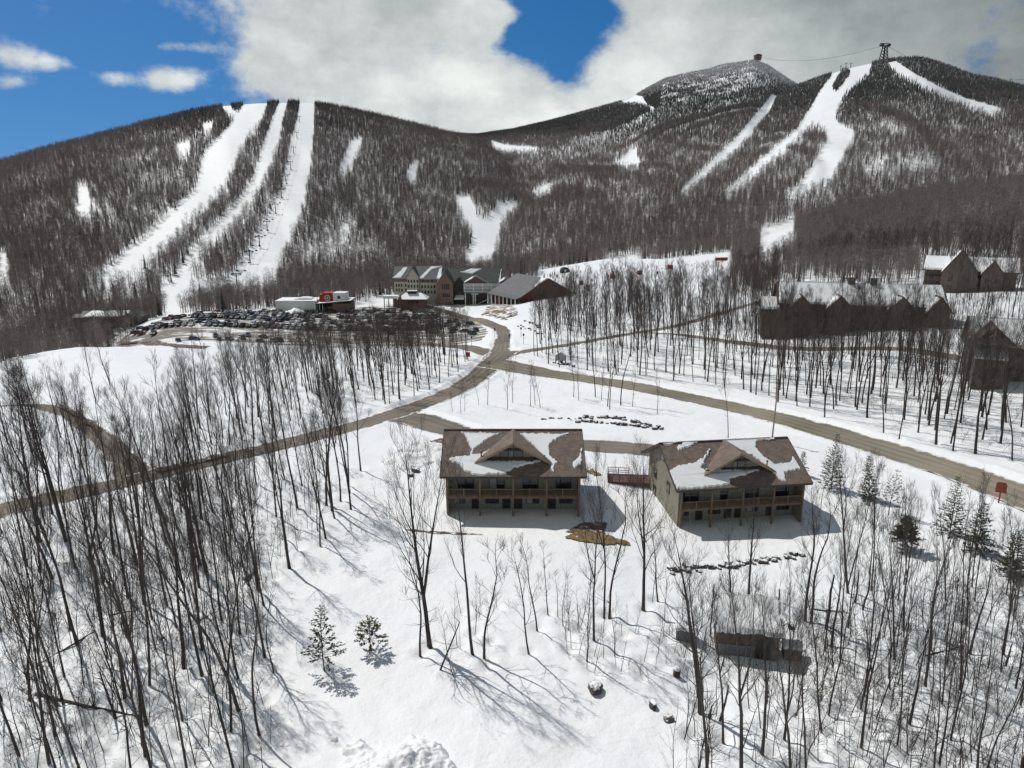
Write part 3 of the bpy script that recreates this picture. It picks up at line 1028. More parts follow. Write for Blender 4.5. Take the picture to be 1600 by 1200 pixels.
def scatter(name, pts, rotz, scl, idx, coll, label, cat, tilt=None):
    n = len(pts)
    me = bpy.data.meshes.new(name)
    me.vertices.add(n); me.vertices.foreach_set('co', np.asarray(pts, np.float32).ravel())
    a = me.attributes.new('turn', 'FLOAT_VECTOR', 'POINT')
    rot = np.zeros((n, 3), np.float32); rot[:, 2] = rotz
    if tilt is not None:
        for q in range(n):
            rot[q] = Euler((tilt[0][q], tilt[1][q], rotz[q]), 'ZYX').to_matrix().to_euler('XYZ')
    a.data.foreach_set('vector', rot.ravel())
    a = me.attributes.new('size', 'FLOAT_VECTOR', 'POINT')
    scl = np.asarray(scl, np.float32)
    if scl.ndim == 1: scl = np.repeat(scl[:, None], 3, 1)
    a.data.foreach_set('vector', scl.ravel())
    a = me.attributes.new('pick', 'INT', 'POINT'); a.data.foreach_set('value', np.asarray(idx, np.int32))
    o = link_mesh(name, me)
    ng = bpy.data.node_groups.new(name + ' scatter', 'GeometryNodeTree')
    ng.interface.new_socket('Geometry', in_out='INPUT', socket_type='NodeSocketGeometry')
    ng.interface.new_socket('Geometry', in_out='OUTPUT', socket_type='NodeSocketGeometry')
    N = ng.nodes; L = ng.links
    gi = N.new('NodeGroupInput'); go = N.new('NodeGroupOutput')
    iop = N.new('GeometryNodeInstanceOnPoints')
    ci = N.new('GeometryNodeCollectionInfo'); ci.inputs['Collection'].default_value = coll
    ci.inputs['Separate Children'].default_value = True; ci.inputs['Reset Children'].default_value = True

    def attr(nm, ty):
        x = N.new('GeometryNodeInputNamedAttribute'); x.data_type = ty; x.inputs['Name'].default_value = nm
        return x.outputs['Attribute']
    e2r = N.new('FunctionNodeEulerToRotation')
    L.new(gi.outputs[0], iop.inputs['Points']); L.new(ci.outputs[0], iop.inputs['Instance'])
    iop.inputs['Pick Instance'].default_value = True
    L.new(attr('pick', 'INT'), iop.inputs['Instance Index'])
    L.new(attr('turn', 'FLOAT_VECTOR'), e2r.inputs[0]); L.new(e2r.outputs[0], iop.inputs['Rotation'])
    L.new(attr('size', 'FLOAT_VECTOR'), iop.inputs['Scale'])
    L.new(iop.outputs[0], go.inputs[0])
    md = o.modifiers.new('scatter', 'NODES'); md.node_group = ng
    tag(o, label, cat, kind='stuff')
    return o


# ski runs and clearings, as outlines seen in the photo; a tree on the mountain whose foot or crown falls inside is felled
RUNS = [
    [(384, 157), (419, 154), (412, 185), (388, 215), (374, 240), (364, 270), (347, 300), (322, 325), (292, 355), (257, 390), (227, 420), (205, 445), (138, 447), (168, 422), (198, 392), (233, 366), (260, 340), (288, 315), (308, 295), (313, 270), (318, 240), (343, 215), (368, 185)],
    [(346, 160), (356, 156), (364, 172), (377, 180), (360, 184), (349, 172)], [(316, 195), (335, 190), (332, 205), (320, 208)], [(275, 225), (298, 222), (297, 240), (285, 252), (278, 240)],
    [(122, 292), (136, 292), (143, 322), (138, 341), (126, 341), (124, 320)],
    [(439, 154), (451, 154), (442, 190), (437, 220), (427, 250), (412, 285), (396, 315), (371, 345), (351, 366), (322, 392), (303, 420), (288, 447), (262, 452), (279, 425), (295, 400), (318, 370), (348, 340), (373, 315), (393, 285), (403, 255), (413, 225), (424, 190)],
    [(469, 153), (492, 153), (491, 200), (486, 260), (479, 300), (469, 340), (452, 380), (439, 410), (427, 437), (400, 447), (353, 449), (368, 425), (388, 395), (408, 360), (424, 330), (439, 300), (447, 265), (454, 225), (464, 190)],
    [(250, 446), (300, 440), (372, 440), (425, 430), (410, 452), (330, 455), (292, 470), (280, 500), (262, 505), (254, 475)],
    [(528, 270), (538, 250), (543, 235), (550, 222), (567, 214), (564, 228), (558, 245), (549, 264), (540, 272)],
    [(635, 275), (640, 262), (655, 250), (652, 268), (650, 285), (652, 290), (640, 283)], [(528, 375), (536, 357), (552, 343), (545, 360), (535, 378)],
    [(710, 308), (732, 306), (742, 325), (744, 340), (760, 346), (770, 335), (780, 318), (807, 314), (810, 325), (787, 345), (777, 362), (782, 372), (772, 385), (770, 420), (736, 420), (724, 400), (737, 380), (739, 365), (724, 345), (714, 328)],
    [(830, 302), (850, 289), (870, 289), (858, 301), (845, 308), (833, 307)], [(766, 220), (790, 227), (815, 229), (844, 232), (838, 238), (800, 238), (775, 234)],
    [(958, 256), (975, 248), (985, 235), (997, 231), (994, 245), (1004, 257), (990, 264), (970, 262)], [(970, 156), (985, 147), (1003, 151), (1012, 165), (995, 161), (975, 161)], [(1008, 163), (1022, 168), (1020, 174)],
    [(1206, 148), (1214, 150), (1203, 176), (1178, 206), (1153, 236), (1123, 262), (1092, 290), (1066, 310), (1060, 306), (1083, 281), (1113, 252), (1142, 224), (1167, 196), (1188, 171)],
    [(1316, 101), (1364, 96), (1357, 115), (1342, 128), (1322, 145), (1310, 165), (1304, 185), (1312, 197), (1332, 204), (1336, 215), (1322, 237), (1310, 262), (1302, 282), (1280, 293), (1255, 300), (1222, 311), (1226, 302), (1248, 290), (1263, 270), (1278, 245), (1293, 222), (1290, 207), (1275, 198), (1264, 199), (1252, 212), (1232, 232), (1202, 257), (1172, 282), (1136, 308), (1131, 303), (1163, 275), (1193, 247), (1223, 221), (1246, 202), (1256, 185), (1268, 165), (1283, 140), (1298, 120), (1303, 106)],
    [(1386, 99), (1400, 96), (1430, 116), (1470, 137), (1510, 154), (1560, 169), (1572, 173), (1548, 180), (1530, 174), (1500, 162), (1460, 145), (1425, 127), (1404, 117)],
    [(1183, 372), (1193, 358), (1220, 349), (1240, 341), (1240, 358), (1218, 376), (1190, 392)],
    [(0, 395), (10, 392), (18, 430), (0, 440)],
]
THIN_RUN = next(i for i, p in enumerate(RUNS) if p[0] == (1206, 148))
ISLAND = [(1300, 136), (1318, 106), (1328, 113), (1318, 126), (1306, 139)]
THIN = [  # half open glades
    ([(1340, 250), (1465, 235), (1475, 265), (1350, 285)], .55), ([(480, 380), (600, 385), (610, 412), (450, 415)], .4), ([(118, 285), (150, 285), (150, 345), (118, 345)], .5),
    ([(760, 212), (1010, 205), (1005, 262), (760, 262)], .28), ([(1040, 100), (1210, 88), (1240, 128), (1030, 165)], .55), ([(170, 200), (330, 200), (310, 300), (200, 300)], .12),
    ([(910, 150), (1010, 150), (1020, 200), (910, 200)], .2), ([(520, 330), (560, 330), (560, 390), (520, 390)], .3)]
KEEPOUT = [  # open ground in the far zone
    [(838, 440), (870, 426), (930, 416), (960, 403), (985, 398), (1000, 408), (1050, 404), (1140, 395), (1145, 412), (1060, 432), (1060, 455), (940, 485), (890, 475), (800, 470), (800, 440)],
    [(1215, 446), (1470, 446), (1470, 520), (1215, 520)], [(1435, 402), (1590, 402), (1590, 462), (1435, 462)]]

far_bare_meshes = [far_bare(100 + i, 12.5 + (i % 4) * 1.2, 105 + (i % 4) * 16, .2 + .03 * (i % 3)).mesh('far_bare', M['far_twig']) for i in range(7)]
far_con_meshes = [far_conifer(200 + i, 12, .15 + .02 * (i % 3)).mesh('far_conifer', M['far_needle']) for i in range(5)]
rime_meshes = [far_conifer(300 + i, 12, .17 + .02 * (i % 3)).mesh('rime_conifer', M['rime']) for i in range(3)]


def mountain_points():
    n = 700000
    az = RNG.uniform(radians(-40), radians(40), n)
    r = np.sqrt(RNG.uniform(270.0 ** 2, 3150.0 ** 2, n))
    keepn = RNG.uniform(0, 1, n) < np.interp(r, [270, 700, 1600, 3150], [1, 1, 1, .9])
    az = az[keepn]; r = r[keepn]
    x = r * np.sin(az); y = r * np.cos(az)
    z = H(x, y)
    px, py = project(x, y, z)
    hh = np.full(len(x), 14.0)
    # zone: mountains, woods behind the hill edge on the west, shoulder wood on the east
    line = np.interp(px, [-100, 0, 100, 215, 250, 430, 600], [600, 575, 543, 509, 498, 484, 474]) - 2
    ok = (r > 560) | ((px < 255) & (z < -19.8)) | ((px < 600) & (py < line) & (r > 235)) | ((px >= 600) & (px < 840) & (r > 447)) | ((px > 1140) & (r > 300) & (py < 455))
    ok &= ~((px > 580) & (px < 835) & (r < 447)) & ~((px > 425) & (px < 560) & (r < 412))
    ok &= visible(x, y, z, hh)
    x, y, z, px, py, r = (q[ok] for q in (x, y, z, px, py, r))
    hp = np.interp(z, [0, 150, 300, 480], [14, 12.5, 10, 6])
    _, pm = project(x, y, z + hp * .55)
    _, pt = project(x, y, z + hp * .85)
    felled = np.zeros(len(x), bool)
    for ri, poly in enumerate(RUNS):
        a = inpoly(px, py, poly)
        b = inpoly(px, pm, poly)
        c = inpoly(px, pt, poly) & (RNG.uniform(0, 1, len(x)) < .22)
        felled |= a | (b & (RNG.uniform(0, 1, len(x)) < (.12 if ri == THIN_RUN else .6))) | (c & (ri != THIN_RUN))
        if poly[0] == (1183, 372): felled |= b | inpoly(px, pt, poly)
    felled &= ~(inpoly(px, py, ISLAND) | inpoly(px, pm, ISLAND))
    for poly in KEEPOUT:
        felled |= inpoly(px, py, poly)
    for poly, p in THIN:
        felled |= inpoly(px, py, poly) & (RNG.uniform(0, 1, len(x)) < p * 1.5 * vnoise(x / 25, y / 25, 8) + p * .3)
    felled |= poly_dist(x, y, LOT_POLY) < 3
    # natural gaps
    felled |= RNG.uniform(0, 1, len(x)) < .42 * sstep(.46, .26, fbm(x / 55, y / 55, 55, 4))
    k = ~felled
    return x[k], y[k], z[k], px[k], py[k], r[k]


fx, fy, fz, fpx, fpy, fr = mountain_points()
elev = sstep(130, 290, fz + 60 * (fbm(fx / 160, fy / 160, 66, 3) - .5) * 2)
pcon = .05 + .85 * elev
pcon = np.where((fpx > 1020) & (fpx < 1700) & (fr > 900), np.maximum(pcon, .05 + .9 * sstep(150, 330, fz)), pcon)
is_con = RNG.uniform(0, 1, len(fx)) < pcon
rime_p = sstep(350, 440, fz + 30 * (vnoise(fx / 40, fy / 40, 3) - .5)) * (fpx < 1245) * .9 + .12 * sstep(250, 330, fz) * (fpx > 1100)
is_rime = is_con & (RNG.uniform(0, 1, len(fx)) < rime_p)
size = np.interp(fz, [-40, 0, 150, 300, 480, 600], [.86, .80, .69, .60, .46, .38]) * RNG.uniform(.6, 1.25, len(fx))
print('mountain trees', len(fx), 'conifers', int(is_con.sum()), 'rime', int(is_rime.sum()))


def put(mask, name, meshes, label, cat, widen=1.0):
    n = int(mask.sum())
    s = size[mask]
    scl = np.stack([s * widen, s * widen, s], 1)
    scatter(name, np.stack([fx, fy, fz], 1)[mask], RNG.uniform(0, 6.28, n), scl, RNG.integers(0, len(meshes), n), source_collection(name, meshes), label, cat)


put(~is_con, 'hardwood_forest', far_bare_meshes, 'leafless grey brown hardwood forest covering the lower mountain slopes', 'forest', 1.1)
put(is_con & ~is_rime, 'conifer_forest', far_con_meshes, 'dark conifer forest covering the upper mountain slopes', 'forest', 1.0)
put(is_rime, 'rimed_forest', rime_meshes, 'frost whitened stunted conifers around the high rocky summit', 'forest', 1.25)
# ------------------------------------------------------------------ individual trees
BARE = []
for i in range(11):
    R_ = random.Random(900 + i)
    t_, c_ = bare_tree(40 + i, h=16.5 + R_.uniform(-1, 2), r0=R_.uniform(.125, .19), clear=R_.uniform(.34, .58), limbs=R_.randint(11, 15), spread=R_.uniform(.19, .27), fork=(i % 3 == 1), crooked=R_.uniform(.5, 1.1))
    BARE.append((t_.mesh('tree_trunk', M['bark'], True), c_.mesh('tree_crown', M['twig']), 17.0))
BROAD = []
for i in range(4):
    t_, c_ = bare_tree(70 + i, h=15, r0=.2, clear=.3, limbs=15, spread=.36, fork=(i % 2 == 0), crooked=.5)
    BROAD.append((t_.mesh('tree_trunk', M['bark'], True), c_.mesh('tree_crown', M['twig']), 15.0))
SLIM = []
for i in range(6):
    t_, c_ = bare_tree(80 + i, h=11.5, r0=.085, clear=.3, limbs=11, spread=.2, crooked=.8, detail=2)
    SLIM.append((t_.mesh('tree_trunk', M['bark'], True), c_.mesh('tree_crown', M['twig']), 11.5))
SAPL = [sapling(500 + i, 5.5 + (i % 4), .048, 14 + i % 5).mesh('sapling', M['sapling']) for i in range(9)]


def plant_tree(x, y, z, kind, h, label, group, rz=None, tilt=(0, 0), name='bare_tree', cat='tree', wide=1.0):
    trunk, crown, h0 = kind
    e = empty(name, (x, y, z), 0, label, cat, group)
    e.rotation_mode = 'ZYX'
    e.rotation_euler = (tilt[0], tilt[1], random.uniform(0, 6.28) if rz is None else rz)
    s = h / h0
    e.scale = (s * wide, s * wide, s)
    link_mesh('trunk', trunk, e)
    link_mesh('crown', crown, e)
    return e


def height_at(base, top_py):
    px, _ = project(*base)
    p = at_y(float(px), top_py, base[1])
    return max(1.0, p[2] - base[2])


CLEAR_VIEW = [[(1100, 1036), (1262, 1030), (1285, 1150), (1090, 1150)], [(1030, 870), (1250, 850), (1330, 850), (1330, 905), (1240, 1000), (1110, 960)]]   # open snow before the shed and below the second house
TREE_POS = []     # x, y of every planted tree, to keep some space between them


def sample_zone(poly, n, gap, seed, avoid=(), fade=0):
    """foot points spread over an outlined piece of ground, as (x, y, z)"""
    R = np.random.default_rng(seed)
    P = np.array([cast(a, b)[:2] for a, b in poly])
    lo, hi = P.min(0), P.max(0)
    out = []
    tries = 0
    poly_w = [tuple(p) for p in P]
    while len(out) < n and tries < 60:
        tries += 1
        xs = R.uniform(lo[0], hi[0], 400); ys = R.uniform(lo[1], hi[1], 400)
        ok = inpoly(xs, ys, poly_w) & (road_dist(xs, ys) > 1.6)
        ok &= fbm(xs / 14, ys / 14, 91, 2) > R.uniform(.0, .55 if n < 100 else .42, 400)
        if fade: ok &= (fade / np.hypot(xs, ys)) ** 1.7 > R.uniform(0, 1, 400)
        for q in avoid:
            ok &= np.hypot(xs - q[0], ys - q[1]) > q[2]
        cpx, cpy = project(xs, ys, H(xs, ys))
        for cl in CLEAR_VIEW: ok &= ~(inpoly(cpx, cpy, cl) & (R.uniform(0, 1, 400) < (.97 if n < 100 else .7)))
        xs = xs[ok]; ys = ys[ok]
        for x, y in zip(xs, ys):
            if len(out) >= n: break
            if all((x - a) ** 2 + (y - b) ** 2 > gap * gap for a, b in TREE_POS):
                TREE_POS.append((x, y)); out.append((x, y))
    a = np.array(out)
    return np.stack([a[:, 0], a[:, 1], H(a[:, 0], a[:, 1])], 1)


# --- trees that can be told apart
HAND = [
    (671, 1007, 688, BROAD[0], 'tall high forked bare tree before the west end of the first house', .8),
    (656, 1022, 838, SLIM[0], 'thin bare tree with long low side limbs close beside the tall forked tree', 1.2),
    (738, 1021, 735, BARE[2], 'straight dark bare tree standing before the west half of the first house porch', .8),
    (756, 1027, 838, SLIM[1], 'bushy topped smaller bare tree just east of the straight dark tree', 1.3),
    (826, 1018, 836, SLIM[2], 'slim bare tree nearest the viewer of three in a row below the first house', 1.0),
    (839, 982, 838, SLIM[3], 'slim bare tree in the middle of three in a row below the first house', 1.1),
    (856, 957, 852, SLIM[4], 'slim bare tree closest to the porch of three in a row below the first house', 1.1),
    (928, 1000, 782, BARE[4], 'reddish brown bare tree just below the patch of tan grass', .8),
    (917, 1031, 885, SLIM[5], 'short bare tree at the foot of the reddish brown tree below the tan grass', 1.0),
    (944, 962, 712, BARE[1], 'tall bare tree of a close pair below the shadowed east wall of the first house', .7),
    (952, 960, 752, SLIM[1], 'thinner bare tree of a close pair below the shadowed east wall of the first house', 1.2),
    (1005, 950, 700, BROAD[2], 'stout bare tree with a low fork beside the tan gable wall of the second house', .75),
    (1028, 936, 800, SLIM[2], 'leaning slim bare tree at the foot of the stout forked tree', 1.2),
    (1095, 1112, 838, BROAD[1], 'big bare tree with spreading limbs standing alone west of the small shed', 1.0),
    (1170, 925, 752, BROAD[3], 'bare tree with wide limbs standing before the middle of the second house porch', .8),
    (1141, 921, 810, BROAD[1], 'wide crowned bare tree rising just behind the roof of the small shed', .9),
    (1258, 966, 742, BARE[6], 'tall bare tree of a close pair below the east end of the second house', .8),
    (1267, 971, 770, SLIM[4], 'slimmer bare tree of a close pair below the east end of the second house', 1.3),
    (1326, 977, 800, BARE[7], 'thick dark bare tree in the open wood south east of the second house shadow', .8),
    (1348, 950, 790, SLIM[5], 'slim straight bare tree behind the thick dark tree near the house shadow', 1.2),
    (1138, 683, 560, BARE[5], 'straight bare tree on the snow behind the ridge of the second house', .6),
    (427, 1048, 905, SLIM[0], 'dead looking slim tree at the wood edge beside the lone young pine', 1.0),
    (150, 630, 520, BROAD[1], 'bare tree leaning over the smooth snow mound below the crowded car park', .55),
    (172, 602, 518, SLIM[3], 'lone slim bare tree on the smooth snow mound below the crowded car park', 1.3),
]
for px, py, top, kind, lab, wide in HAND:
    b = cast(px, py)
    TREE_POS.append((b[0], b[1]))
    plant_tree(b[0], b[1], b[2], kind, height_at(b, top), lab, None, wide=wide, tilt=(0, -.055 + random.gauss(0, .015)))

ISLE = [(707, 642, 600), (720, 644, 590), (726, 642, 596), (748, 633, 588), (762, 633, 565), (793, 639, 560), (801, 629, 556), (829, 635, 572), (836, 633, 560), (844, 637, 574), (896, 620, 545), (904, 626, 560),
        (930, 620, 500), (940, 626, 560), (949, 635, 520), (953, 639, 540), (970, 633, 510), (988, 635, 560), (1027, 645, 575)]
for px, py, top in ISLE:
    b = cast(px, py); TREE_POS.append((b[0], b[1]))
    plant_tree(b[0], b[1], b[2], random.choice(SLIM + BARE[:3]), height_at(b, top), 'slim bare tree on the snow island between the three roads at the junction', 'slim trees on the junction island', wide=.9, tilt=(0, -.03))

ZONES = [  # outline in the photo, count, spacing, kinds, heights, lean, label, group
    ([(0, 812), (230, 768), (420, 722), (520, 705), (600, 725), (565, 800), (540, 832), (480, 870), (425, 930), (400, 1000), (450, 1090), (440, 1190), (360, 1260), (-60, 1260), (-60, 830)], 124, 2.0, BARE * 2 + SLIM * 2, (13, 20), -.05,
     'bare tree in the dense wood between the sanded road and the open snow clearing', 'trees of the wood below the road'),
    ([(0, 655), (60, 655), (110, 680), (150, 720), (165, 750), (90, 765), (0, 785)], 15, 2.6, BARE, (12, 16), -.05, 'bare tree inside the bend of the small loop road', 'trees inside the loop road bend'),
    ([(1262, 905), (1420, 900), (1600, 925), (1660, 1000), (1660, 1260), (1080, 1260), (1130, 1150), (1245, 1060), (1270, 1000)], 54, 2.2, BARE[3:8] + SLIM, (10.5, 16), -.05,
     'bare tree of the thin wood around and east of the small shed', 'trees of the thin wood by the shed'),
]
for poly, n, gap, kinds, hr, lean, lab, grp in ZONES:
    for (x, y, z) in sample_zone(poly, n, gap, 17 + n, (), 54 if n > 100 else 0):
        plant_tree(x, y, z, random.choice(kinds), random.uniform(*hr), lab, grp, wide=random.uniform(.58, .92), tilt=(random.gauss(0, .03), lean + random.gauss(0, .05)))
# woods on both sides of the junction: the nearest trees singly, the rest as one wood each
WOODS = [
    ([(225, 725), (240, 690), (330, 650), (450, 598), (560, 560), (690, 545), (735, 562), (728, 580), (640, 622), (560, 655), (420, 692)], 190, 1.8, 30, (13.5, 19), -.055,
     'bare tree on the road verge of the wood between car park and main road', 'roadside trees below the car park', 'bare_wood', 'leafless wood on the snowy bank between the car park and the main road'),
    ([(865, 575), (830, 553), (860, 500), (900, 478), (1000, 470), (1120, 470), (1215, 490), (1230, 540), (1480, 545), (1600, 600), (1640, 640), (1640, 765), (1500, 718), (1300, 656), (1130, 610), (1000, 588)], 420, 1.9, 45, (15.5, 22), -.05,
     'bare tree in the front ranks of the wood north of the pale sanded road', 'front trees of the wood above the pale road', 'bare_wood', 'leafless wood between the pale sanded road and the brown lodges'),
    ([(1140, 470), (1215, 500), (1215, 440), (1300, 420), (1440, 425), (1480, 470), (1600, 470), (1650, 480), (1650, 425), (1600, 400), (1400, 400), (1250, 420), (1145, 440)], 260, 2.2, 0, (13, 18), -.04,
     None, None, 'bare_wood', 'leafless wood standing around and between the three brown lodges'),
    ([(1205, 528), (1480, 535), (1500, 585), (1400, 585), (1215, 560)], 60, 1.8, 0, (8.5, 11.5), -.05, None, None, 'bare_wood', 'close rank of leafless trees before the long brown lodge'),
    ([(846, 492), (870, 482), (915, 476), (935, 486), (905, 520), (858, 520)], 26, 1.8, 0, (11, 15), -.04, None, None, 'bare_wood', 'clump of leafless trees before the red barn gable'),
    ([(1480, 500), (1520, 560), (1640, 600), (1640, 560), (1600, 500), (1540, 470)], 14, 3, 0, (13, 17), -.04, None, None, 'bare_wood', 'few leafless trees close around the gabled lodge by the wood'),
]
wood_src = source_collection('wood sources', [])
LODGE_SPOTS = []
for wi, (poly, n, gap, front, hr, lean, lab, grp, sname, slab) in enumerate(WOODS):
    avoid = [(cast(1340, 505)[0] + dx, cast(1340, 505)[1] + dy, 9) for dx in (-20, -10, 0, 10, 20) for dy in (0, 9)] + [(cast(1555, 580)[0] + 2, cast(1555, 580)[1] + 7, 10), (cast(1555, 580)[0] + 10, cast(1555, 580)[1] + 10, 10), (cast(855, 478)[0], cast(855, 478)[1] + 14, 20)]
    pts = sample_zone(poly, n, gap, 31 + wi, avoid, 150 if wi == 1 else 0)
    order = np.argsort(np.hypot(pts[:, 0], pts[:, 1]))
    for k in order[:front]:
        x, y, z = pts[k]
        plant_tree(x, y, z, random.choice(BARE + SLIM[:2]), random.uniform(*hr), lab, grp, wide=random.uniform(.75, 1.0), tilt=(random.gauss(0, .03), lean + random.gauss(0, .03)))
    rest = pts[order[front:]]
    if len(rest):
        def joined(tc):
            t, c, h0 = tc
            me = bpy.data.meshes.new('wood_tree')
            nv = len(t.vertices)
            v = np.empty(nv * 3, np.float32); t.vertices.foreach_get('co', v)
            v2 = np.empty(len(c.vertices) * 3, np.float32); c.vertices.foreach_get('co', v2)
            fs = [tuple(p.vertices) for p in t.polygons] + [tuple(i + nv for i in p.vertices) for p in c.polygons]
            me.from_pydata(np.concatenate([v, v2]).reshape(-1, 3).tolist(), [], fs)
            me.materials.append(M['bark']); me.materials.append(M['twig'])
            mi = np.ones(len(fs), np.int32); mi[:len(t.polygons)] = 0
            me.polygons.foreach_set('material_index', mi)
            return me
        if not wood_src.objects:
            for q, tc_ in enumerate(BARE[:8]):
                o_ = bpy.data.objects.new('source_%02d' % q, joined(tc_)); wood_src.objects.link(o_)
        m = len(rest)
        s = RNG.uniform(hr[0], hr[1], m) / 17.0
        wd = s * RNG.uniform(.7, 1.0, m)
        scatter(sname, rest, RNG.uniform(0, 6.28, m), np.stack([wd, wd, s], 1), RNG.integers(0, 8, m), wood_src, slab, 'wood', tilt=(RNG.normal(0, .03, m), lean + RNG.normal(0, .03, m)))

# --- saplings
SAPZ = [
    ([(1130, 1060), (1260, 1000), (1420, 960), (1600, 960), (1660, 1260), (1050, 1260), (1060, 1140)], 130, .7, (3, 8), 'thin leafless sapling in the undergrowth around and below the small shed', 'saplings by the shed'),
    ([(860, 960), (1010, 930), (1080, 960), (1075, 1070), (960, 1060), (880, 1040)], 40, .6, (2.5, 6), 'thin leafless sapling on the snow slope between the two houses and the boulders', 'saplings above the boulders'),
    ([(690, 960), (790, 930), (790, 1060), (700, 1060)], 9, .7, (2.5, 6), 'thin leafless sapling among the tall trees below the first house', 'saplings below the first house'),
    ([(0, 830), (420, 740), (540, 780), (400, 960), (430, 1220), (-40, 1240)], 85, .9, (2.5, 7), 'thin leafless sapling among the trunks of the dense wood below the road', 'saplings of the wood below the road'),
    ([(1200, 830), (1340, 760), (1480, 800), (1600, 850), (1600, 930), (1250, 900)], 36, .8, (3, 7), 'thin leafless sapling among the small evergreens east of the second house', 'saplings by the evergreens'),
]
for poly, n, gap, hr, lab, grp in SAPZ:
    for (x, y, z) in sample_zone(poly, n, gap, 71 + n, [(*cast(1170, 1000)[:2], 6)]):
        o = link_mesh('sapling', random.choice(SAPL))
        o.location = (x, y, z)
        s = random.uniform(*hr) / 7
        o.scale = (s, s, s); o.rotation_euler = (random.gauss(0, .08), random.gauss(0, .08), random.uniform(0, 6.28))
        tag(o, lab, 'sapling', grp)

# the many thinner stems between them, past counting
mp_ = np.concatenate([sample_zone([(0, 830), (420, 740), (540, 780), (400, 960), (430, 1220), (-40, 1240)], 210, .6, 501, (), 50),
                      sample_zone([(1130, 1060), (1260, 1000), (1420, 960), (1600, 960), (1660, 1260), (1050, 1260), (1060, 1140)], 90, .6, 502)])
m = len(mp_)
s = RNG.uniform(2.5, 8, m) / 7
scatter('sapling_undergrowth', mp_, RNG.uniform(0, 6.28, m), np.stack([s * .9, s * .9, s], 1), RNG.integers(0, len(SAPL), m), source_collection('saplings', SAPL), 'undergrowth of thin leafless stems filling both foreground woods', 'undergrowth', tilt=(RNG.normal(0, .08, m), RNG.normal(-.03, .08, m)))

# --- brush along the roadside wood and in the woods: too many stems to count
BRSH = [sapling(700 + i, 2.8, .022, 15).mesh('brush', M['sapling']) for i in range(5)]
bp = []
for poly, n, sd in [([(870, 560), (1000, 560), (1150, 585), (1300, 630), (1450, 680), (1600, 720), (1600, 690), (1300, 600), (1100, 560), (900, 535)], 560, 3),
                    ([(830, 552), (900, 545), (900, 572), (870, 575)], 50, 4), ([(0, 830), (420, 720), (540, 760), (420, 900), (430, 1200), (0, 1240)], 620, 5),
                    ([(1240, 960), (1600, 900), (1640, 1240), (1100, 1240)], 420, 6), ([(280, 690), (560, 600), (700, 560), (640, 615), (420, 690)], 160, 7)]:
    R_ = np.random.default_rng(sd)
    P = np.array([cast(a, b)[:2] for a, b in poly]); lo, hi = P.min(0), P.max(0)
    xs = R_.uniform(lo[0], hi[0], n * 6); ys = R_.uniform(lo[1], hi[1], n * 6)
    ok = inpoly(xs, ys, [tuple(p) for p in P]) & (road_dist(xs, ys) > .8) & (fbm(xs / 9, ys / 9, 13, 2) > R_.uniform(.25, .65, n * 6))
    bp += list(zip(xs[ok][:n], ys[ok][:n]))
bp = np.array(bp)
m = len(bp)
s = RNG.uniform(.35, 1.0, m)
scatter('brush', np.stack([bp[:, 0], bp[:, 1], H(bp[:, 0], bp[:, 1])], 1), RNG.uniform(0, 6.28, m), np.stack([s * 1.3, s * 1.3, s], 1), RNG.integers(0, 5, m), source_collection('brush', BRSH), 'thin leafless brush poking through the snow in the woods and along the road', 'brush',
        tilt=(RNG.normal(0, .25, m), RNG.normal(0, .25, m)))

# --- small evergreens
CON = [  # photo foot, top, shape, label
    (507, 1048, 948, dict(width=.29, bare=.24, sparse=True, tuft=.24, dens=.8, olive=.15), 'lone thin young pine with see-through crown on the open snow clearing'),
    (579, 1017, 966, dict(width=.50, bare=.38, sparse=True, tuft=.24, dens=1.1, olive=.6, r0=.06), 'small round topped olive pine on a bent stem beside the lone young pine'),
    (1299, 762, 678, dict(width=.22, bare=.10, tuft=.28, dens=1.0, olive=.15), 'tall ragged pine rising against the road east of the second house'),
    (1252, 742, 706, dict(width=.24, bare=.15, sparse=True, tuft=.28), 'small thin pine just behind the east eave of the second house'),
    (1357, 780, 713, dict(width=.23, bare=.06, tuft=.28, dens=1.2, olive=.1), 'bushy grey green pine between the second house and the pale road'),
    (1388, 805, 734, dict(width=.24, bare=.3, sparse=True, tuft=.26, dens=.7), 'thin grey pine with bare lower stem beside the bushy grey green pine'),
    (1484, 834, 744, dict(width=.23, bare=.06, tuft=.28, dens=1.1), 'tall ragged dark evergreen between bare trees south of the pale road'),
    (1413, 858, 803, dict(width=.40, bare=.3, tuft=.33, dens=1.5, olive=.25), 'low wide olive green evergreen under bare branches'),
    (1526, 863, 786, dict(width=.29, bare=.10, tuft=.3, dens=1.3, olive=.2), 'full green spruce second nearest the frame edge below the red roadside sign'),
    (1579, 898, 826, dict(width=.3, bare=.10, tuft=.3, dens=1.3, olive=.2), 'full green spruce at the very edge of the frame below the red roadside sign'),
]
for i, (px, py, top, kw, lab) in enumerate(CON):
    b = cast(px, py); hh = height_at(b, top)
    kw = dict(kw); kw.setdefault('r0', .07)
    ol = kw.get('olive', 0)
    t_, c_ = conifer(800 + i, h=hh, **kw)
    e = empty('pine_tree' if i < 6 else 'spruce_tree', tuple(b), random.uniform(0, 6.28), lab, 'evergreen')
    t_.build('trunk', M['bark'], e, True)
    c_.build('crown', [M['needle'], M['twig'], M['needle_olive']], e)

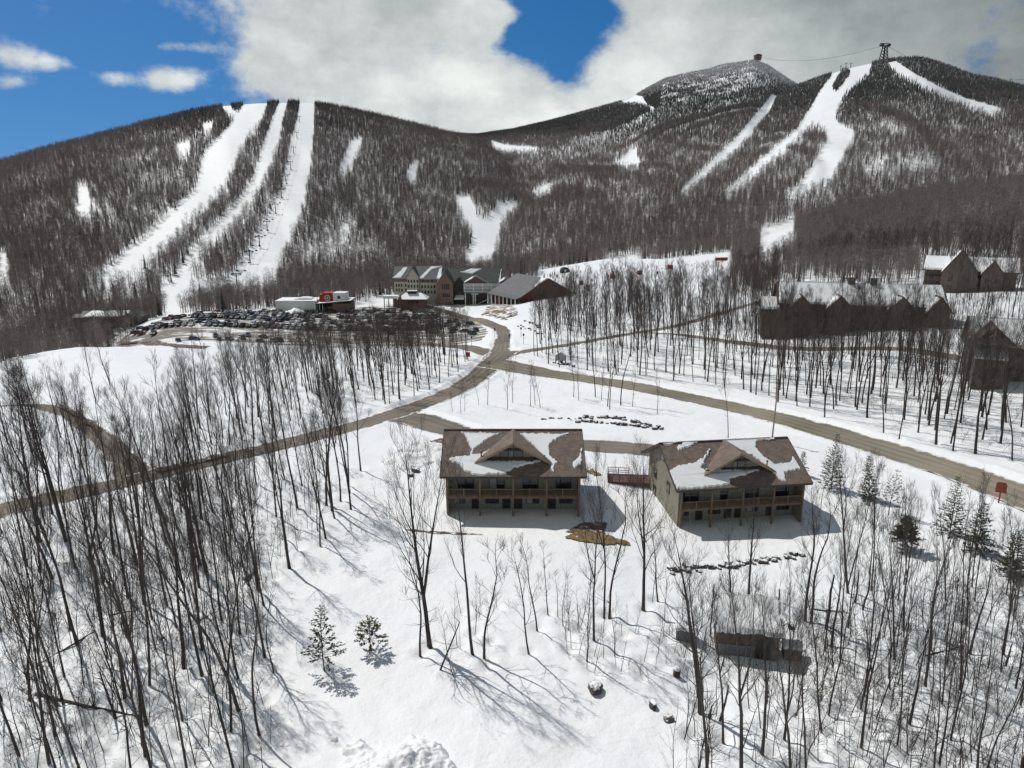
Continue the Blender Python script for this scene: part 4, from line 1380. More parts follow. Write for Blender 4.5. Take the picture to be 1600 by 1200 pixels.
# --- dead snags, logs
for px, py, top, lean, lab in [(1124, 1126, 1066, .12, 'dark broken snag leaning beside the big lone bare tree'), (1109, 1122, 1098, .05, 'short broken stub at the foot of the big lone bare tree'),
                               (1291, 985, 893, 0, 'thick broken off dead trunk between bare trees east of the shed'), (1336, 942, 888, 0, 'pale broken off dead trunk behind the thick dark tree'),
                               (1571, 1042, 1000, .02, 'short broken dead trunk in the wood at the east edge'), (180, 1120, 1045, -.15, 'thin broken dead trunk in the dense wood beside the long fallen log'),
                               (985, 557, 512, 0, 'grey broken dead trunk standing in the wood by the narrow lane')]:
    b = cast(px, py); hh = height_at(b, top)
    mb = MB(); R_ = random.Random(px)
    pts = [np.array([0, 0, -.3])]; n_ = 7
    for i in range(n_): pts.append(pts[-1] + np.array([R_.gauss(lean, .05) * hh / n_, R_.gauss(0, .05) * hh / n_, hh / n_]))
    mb.tube(pts, [.2 * max(.6, hh / 7) * (1 - .55 * i / n_) * R_.uniform(.85, 1.1) for i in range(n_ + 1)], 7)
    for k in range(3):
        p = pts[R_.randint(2, n_)]; a = R_.uniform(0, 6.28)
        mb.tube([p, p + np.array([cos(a) * .5, sin(a) * .5, .25])], [.05, .015], 4)
    o = mb.build('dead_trunk', M['dead'], None, True)
    o.location = tuple(b); tag(o, lab, 'dead tree')

for (p0, p1, r, lab) in [((55, 1088), (222, 1122), .16, 'long dark fallen log lying across the dense wood near the frame bottom'), ((170, 962), (250, 952), .11, 'fallen log lying among the trunks in the middle of the dense wood'),
                         ((250, 1000), (350, 952), .08, 'thin fallen trunk propped across the middle of the dense wood'), ((1268, 952), (1325, 958), .1, 'short fallen log between two trunks below the second house shadow'),
                         ((688, 1048), (722, 975), .09, 'broken pole leaning on the straight dark tree below the first house'), ((1432, 1030), (1520, 1008), .1, 'crooked fallen limb lying in the wood east of the shed'),
                         ((145, 990), (60, 1040), .1, 'slender fallen trunk near the west edge of the dense wood')]:
    a = cast(*p0); b = cast(*p1)
    if 'leaning' in lab: b = a + np.array([1.6, 1.0, 3.8])
    a[2] += r * .6; b[2] += r * .9
    mb = MB(); R_ = random.Random(p0[0]); n_ = 9
    pts = []
    for i in range(n_ + 1):
        t = i / n_; q = a + (b - a) * t
        g = h1(q[0], q[1]) + r * .55
        if 'leaning' not in lab: q[2] = max(q[2], g)
        pts.append(q - a + np.array([0, R_.gauss(0, .05), R_.gauss(0, .02)]))
    mb.tube(pts, [r * (1 - .6 * i / n_) for i in range(n_ + 1)], 7)
    for k in range(5):
        q = pts[R_.randint(4, n_)]; d_ = np.array([R_.gauss(0, .6), R_.gauss(0, .6), R_.uniform(.2, 1)]) * .8
        mb.tube([q, q + d_, q + d_ * 1.6 + np.array([0, 0, .2])], [r * .3, r * .2, .01], 4)
    o = mb.build('fallen_log', M['dead'], None, True)
    o.location = tuple(a); tag(o, lab, 'log')

# ------------------------------------------------------------------ melt hollows round the trunks
me = ground.data
co = np.empty(len(me.vertices) * 3, np.float32); me.vertices.foreach_get('co', co)
co = co.reshape(na, nr, 3)
Rw = np.random.default_rng(77)
for (tx, ty) in TREE_POS:
    r_ = math.hypot(tx, ty)
    if r_ > 150 or r_ < 22: continue
    a_ = atan2(tx, ty)
    i0 = int(np.searchsorted(azf, a_ - 2.2 / r_)); i1 = int(np.searchsorted(azf, a_ + 2.2 / r_))
    j0 = int(np.searchsorted(RR, r_ - 2.2)); j1 = int(np.searchsorted(RR, r_ + 2.2))
    if i1 <= i0 or j1 <= j0: continue
    blk = co[i0:i1, j0:j1]
    d_ = np.hypot(blk[..., 0] - tx - .12, blk[..., 1] - ty + .12)
    dep = Rw.uniform(.18, .45)
    blk[..., 2] += -dep * np.exp(-(d_ / .55) ** 2) + dep * .22 * np.exp(-((d_ - 1.2) / .5) ** 2)
me.vertices.foreach_set('co', co.ravel()); me.update()
# ------------------------------------------------------------------ the two lodge houses
def frame_pt(Hs, p):
    o = np.array(Hs['o']); c, s = cos(Hs['rz']), sin(Hs['rz'])
    return np.array([o[0] + c * p[0] - s * p[1], o[1] + s * p[0] + c * p[1], o[2] + p[2]])


def to_local(Hs, q):
    o = np.array(Hs['o']); c, s = cos(Hs['rz']), sin(Hs['rz']); d = np.array(q) - o
    return np.array([c * d[0] + s * d[1], -s * d[0] + c * d[1], d[2]])


RIDGE_Y, RIDGE_Z, EAVE_Y, EAVE_Z = 6.6, 9.35, -.6, 5.5
SL = (RIDGE_Z - EAVE_Z) / (RIDGE_Y - EAVE_Y)
HWID = 8.5


def roof_z(y):
    return EAVE_Z + (y - EAVE_Y) * SL if y < RIDGE_Y else RIDGE_Z - (y - RIDGE_Y) * SL


def on_roof(Hs, px, py):
    """photo point -> local x, y on the front roof slope"""
    d = ray(px, py)
    for _ in range(1):
        lo, hi = 60.0, 130.0
        for k in range(50):
            t = (lo + hi) / 2
            l = to_local(Hs, d * t + np.array([0, 0, CAMZ]))
            if l[2] > EAVE_Z + (l[1] - EAVE_Y) * SL + .05: lo = t
            else: hi = t
    return l


def ragged(poly, n=5, amp=.075, seed=1):
    R = random.Random(seed)
    out = []
    for i in range(len(poly)):
        a = np.array(poly[i]); b = np.array(poly[(i + 1) % len(poly)])
        L = np.linalg.norm(b - a); k = max(1, int(L / .22))
        nn = np.array([-(b - a)[1], (b - a)[0]]) / (L + 1e-9)
        for j in range(k):
            t = j / k
            out.append(a + (b - a) * t + (nn * R.gauss(0, amp) if j else 0))
    return out


def tri_snow(name, poly2, parent, base_fn, th, seed):
    """a layer of snow on a slope from a ragged outline: top, rounded rim"""
    import bmesh
    from mathutils.geometry import tessellate_polygon
    pts = ragged(poly2, seed=seed)
    c = np.mean(pts, 0)
    vs = [Vector((p[0], p[1], 0)) for p in pts]
    tris = tessellate_polygon([vs])
    mb = MB()
    n = len(pts)
    P2 = np.array([[p[0], p[1]] for p in pts]); prv = np.roll(P2, 1, 0); nx_ = np.roll(P2, -1, 0)
    tn = nx_ - prv; nm = np.stack([-tn[:, 1], tn[:, 0]], 1); nm /= np.linalg.norm(nm, axis=1)[:, None] + 1e-9
    ar = 0.5 * np.sum(P2[:, 0] * nx_[:, 1] - nx_[:, 0] * P2[:, 1])
    ins = P2 + nm * (th * .7 if ar > 0 else -th * .7)
    top = [(q[0], q[1], base_fn(q[0], q[1]) + th) for q in ins]
    bot = [(p[0], p[1], base_fn(p[0], p[1]) - .02) for p in pts]
    mb.v = top + bot
    for t in tris:
        mb.f.append(tuple(t)); mb.m.append(0)
    for i in range(n):
        j = (i + 1) % n
        mb.f.append((i, j, n + j, n + i)); mb.m.append(0)
    o = mb.build(name, M['snow_roof'], parent)
    fix_normals(o)
    return o


from mathutils import Vector


def lodge_house(Hs, label, snow_polys, vents, dark, face_z=None):
    e = empty('lodge_house', Hs['o'], Hs['rz'], label, 'house')
    sid = M['siding_grey'] if not dark else M['siding_grey']
    # main walls
    w = MB()
    prof = [(2.0, -1.2), (2.0, roof_z(2.0) - .25), (RIDGE_Y, RIDGE_Z - .25), (11.6, roof_z(11.6) - .25), (11.6, -1.2)]
    w.prism([(-HWID + .12, y, z) for y, z in prof], (2 * HWID - .24, 0, 0))
    fix_normals(w.build('wall', sid, e))
    for s in (-1, 1):   # gable end walls run forward to the porch posts
        g = MB()
        prof = [(.25, -1.2), (.25, roof_z(.25) - .26), (RIDGE_Y, RIDGE_Z - .26), (12.0, roof_z(12.0) - .26), (12.0, -1.2)]
        x = s * (HWID - .1)
        g.prism([(x, y, z) for y, z in prof], (s * .2, 0, 0))
        o = fix_normals(g.build('gable_wall', M['siding'], e))
        x1 = s * (HWID + .1)
        for (y0, z0, ww, hh) in ((6.1, 7.0, .9, 1.0), (3.5, 3.4, 1.0, 1.3), (8.6, 3.4, 1.0, 1.3), (8.6, .8, 1.0, 1.3)):
            f = MB(); f.box(min(x1, x1 + s * .06), max(x1, x1 + s * .06), y0 - .1, y0 + ww + .1, z0 - .1, z0 + hh + .1)
            fo = f.build('window', M['trim'], e)
            p = MB(); p.box(min(x1 + s * .04, x1 + s * .075), max(x1 + s * .04, x1 + s * .075), y0, y0 + ww, z0, z0 + hh); p.build('pane', M['glass'], fo)
    # roof: two slabs with overhang, fascia and barge boards
    r = MB()
    xo = HWID + .75
    th = .22
    r.prism([(-xo, EAVE_Y, EAVE_Z), (-xo, RIDGE_Y, RIDGE_Z), (-xo, RIDGE_Y, RIDGE_Z - th), (-xo, EAVE_Y, EAVE_Z - th)], (2 * xo, 0, 0))
    yb = 2 * RIDGE_Y - EAVE_Y
    r.prism([(-xo, RIDGE_Y, RIDGE_Z), (-xo, yb, EAVE_Z), (-xo, yb, EAVE_Z - th), (-xo, RIDGE_Y, RIDGE_Z - th)], (2 * xo, 0, 0))
    roof = fix_normals(r.build('roof', M['shingle'], e))
    cap = MB(); cap.bar((-xo, RIDGE_Y, RIDGE_Z + .03), (xo, RIDGE_Y, RIDGE_Z + .03), .34, .08); cap.build('ridge_cap', M['shingle_dark'], roof)
    fa = MB(); fa.box(-xo, xo, EAVE_Y - .06, EAVE_Y - .003, EAVE_Z - .28, EAVE_Z - .01)
    for s in (-1, 1):
        xx = s * (xo + .03)
        fa.bar((xx, EAVE_Y, EAVE_Z - .12), (xx, RIDGE_Y, RIDGE_Z - .12), .055, .32)
        fa.bar((xx, yb, EAVE_Z - .12), (xx, RIDGE_Y, RIDGE_Z - .12), .055, .32)
    fa.build('fascia', M['trim'], roof)
    # dormer: gable facing the front
    DX, DY, DZ = 4.65, 1.55, 9.28
    dz0 = roof_z(DY) + .03
    dm = MB()
    by = RIDGE_Y - .05
    for s in (-1, 1):
        A = np.array((0, DY - .35, DZ)); B = np.array((s * (DX + .25), DY - .35, dz0 - .12)); C_ = np.array((0, by, DZ + .04)); B2 = np.array((s * DX, DY + .25, dz0 + .05))
        dm.prism([A, B, B2, C_], (0, 0, .16))
    dor = fix_normals(dm.build('dormer', M['shingle'], e))
    bb = MB()
    for s in (-1, 1):
        bb.bar((s * .0, DY - .40, DZ - .02), (s * (DX + .25), DY - .40, dz0 - .14), .07, .34)
    bb.build('barge_board', M['trim_tan'], dor)
    gf = MB()
    yf = DY + .75
    gf.prism([(-DX + .9, yf, roof_z(yf) - .1), (DX - .9, yf, roof_z(yf) - .1), (0, yf, DZ - .28)], (0, .15, 0))
    fix_normals(gf.build('dormer_wall', M['siding_grey'], dor))
    hb = MB(); hb.box(-2.3, 2.3, yf - .07, yf - .004, 8.05, 8.22); hb.build('belt_board', M['trim'], dor)
    tr = MB()
    tr.bar((-2.0, DY - .1, 8.25), (2.0, DY - .1, 8.25), .14, .16)
    tr.bar((0, DY - .1, 8.3), (0, DY - .1, DZ - .2), .14, .16)
    tr.bar((-1.3, DY - .1, 8.3), (-.1, DY - .1, 8.9), .12, .12); tr.bar((1.3, DY - .1, 8.3), (.1, DY - .1, 8.9), .12, .12)
    tr.build('gable_truss', M['trim'], dor)
    for xw in (-1.15, .65):
        f = MB(); f.box(xw - .62, xw + .62, yf - .06, yf - .003, 7.02, 8.0); fo = f.build('window', M['trim'], dor)
        p = MB(); p.box(xw - .52, xw + .52, yf - .075, yf - .05, 7.1, 7.92); p.build('pane', M['glass'], fo)
    # deck, railing, posts
    d = MB(); d.box(-HWID + .12, HWID - .12, .02, 2.0, 2.42, 2.56)
    d.box(-HWID + .12, HWID - .12, -.06, .02, 2.26, 2.60)
    deck = d.build('deck', M['timber'], e)
    js = MB()
    for i in range(20): js.box(-8 + i * .84, -7.94 + i * .84, .03, 1.98, 2.2, 2.42)
    js.build('joist', M['timber'], deck)
    xs = [-8.35, -4.25, 0.0, 4.25, 8.35]
    for i, x in enumerate(xs):
        p = MB(); p.box(x - .11, x + .11, -.26, -.063, -.9, 5.3)
        p.build('post', M['timber'], e)
    for i in range(4):
        rl = MB()
        a, b = xs[i] + .12, xs[i + 1] - .12
        rl.box(a, b, -.18, -.07, 3.55, 3.64); rl.box(a, b, -.16, -.09, 2.72, 2.79)
        k = int((b - a) / .15)
        for j in range(k + 1):
            x = a + (b - a) * j / k
            rl.box(x - .022, x + .022, -.145, -.105, 2.79, 3.55)
        m = (a + b) / 2; rl.box(m - .05, m + .05, -.19, -.06, 2.6, 3.7)
        rl.build('railing', M['timber'], e)
    bm_ = MB(); bm_.box(-HWID, HWID, -.22, -.02, 5.02, 5.26); bm_.build('porch_beam', M['timber'], e)
    # openings under and on the porch
    y = 2.0

    def opening(name, x0, x1, z0, z1, door=False, blind=False, split=0):
        f = MB(); f.box(x0 - .09, x1 + .09, y - .06, y - .003, z0 - .07, z1 + .09)
        fo = f.build(name, M['trim'] if not door else M['trim'], e)
        n = split or 1
        for i in range(n):
            a = x0 + (x1 - x0) * i / n + .03; b = x0 + (x1 - x0) * (i + 1) / n - .03
            p = MB(); p.box(a, b, y - .085, y - .05, z0, z1)
            p.build('pane' if not (door and not split) else 'door_leaf', M['glass_blind'] if blind and i % 2 == 0 else (M['door'] if door and not split else M['glass']), fo)
    for x0, x1, dr, bl in ((-7.75, -6.35, 0, 1), (-5.35, -4.55, 1, 0), (-3.55, -1.95, 0, 0), (-1.35, -.45, 1, 0), (.15, 1.1, 1, 0), (1.75, 3.35, 0, 1), (4.6, 5.5, 1, 0), (6.1, 7.75, 0, 0)):
        opening('door' if dr else 'window', x0, x1, .05 if dr else .75, 2.05, bool(dr), bool(bl), 0 if dr else 2)
    for x0, x1, bl in ((-7.2, -5.2, 0), (-3.1, -1.2, 1), (1.3, 3.2, 0), (5.6, 7.5, 0)):
        opening('sliding_door', x0, x1, 2.62, 4.65, True, bool(bl), 2)
    # snow left on the roof
    def bf(x, yy): return roof_z(yy)
    for i, poly in enumerate(snow_polys):
        q = []
        for (a, b) in poly:
            l = on_roof(Hs, a, b)
            q.append((min(max(l[0], -xo + .05), xo - .05), min(max(l[1], EAVE_Y + .02), RIDGE_Y - .05)))
        tri_snow('roof_snow', q, e, bf, .15 if i else .17, 10 + i)
    for (a, b) in vents:
        l = on_roof(Hs, a, b)
        v = MB(); v.tube([(l[0], l[1], l[2] - .1), (l[0], l[1], l[2] + .85)], [.09, .09], 8); v.tube([(l[0], l[1], l[2] + .8), (l[0], l[1], l[2] + .95)], [.15, .15], 8)
        v.build('vent_pipe', M['metal'], roof, True)
    return e


def c6(*p): return [(600 + a / 4, 640 + b / 4) for a, b in p]
def c7(*p): return [(960 + a / 4, 640 + b / 4) for a, b in p]


SNOW1 = [c6((478, 140), (725, 147), (650, 185), (575, 240), (550, 280), (600, 275), (690, 232), (800, 170), (700, 250), (600, 318), (640, 318), (975, 325), (860, 352), (800, 372), (750, 403), (590, 412), (500, 385), (470, 340), (400, 322), (405, 300), (535, 285), (548, 255), (520, 190), (500, 155)),
         c6((850, 146), (1155, 152), (1060, 190), (1030, 230), (1040, 290), (1088, 330), (1065, 345), (1060, 390), (1040, 370), (1048, 345), (985, 290), (920, 210)),
         c6((1236, 245), (1236, 345), (1190, 365), (1180, 335), (1215, 300))]
SNOW2 = [c7((600, 245), (585, 290), (540, 365), (620, 375), (905, 378), (800, 410), (722, 428), (725, 468), (480, 498), (395, 498), (355, 430), (318, 380), (400, 345), (500, 330), (560, 290)),
         c7((668, 188), (1000, 180), (890, 195), (885, 240), (930, 290), (1000, 340), (1100, 330), (1112, 290), (1165, 370), (1060, 390), (1075, 450), (1040, 440), (985, 385), (880, 300)),
         c7((300, 202), (395, 197), (350, 222), (305, 215)), c7((390, 232), (430, 202), (525, 198), (470, 230), (400, 255))]
h_a = lodge_house(HOUSE1, 'brown roofed two storey lodge house with front gable seen square on, nearer the road junction', SNOW1, [(752, 715), (850, 722)], False)
h_b = lodge_house(HOUSE2, 'brown roofed two storey lodge house turned to show its pale tan gable wall', SNOW2, [(1101, 735), (1198, 730)], True)

# entry deck with railing between the two houses
b = cast(978, 752)
e = empty('entry_deck', (b[0] + .5, b[1], b[2]), radians(-6), 'small wooden entry deck with railings between the two lodge houses', 'deck')
d = MB(); d.box(-3.2, 3.2, -1.6, 1.6, .15, .5); d.build('platform', M['rust_red_wood'], e)
for (x0, y0, x1, y1) in ((-3.1, -1.5, 3.1, -1.5), (-3.1, -1.5, -3.1, 1.5), (-3.1, 1.5, 0, 1.5)):
    r = MB()
    L_ = math.hypot(x1 - x0, y1 - y0); k = max(2, int(L_ / 1.5))
    for i in range(k + 1):
        t = i / k; r.box(x0 + (x1 - x0) * t - .05, x0 + (x1 - x0) * t + .05, y0 + (y1 - y0) * t - .05, y0 + (y1 - y0) * t + .05, .5, 1.5)
    for z in (.8, 1.1, 1.5): r.bar((x0, y0, z), (x1, y1, z), .06, .08)
    r.build('railing', M['rust_red_wood'], e)

# ------------------------------------------------------------------ generic far buildings
def gable_roof(mb, x0, x1, y0, y1, ze, zr, axis, over=.6, th=.3, m=0):
    """two slabs; axis 'x': ridge runs along x"""
    if axis == 'x':
        ym = (y0 + y1) / 2; sl = (zr - ze) / (ym - y0)
        for (ya, sg) in ((y0, -1), (y1, 1)):
            ye = ya + sg * over; z_e = ze - over * sl
            mb.prism([(x0 - over, ye, z_e), (x0 - over, ym, zr), (x0 - over, ym, zr - th), (x0 - over, ye, z_e - th)], (x1 - x0 + 2 * over, 0, 0), m)
    else:
        xm = (x0 + x1) / 2; sl = (zr - ze) / (xm - x0)
        for (xa, sg) in ((x0, -1), (x1, 1)):
            xe = xa + sg * over; z_e = ze - over * sl
            mb.prism([(xe, y0 - over, z_e), (xm, y0 - over, zr), (xm, y0 - over, zr - th), (xe, y0 - over, z_e - th)], (0, y1 - y0 + 2 * over, 0), m)


def gable_body(mb, x0, x1, y0, y1, z0, ze, zr, axis, m=0):
    if axis == 'x':
        ym = (y0 + y1) / 2
        mb.prism([(x0, y0, z0), (x0, y1, z0), (x0, y1, ze), (x0, ym, zr), (x0, y0, ze)], (x1 - x0, 0, 0), m)
    else:
        xm = (x0 + x1) / 2
        mb.prism([(x0, y0, z0), (x1, y0, z0), (x1, y0, ze), (xm, y0, zr), (x0, y0, ze)], (0, y1 - y0, 0), m)


def wing(e, x0, x1, y0, y1, ze, zr, axis, wall, roof, snow=None, z0=-3.0, over=.7, name='wing_wall'):
    b = MB(); gable_body(b, x0, x1, y0, y1, z0, ze - .32, zr - .32, axis); w = fix_normals(b.build(name, wall, e))
    r = MB(); gable_roof(r, x0, x1, y0, y1, ze, zr, axis, over); ro = fix_normals(r.build('roof', roof, e))
    for sn in (snow or []):
        tri_slope(ro, x0, x1, y0, y1, ze, zr, axis, over, *sn)
    return w, ro


def tri_slope(ro, x0, x1, y0, y1, ze, zr, axis, over, side, pts, seed=1):
    """snow on one slope: pts as (along 0..1, up 0..1)"""
    if axis == 'x':
        ym = (y0 + y1) / 2; ye = (y0 - over) if side < 0 else (y1 + over)
        zs = ze - over * (zr - ze) / (ym - y0)
        f = lambda x, y: zs + (zr - zs) * (y - ye) / (ym - ye)
        poly = [(x0 - over + (x1 - x0 + 2 * over) * a, ye + (ym - ye) * b) for a, b in pts]
    else:
        xm = (x0 + x1) / 2; xe = (x0 - over) if side < 0 else (x1 + over)
        zs = ze - over * (zr - ze) / (xm - x0)
        f = lambda x, y: zs + (zr - zs) * (x - xe) / (xm - xe)
        poly = [(xe + (xm - xe) * b, y0 - over + (y1 - y0 + 2 * over) * a) for a, b in pts]
    tri_snow('roof_snow', poly, ro, f, .35, seed)


def windows(e, y, xs, zs, w, h, material=None, name='window'):
    for z in zs:
        for x in xs:
            b = MB(); b.box(x - w / 2, x + w / 2, y - .12, y - .02, z, z + h); b.build(name, material or M['glass'], e)


# --- the hotel: measured on an enlarged view of the photo, 0.37 m to a photo pixel
hb_ = cast(700, 476)
HB = empty('hotel', (hb_[0], hb_[1], hb_[2] - .2), 0, 'large grey and brown hotel of many gables with green roofs at the mountain foot', 'hotel')


def hx(x): return ((600 + x / 7.27) - 700) * .372
def hz(y): return (535 - y) / 7.27 * .372


# west wing, cream, with front gable
wing(HB, hx(120), hx(405), 4, 20, hz(240), hz(125), 'x', M['cream'], M['greyroof'], [(-1, [(.0, .05), (.3, .05), (.42, .5), (.5, .9), (.35, .9), (.2, .5)])])
b = MB(); b.box(hx(120) - .08, hx(405), 3.85, 3.99, hz(285), hz(245)); b.build('upper_cladding', M['brown_band'], HB)
wing(HB, hx(275), hx(402), 1.5, 12, hz(215), hz(118), 'y', M['cream'], M['greenroof'], over=.5)
windows(HB, 1.5, [hx(q) for q in (290, 322, 355, 388)], [hz(290), hz(345), hz(392)], .9, 1.7)
windows(HB, 4, [hx(q) for q in (147, 175, 205, 250)], [hz(340), hz(392)], .9, 1.6)
# middle wing
wing(HB, hx(405), hx(645), 3, 20, hz(245), hz(125), 'x', M['cream'], M['greyroof'], [(-1, [(.02, .05), (.22, .05), (.55, .75), (.95, .98), (.5, .98), (.3, .6)]), (-1, [(.78, .05), (.97, .05), (.98, .95), (.86, .8)])])
b = MB(); b.box(hx(412), hx(640), 2.83, 2.99, hz(292), hz(250)); b.build('upper_cladding', M['brown_band'], HB)
windows(HB, 3, [hx(q) for q in (435, 470, 505, 540, 575)], [hz(355), hz(415)], 1.0, 1.8)
windows(HB, 2.84, [hx(q) for q in (450, 500, 550, 600)], [hz(283)], .9, 1.3)
# brick tower with steep gable
wing(HB, hx(612), hx(788), -2, 14, hz(285), hz(155), 'y', M['brick'], M['greenroof'], [(-1, [(.05, .1), (.5, .1), (.5, .9), (.05, .95)])], over=.6)
windows(HB, -2, [hx(q) for q in (677, 700, 722, 742)], [hz(355)], .75, 2.9)
windows(HB, -2, [hx(q) for q in (680, 702, 724, 745)], [hz(440)], .75, 1.9)
windows(HB, -2, [hx(q) for q in (715, 738, 760)], [hz(528)], .8, 1.6)
# long green roofed east wing and its dark face
wing(HB, hx(730), hx(1310), 8, 26, hz(295), hz(158), 'x', M['brown_band'], M['greenroof'], [(-1, [(.22, .72), (.45, .6), (.62, .95), (.42, .97)]), (-1, [(.95, .05), (.99, .05), (.995, .9), (.97, .6)])])
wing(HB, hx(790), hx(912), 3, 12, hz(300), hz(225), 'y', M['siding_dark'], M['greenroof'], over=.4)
windows(HB, 3, [hx(q) for q in (850, 872, 894)], [hz(375), hz(430)], .8, 1.8)
wing(HB, hx(905), hx(1170), 2, 18, hz(295), hz(222), 'y', M['brown_band'], M['greyroof'], [(-1, [(.02, .1), (.9, .1), (.9, .8), (.02, .75)])], over=.6)
wing(HB, hx(1290), hx(1450), 3, 18, hz(298), hz(248), 'y', M['brown_band'], M['greyroof'], [(-1, [(.02, .2), (.9, .2), (.9, .9), (.02, .9)])], over=.5)
# glazed white gallery on stilts
g = MB()
for x in (915, 1018, 1120, 1222, 1325, 1420):
    g.bar((hx(x), -1.5, hz(385)), (hx(x - 6), -1.0, hz(298)), .45)
for z in (298, 318, 342, 378):
    g.bar((hx(912), -1.3, hz(z)), (hx(1440), -1.3, hz(z)), .34)
gal = g.build('gallery_frame', M['white'], HB)
g = MB(); g.box(hx(915), hx(1430), -.9, 1.9, hz(376), hz(302)); g.build('gallery_glass', M['glass_blind'], gal)
g = MB(); g.box(hx(912), hx(1440), -1.6, 2.4, hz(398), hz(386)); g.build('gallery_floor', M['metal'], HB)
g = MB()
for x in (1012, 1035, 925, 1200, 1300): g.bar((hx(x), -.8, hz(540)), (hx(x), -.8, hz(398)), .5)
g.bar((hx(990), -.8, hz(410)), (hx(1070), -.8, hz(410)), .5)
g.build('stilt', M['white'], HB)
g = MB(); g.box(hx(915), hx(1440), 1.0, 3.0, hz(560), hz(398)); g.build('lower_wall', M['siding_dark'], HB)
g = MB(); g.prism([(hx(1060), -2, hz(515)), (hx(1190), -2, hz(450)), (hx(1190), -2, hz(465)), (hx(1060), -2, hz(530))], (0, 2, 0)); fix_normals(g.build('ramp', M['metal'], HB))
g = MB(); g.prism([(hx(800), -1.5, hz(470)), (hx(905), -1.5, hz(470)), (hx(915), 2.9, hz(440)), (hx(810), 2.9, hz(440))], (0, 0, .5)); fix_normals(g.build('porch_roof', M['snow_roof'], HB))

# snow roofed entrance pavilion before the hotel
pv = empty('entrance_pavilion', (hb_[0], hb_[1] - 14, hb_[2] - .3), 0, 'low brown pavilion with snowy hipped roof and small cupola before the hotel', 'pavilion')
w_ = MB(); w_.box(hx(225), hx(505), 0, 9, -1, hz(428)); w_.box(hx(165), hx(232), 2, 8, -1, hz(435)); w_.build('wall', M['brown_band'], pv)
r = MB()
x0, x1, ya, yb_ = hx(205), hx(530), -1.2, 10.2
z0_, z1_ = hz(430), hz(372)
xa, xb, ym = hx(285), hx(455), 4.5
for f_ in ([(x0, ya, z0_), (x1, ya, z0_), (xb, ym, z1_), (xa, ym, z1_)], [(x1, ya, z0_), (x1, yb_, z0_), (xb, ym, z1_)], [(x1, yb_, z0_), (x0, yb_, z0_), (xa, ym, z1_), (xb, ym, z1_)], [(x0, yb_, z0_), (x0, ya, z0_), (xa, ym, z1_)]):
    r.face(f_)
r.face([(x0, ya, z0_ - .3), (x0, yb_, z0_ - .3), (x1, yb_, z0_ - .3), (x1, ya, z0_ - .3)])
r.build('roof', M['snow_roof'], pv)
r = MB(); r.box(x0 - .02, x1 + .02, ya - .12, ya - .01, z0_ - .45, z0_ - .05); r.build('fascia', M['trim'], pv)
r = MB(); r.box(hx(310), hx(405), 3.4, 5.6, z1_ - .6, z1_ + .9, 0); r.box(hx(303), hx(412), 3.0, 6.0, z1_ + .9, z1_ + 1.3, 1); r.build('cupola', [M['door'], M['snow_roof']], pv)
r = MB(); r.prism([(hx(212), -1.4, z0_ - .3), (hx(262), -1.4, z0_ - .3), (hx(237), -1.4, z0_ + 2.0)], (0, 4, 0)); fix_normals(r.build('gablet', M['brown_band'], pv))
windows(pv, 0, [hx(q) for q in (330, 360, 390, 420)], [hz(478)], 1.0, 1.6)
cn = empty('entrance_canopy', (hb_[0], hb_[1] - 12, hb_[2] - .3), 0, 'flat snow covered canopy on posts beside the low pavilion', 'canopy')
r = MB(); r.box(hx(45), hx(205), 0, 5, hz(432), hz(402)); r.build('roof', M['snow_roof'], cn)
r = MB(); r.box(hx(150), hx(204), .6, 4.5, -1, hz(433)); r.build('wall', M['dark_wall'], cn)
for x in (52, 100):
    r = MB(); r.box(hx(x), hx(x) + .4, .3, .7, -1, hz(433)); r.build('post', M['trim'], cn)

# --- the red barn lodge on the knoll
q0 = cast(815, 474)
bn = empty('red_barn', (q0[0], q0[1], q0[2] - .3), radians(31), 'dark red barn like lodge with grey roof and white posted porch on the snowy knoll', 'barn')
# local: gable end faces -y, long side faces -x
wb, lb = 32.0, 30.0
bdy = MB(); gable_body(bdy, 0, wb, 0, lb, -3, 4.2, 12.3, 'y'); fix_normals(bdy.build('wall', M['red'], bn))
r = MB(); gable_roof(r, 0, wb, 0, lb, 4.5, 12.7, 'y', 1.4, .35); ro = fix_normals(r.build('roof', M['greyroof'], bn))
tri_slope(ro, 0, wb, 0, lb, 4.5, 12.7, 'y', 1.4, -1, [(.02, .55), (.05, .5), (.10, .7), (.2, .98), (.03, .98)], 4)
bg_ = MB()
bg_.bar((-1.5, -1.45, 3.55), (wb / 2, -1.45, 12.6), .1, .5); bg_.bar((wb + 1.5, -1.45, 3.55), (wb / 2, -1.45, 12.6), .1, .5)
bg_.build('barge_board', M['trim'], ro)
pr = MB(); pr.prism([(-4.6, -1, 2.9), (-1.2, -1, 3.75), (-1.2, -1, 3.5), (-4.6, -1, 2.65)], (0, lb + 1, 0)); fix_normals(pr.build('porch_roof', M['greyroof'], bn))
for i in range(8):
    p = MB(); p.box(-4.4, -4.05, -.6 + i * 4.2, -.25 + i * 4.2, -3, 2.75); p.build('porch_post', M['white'], bn)
for i in range(7):
    p = MB(); p.box(-.12, -.02, 1.2 + i * 4.1, 3.0 + i * 4.1, -.2, 2.3); p.build('window', M['glass'], bn)
for x in (6, 10, 15.5, 19.5):
    p = MB(); p.box(x, x + 1.6, -.12, -.02, .3, 2.3); p.build('window', M['glass'], bn)
p = MB(); p.box(12, 15, -.14, -.02, 5.6, 7.4); p.build('loft_door', M['trim'], bn)

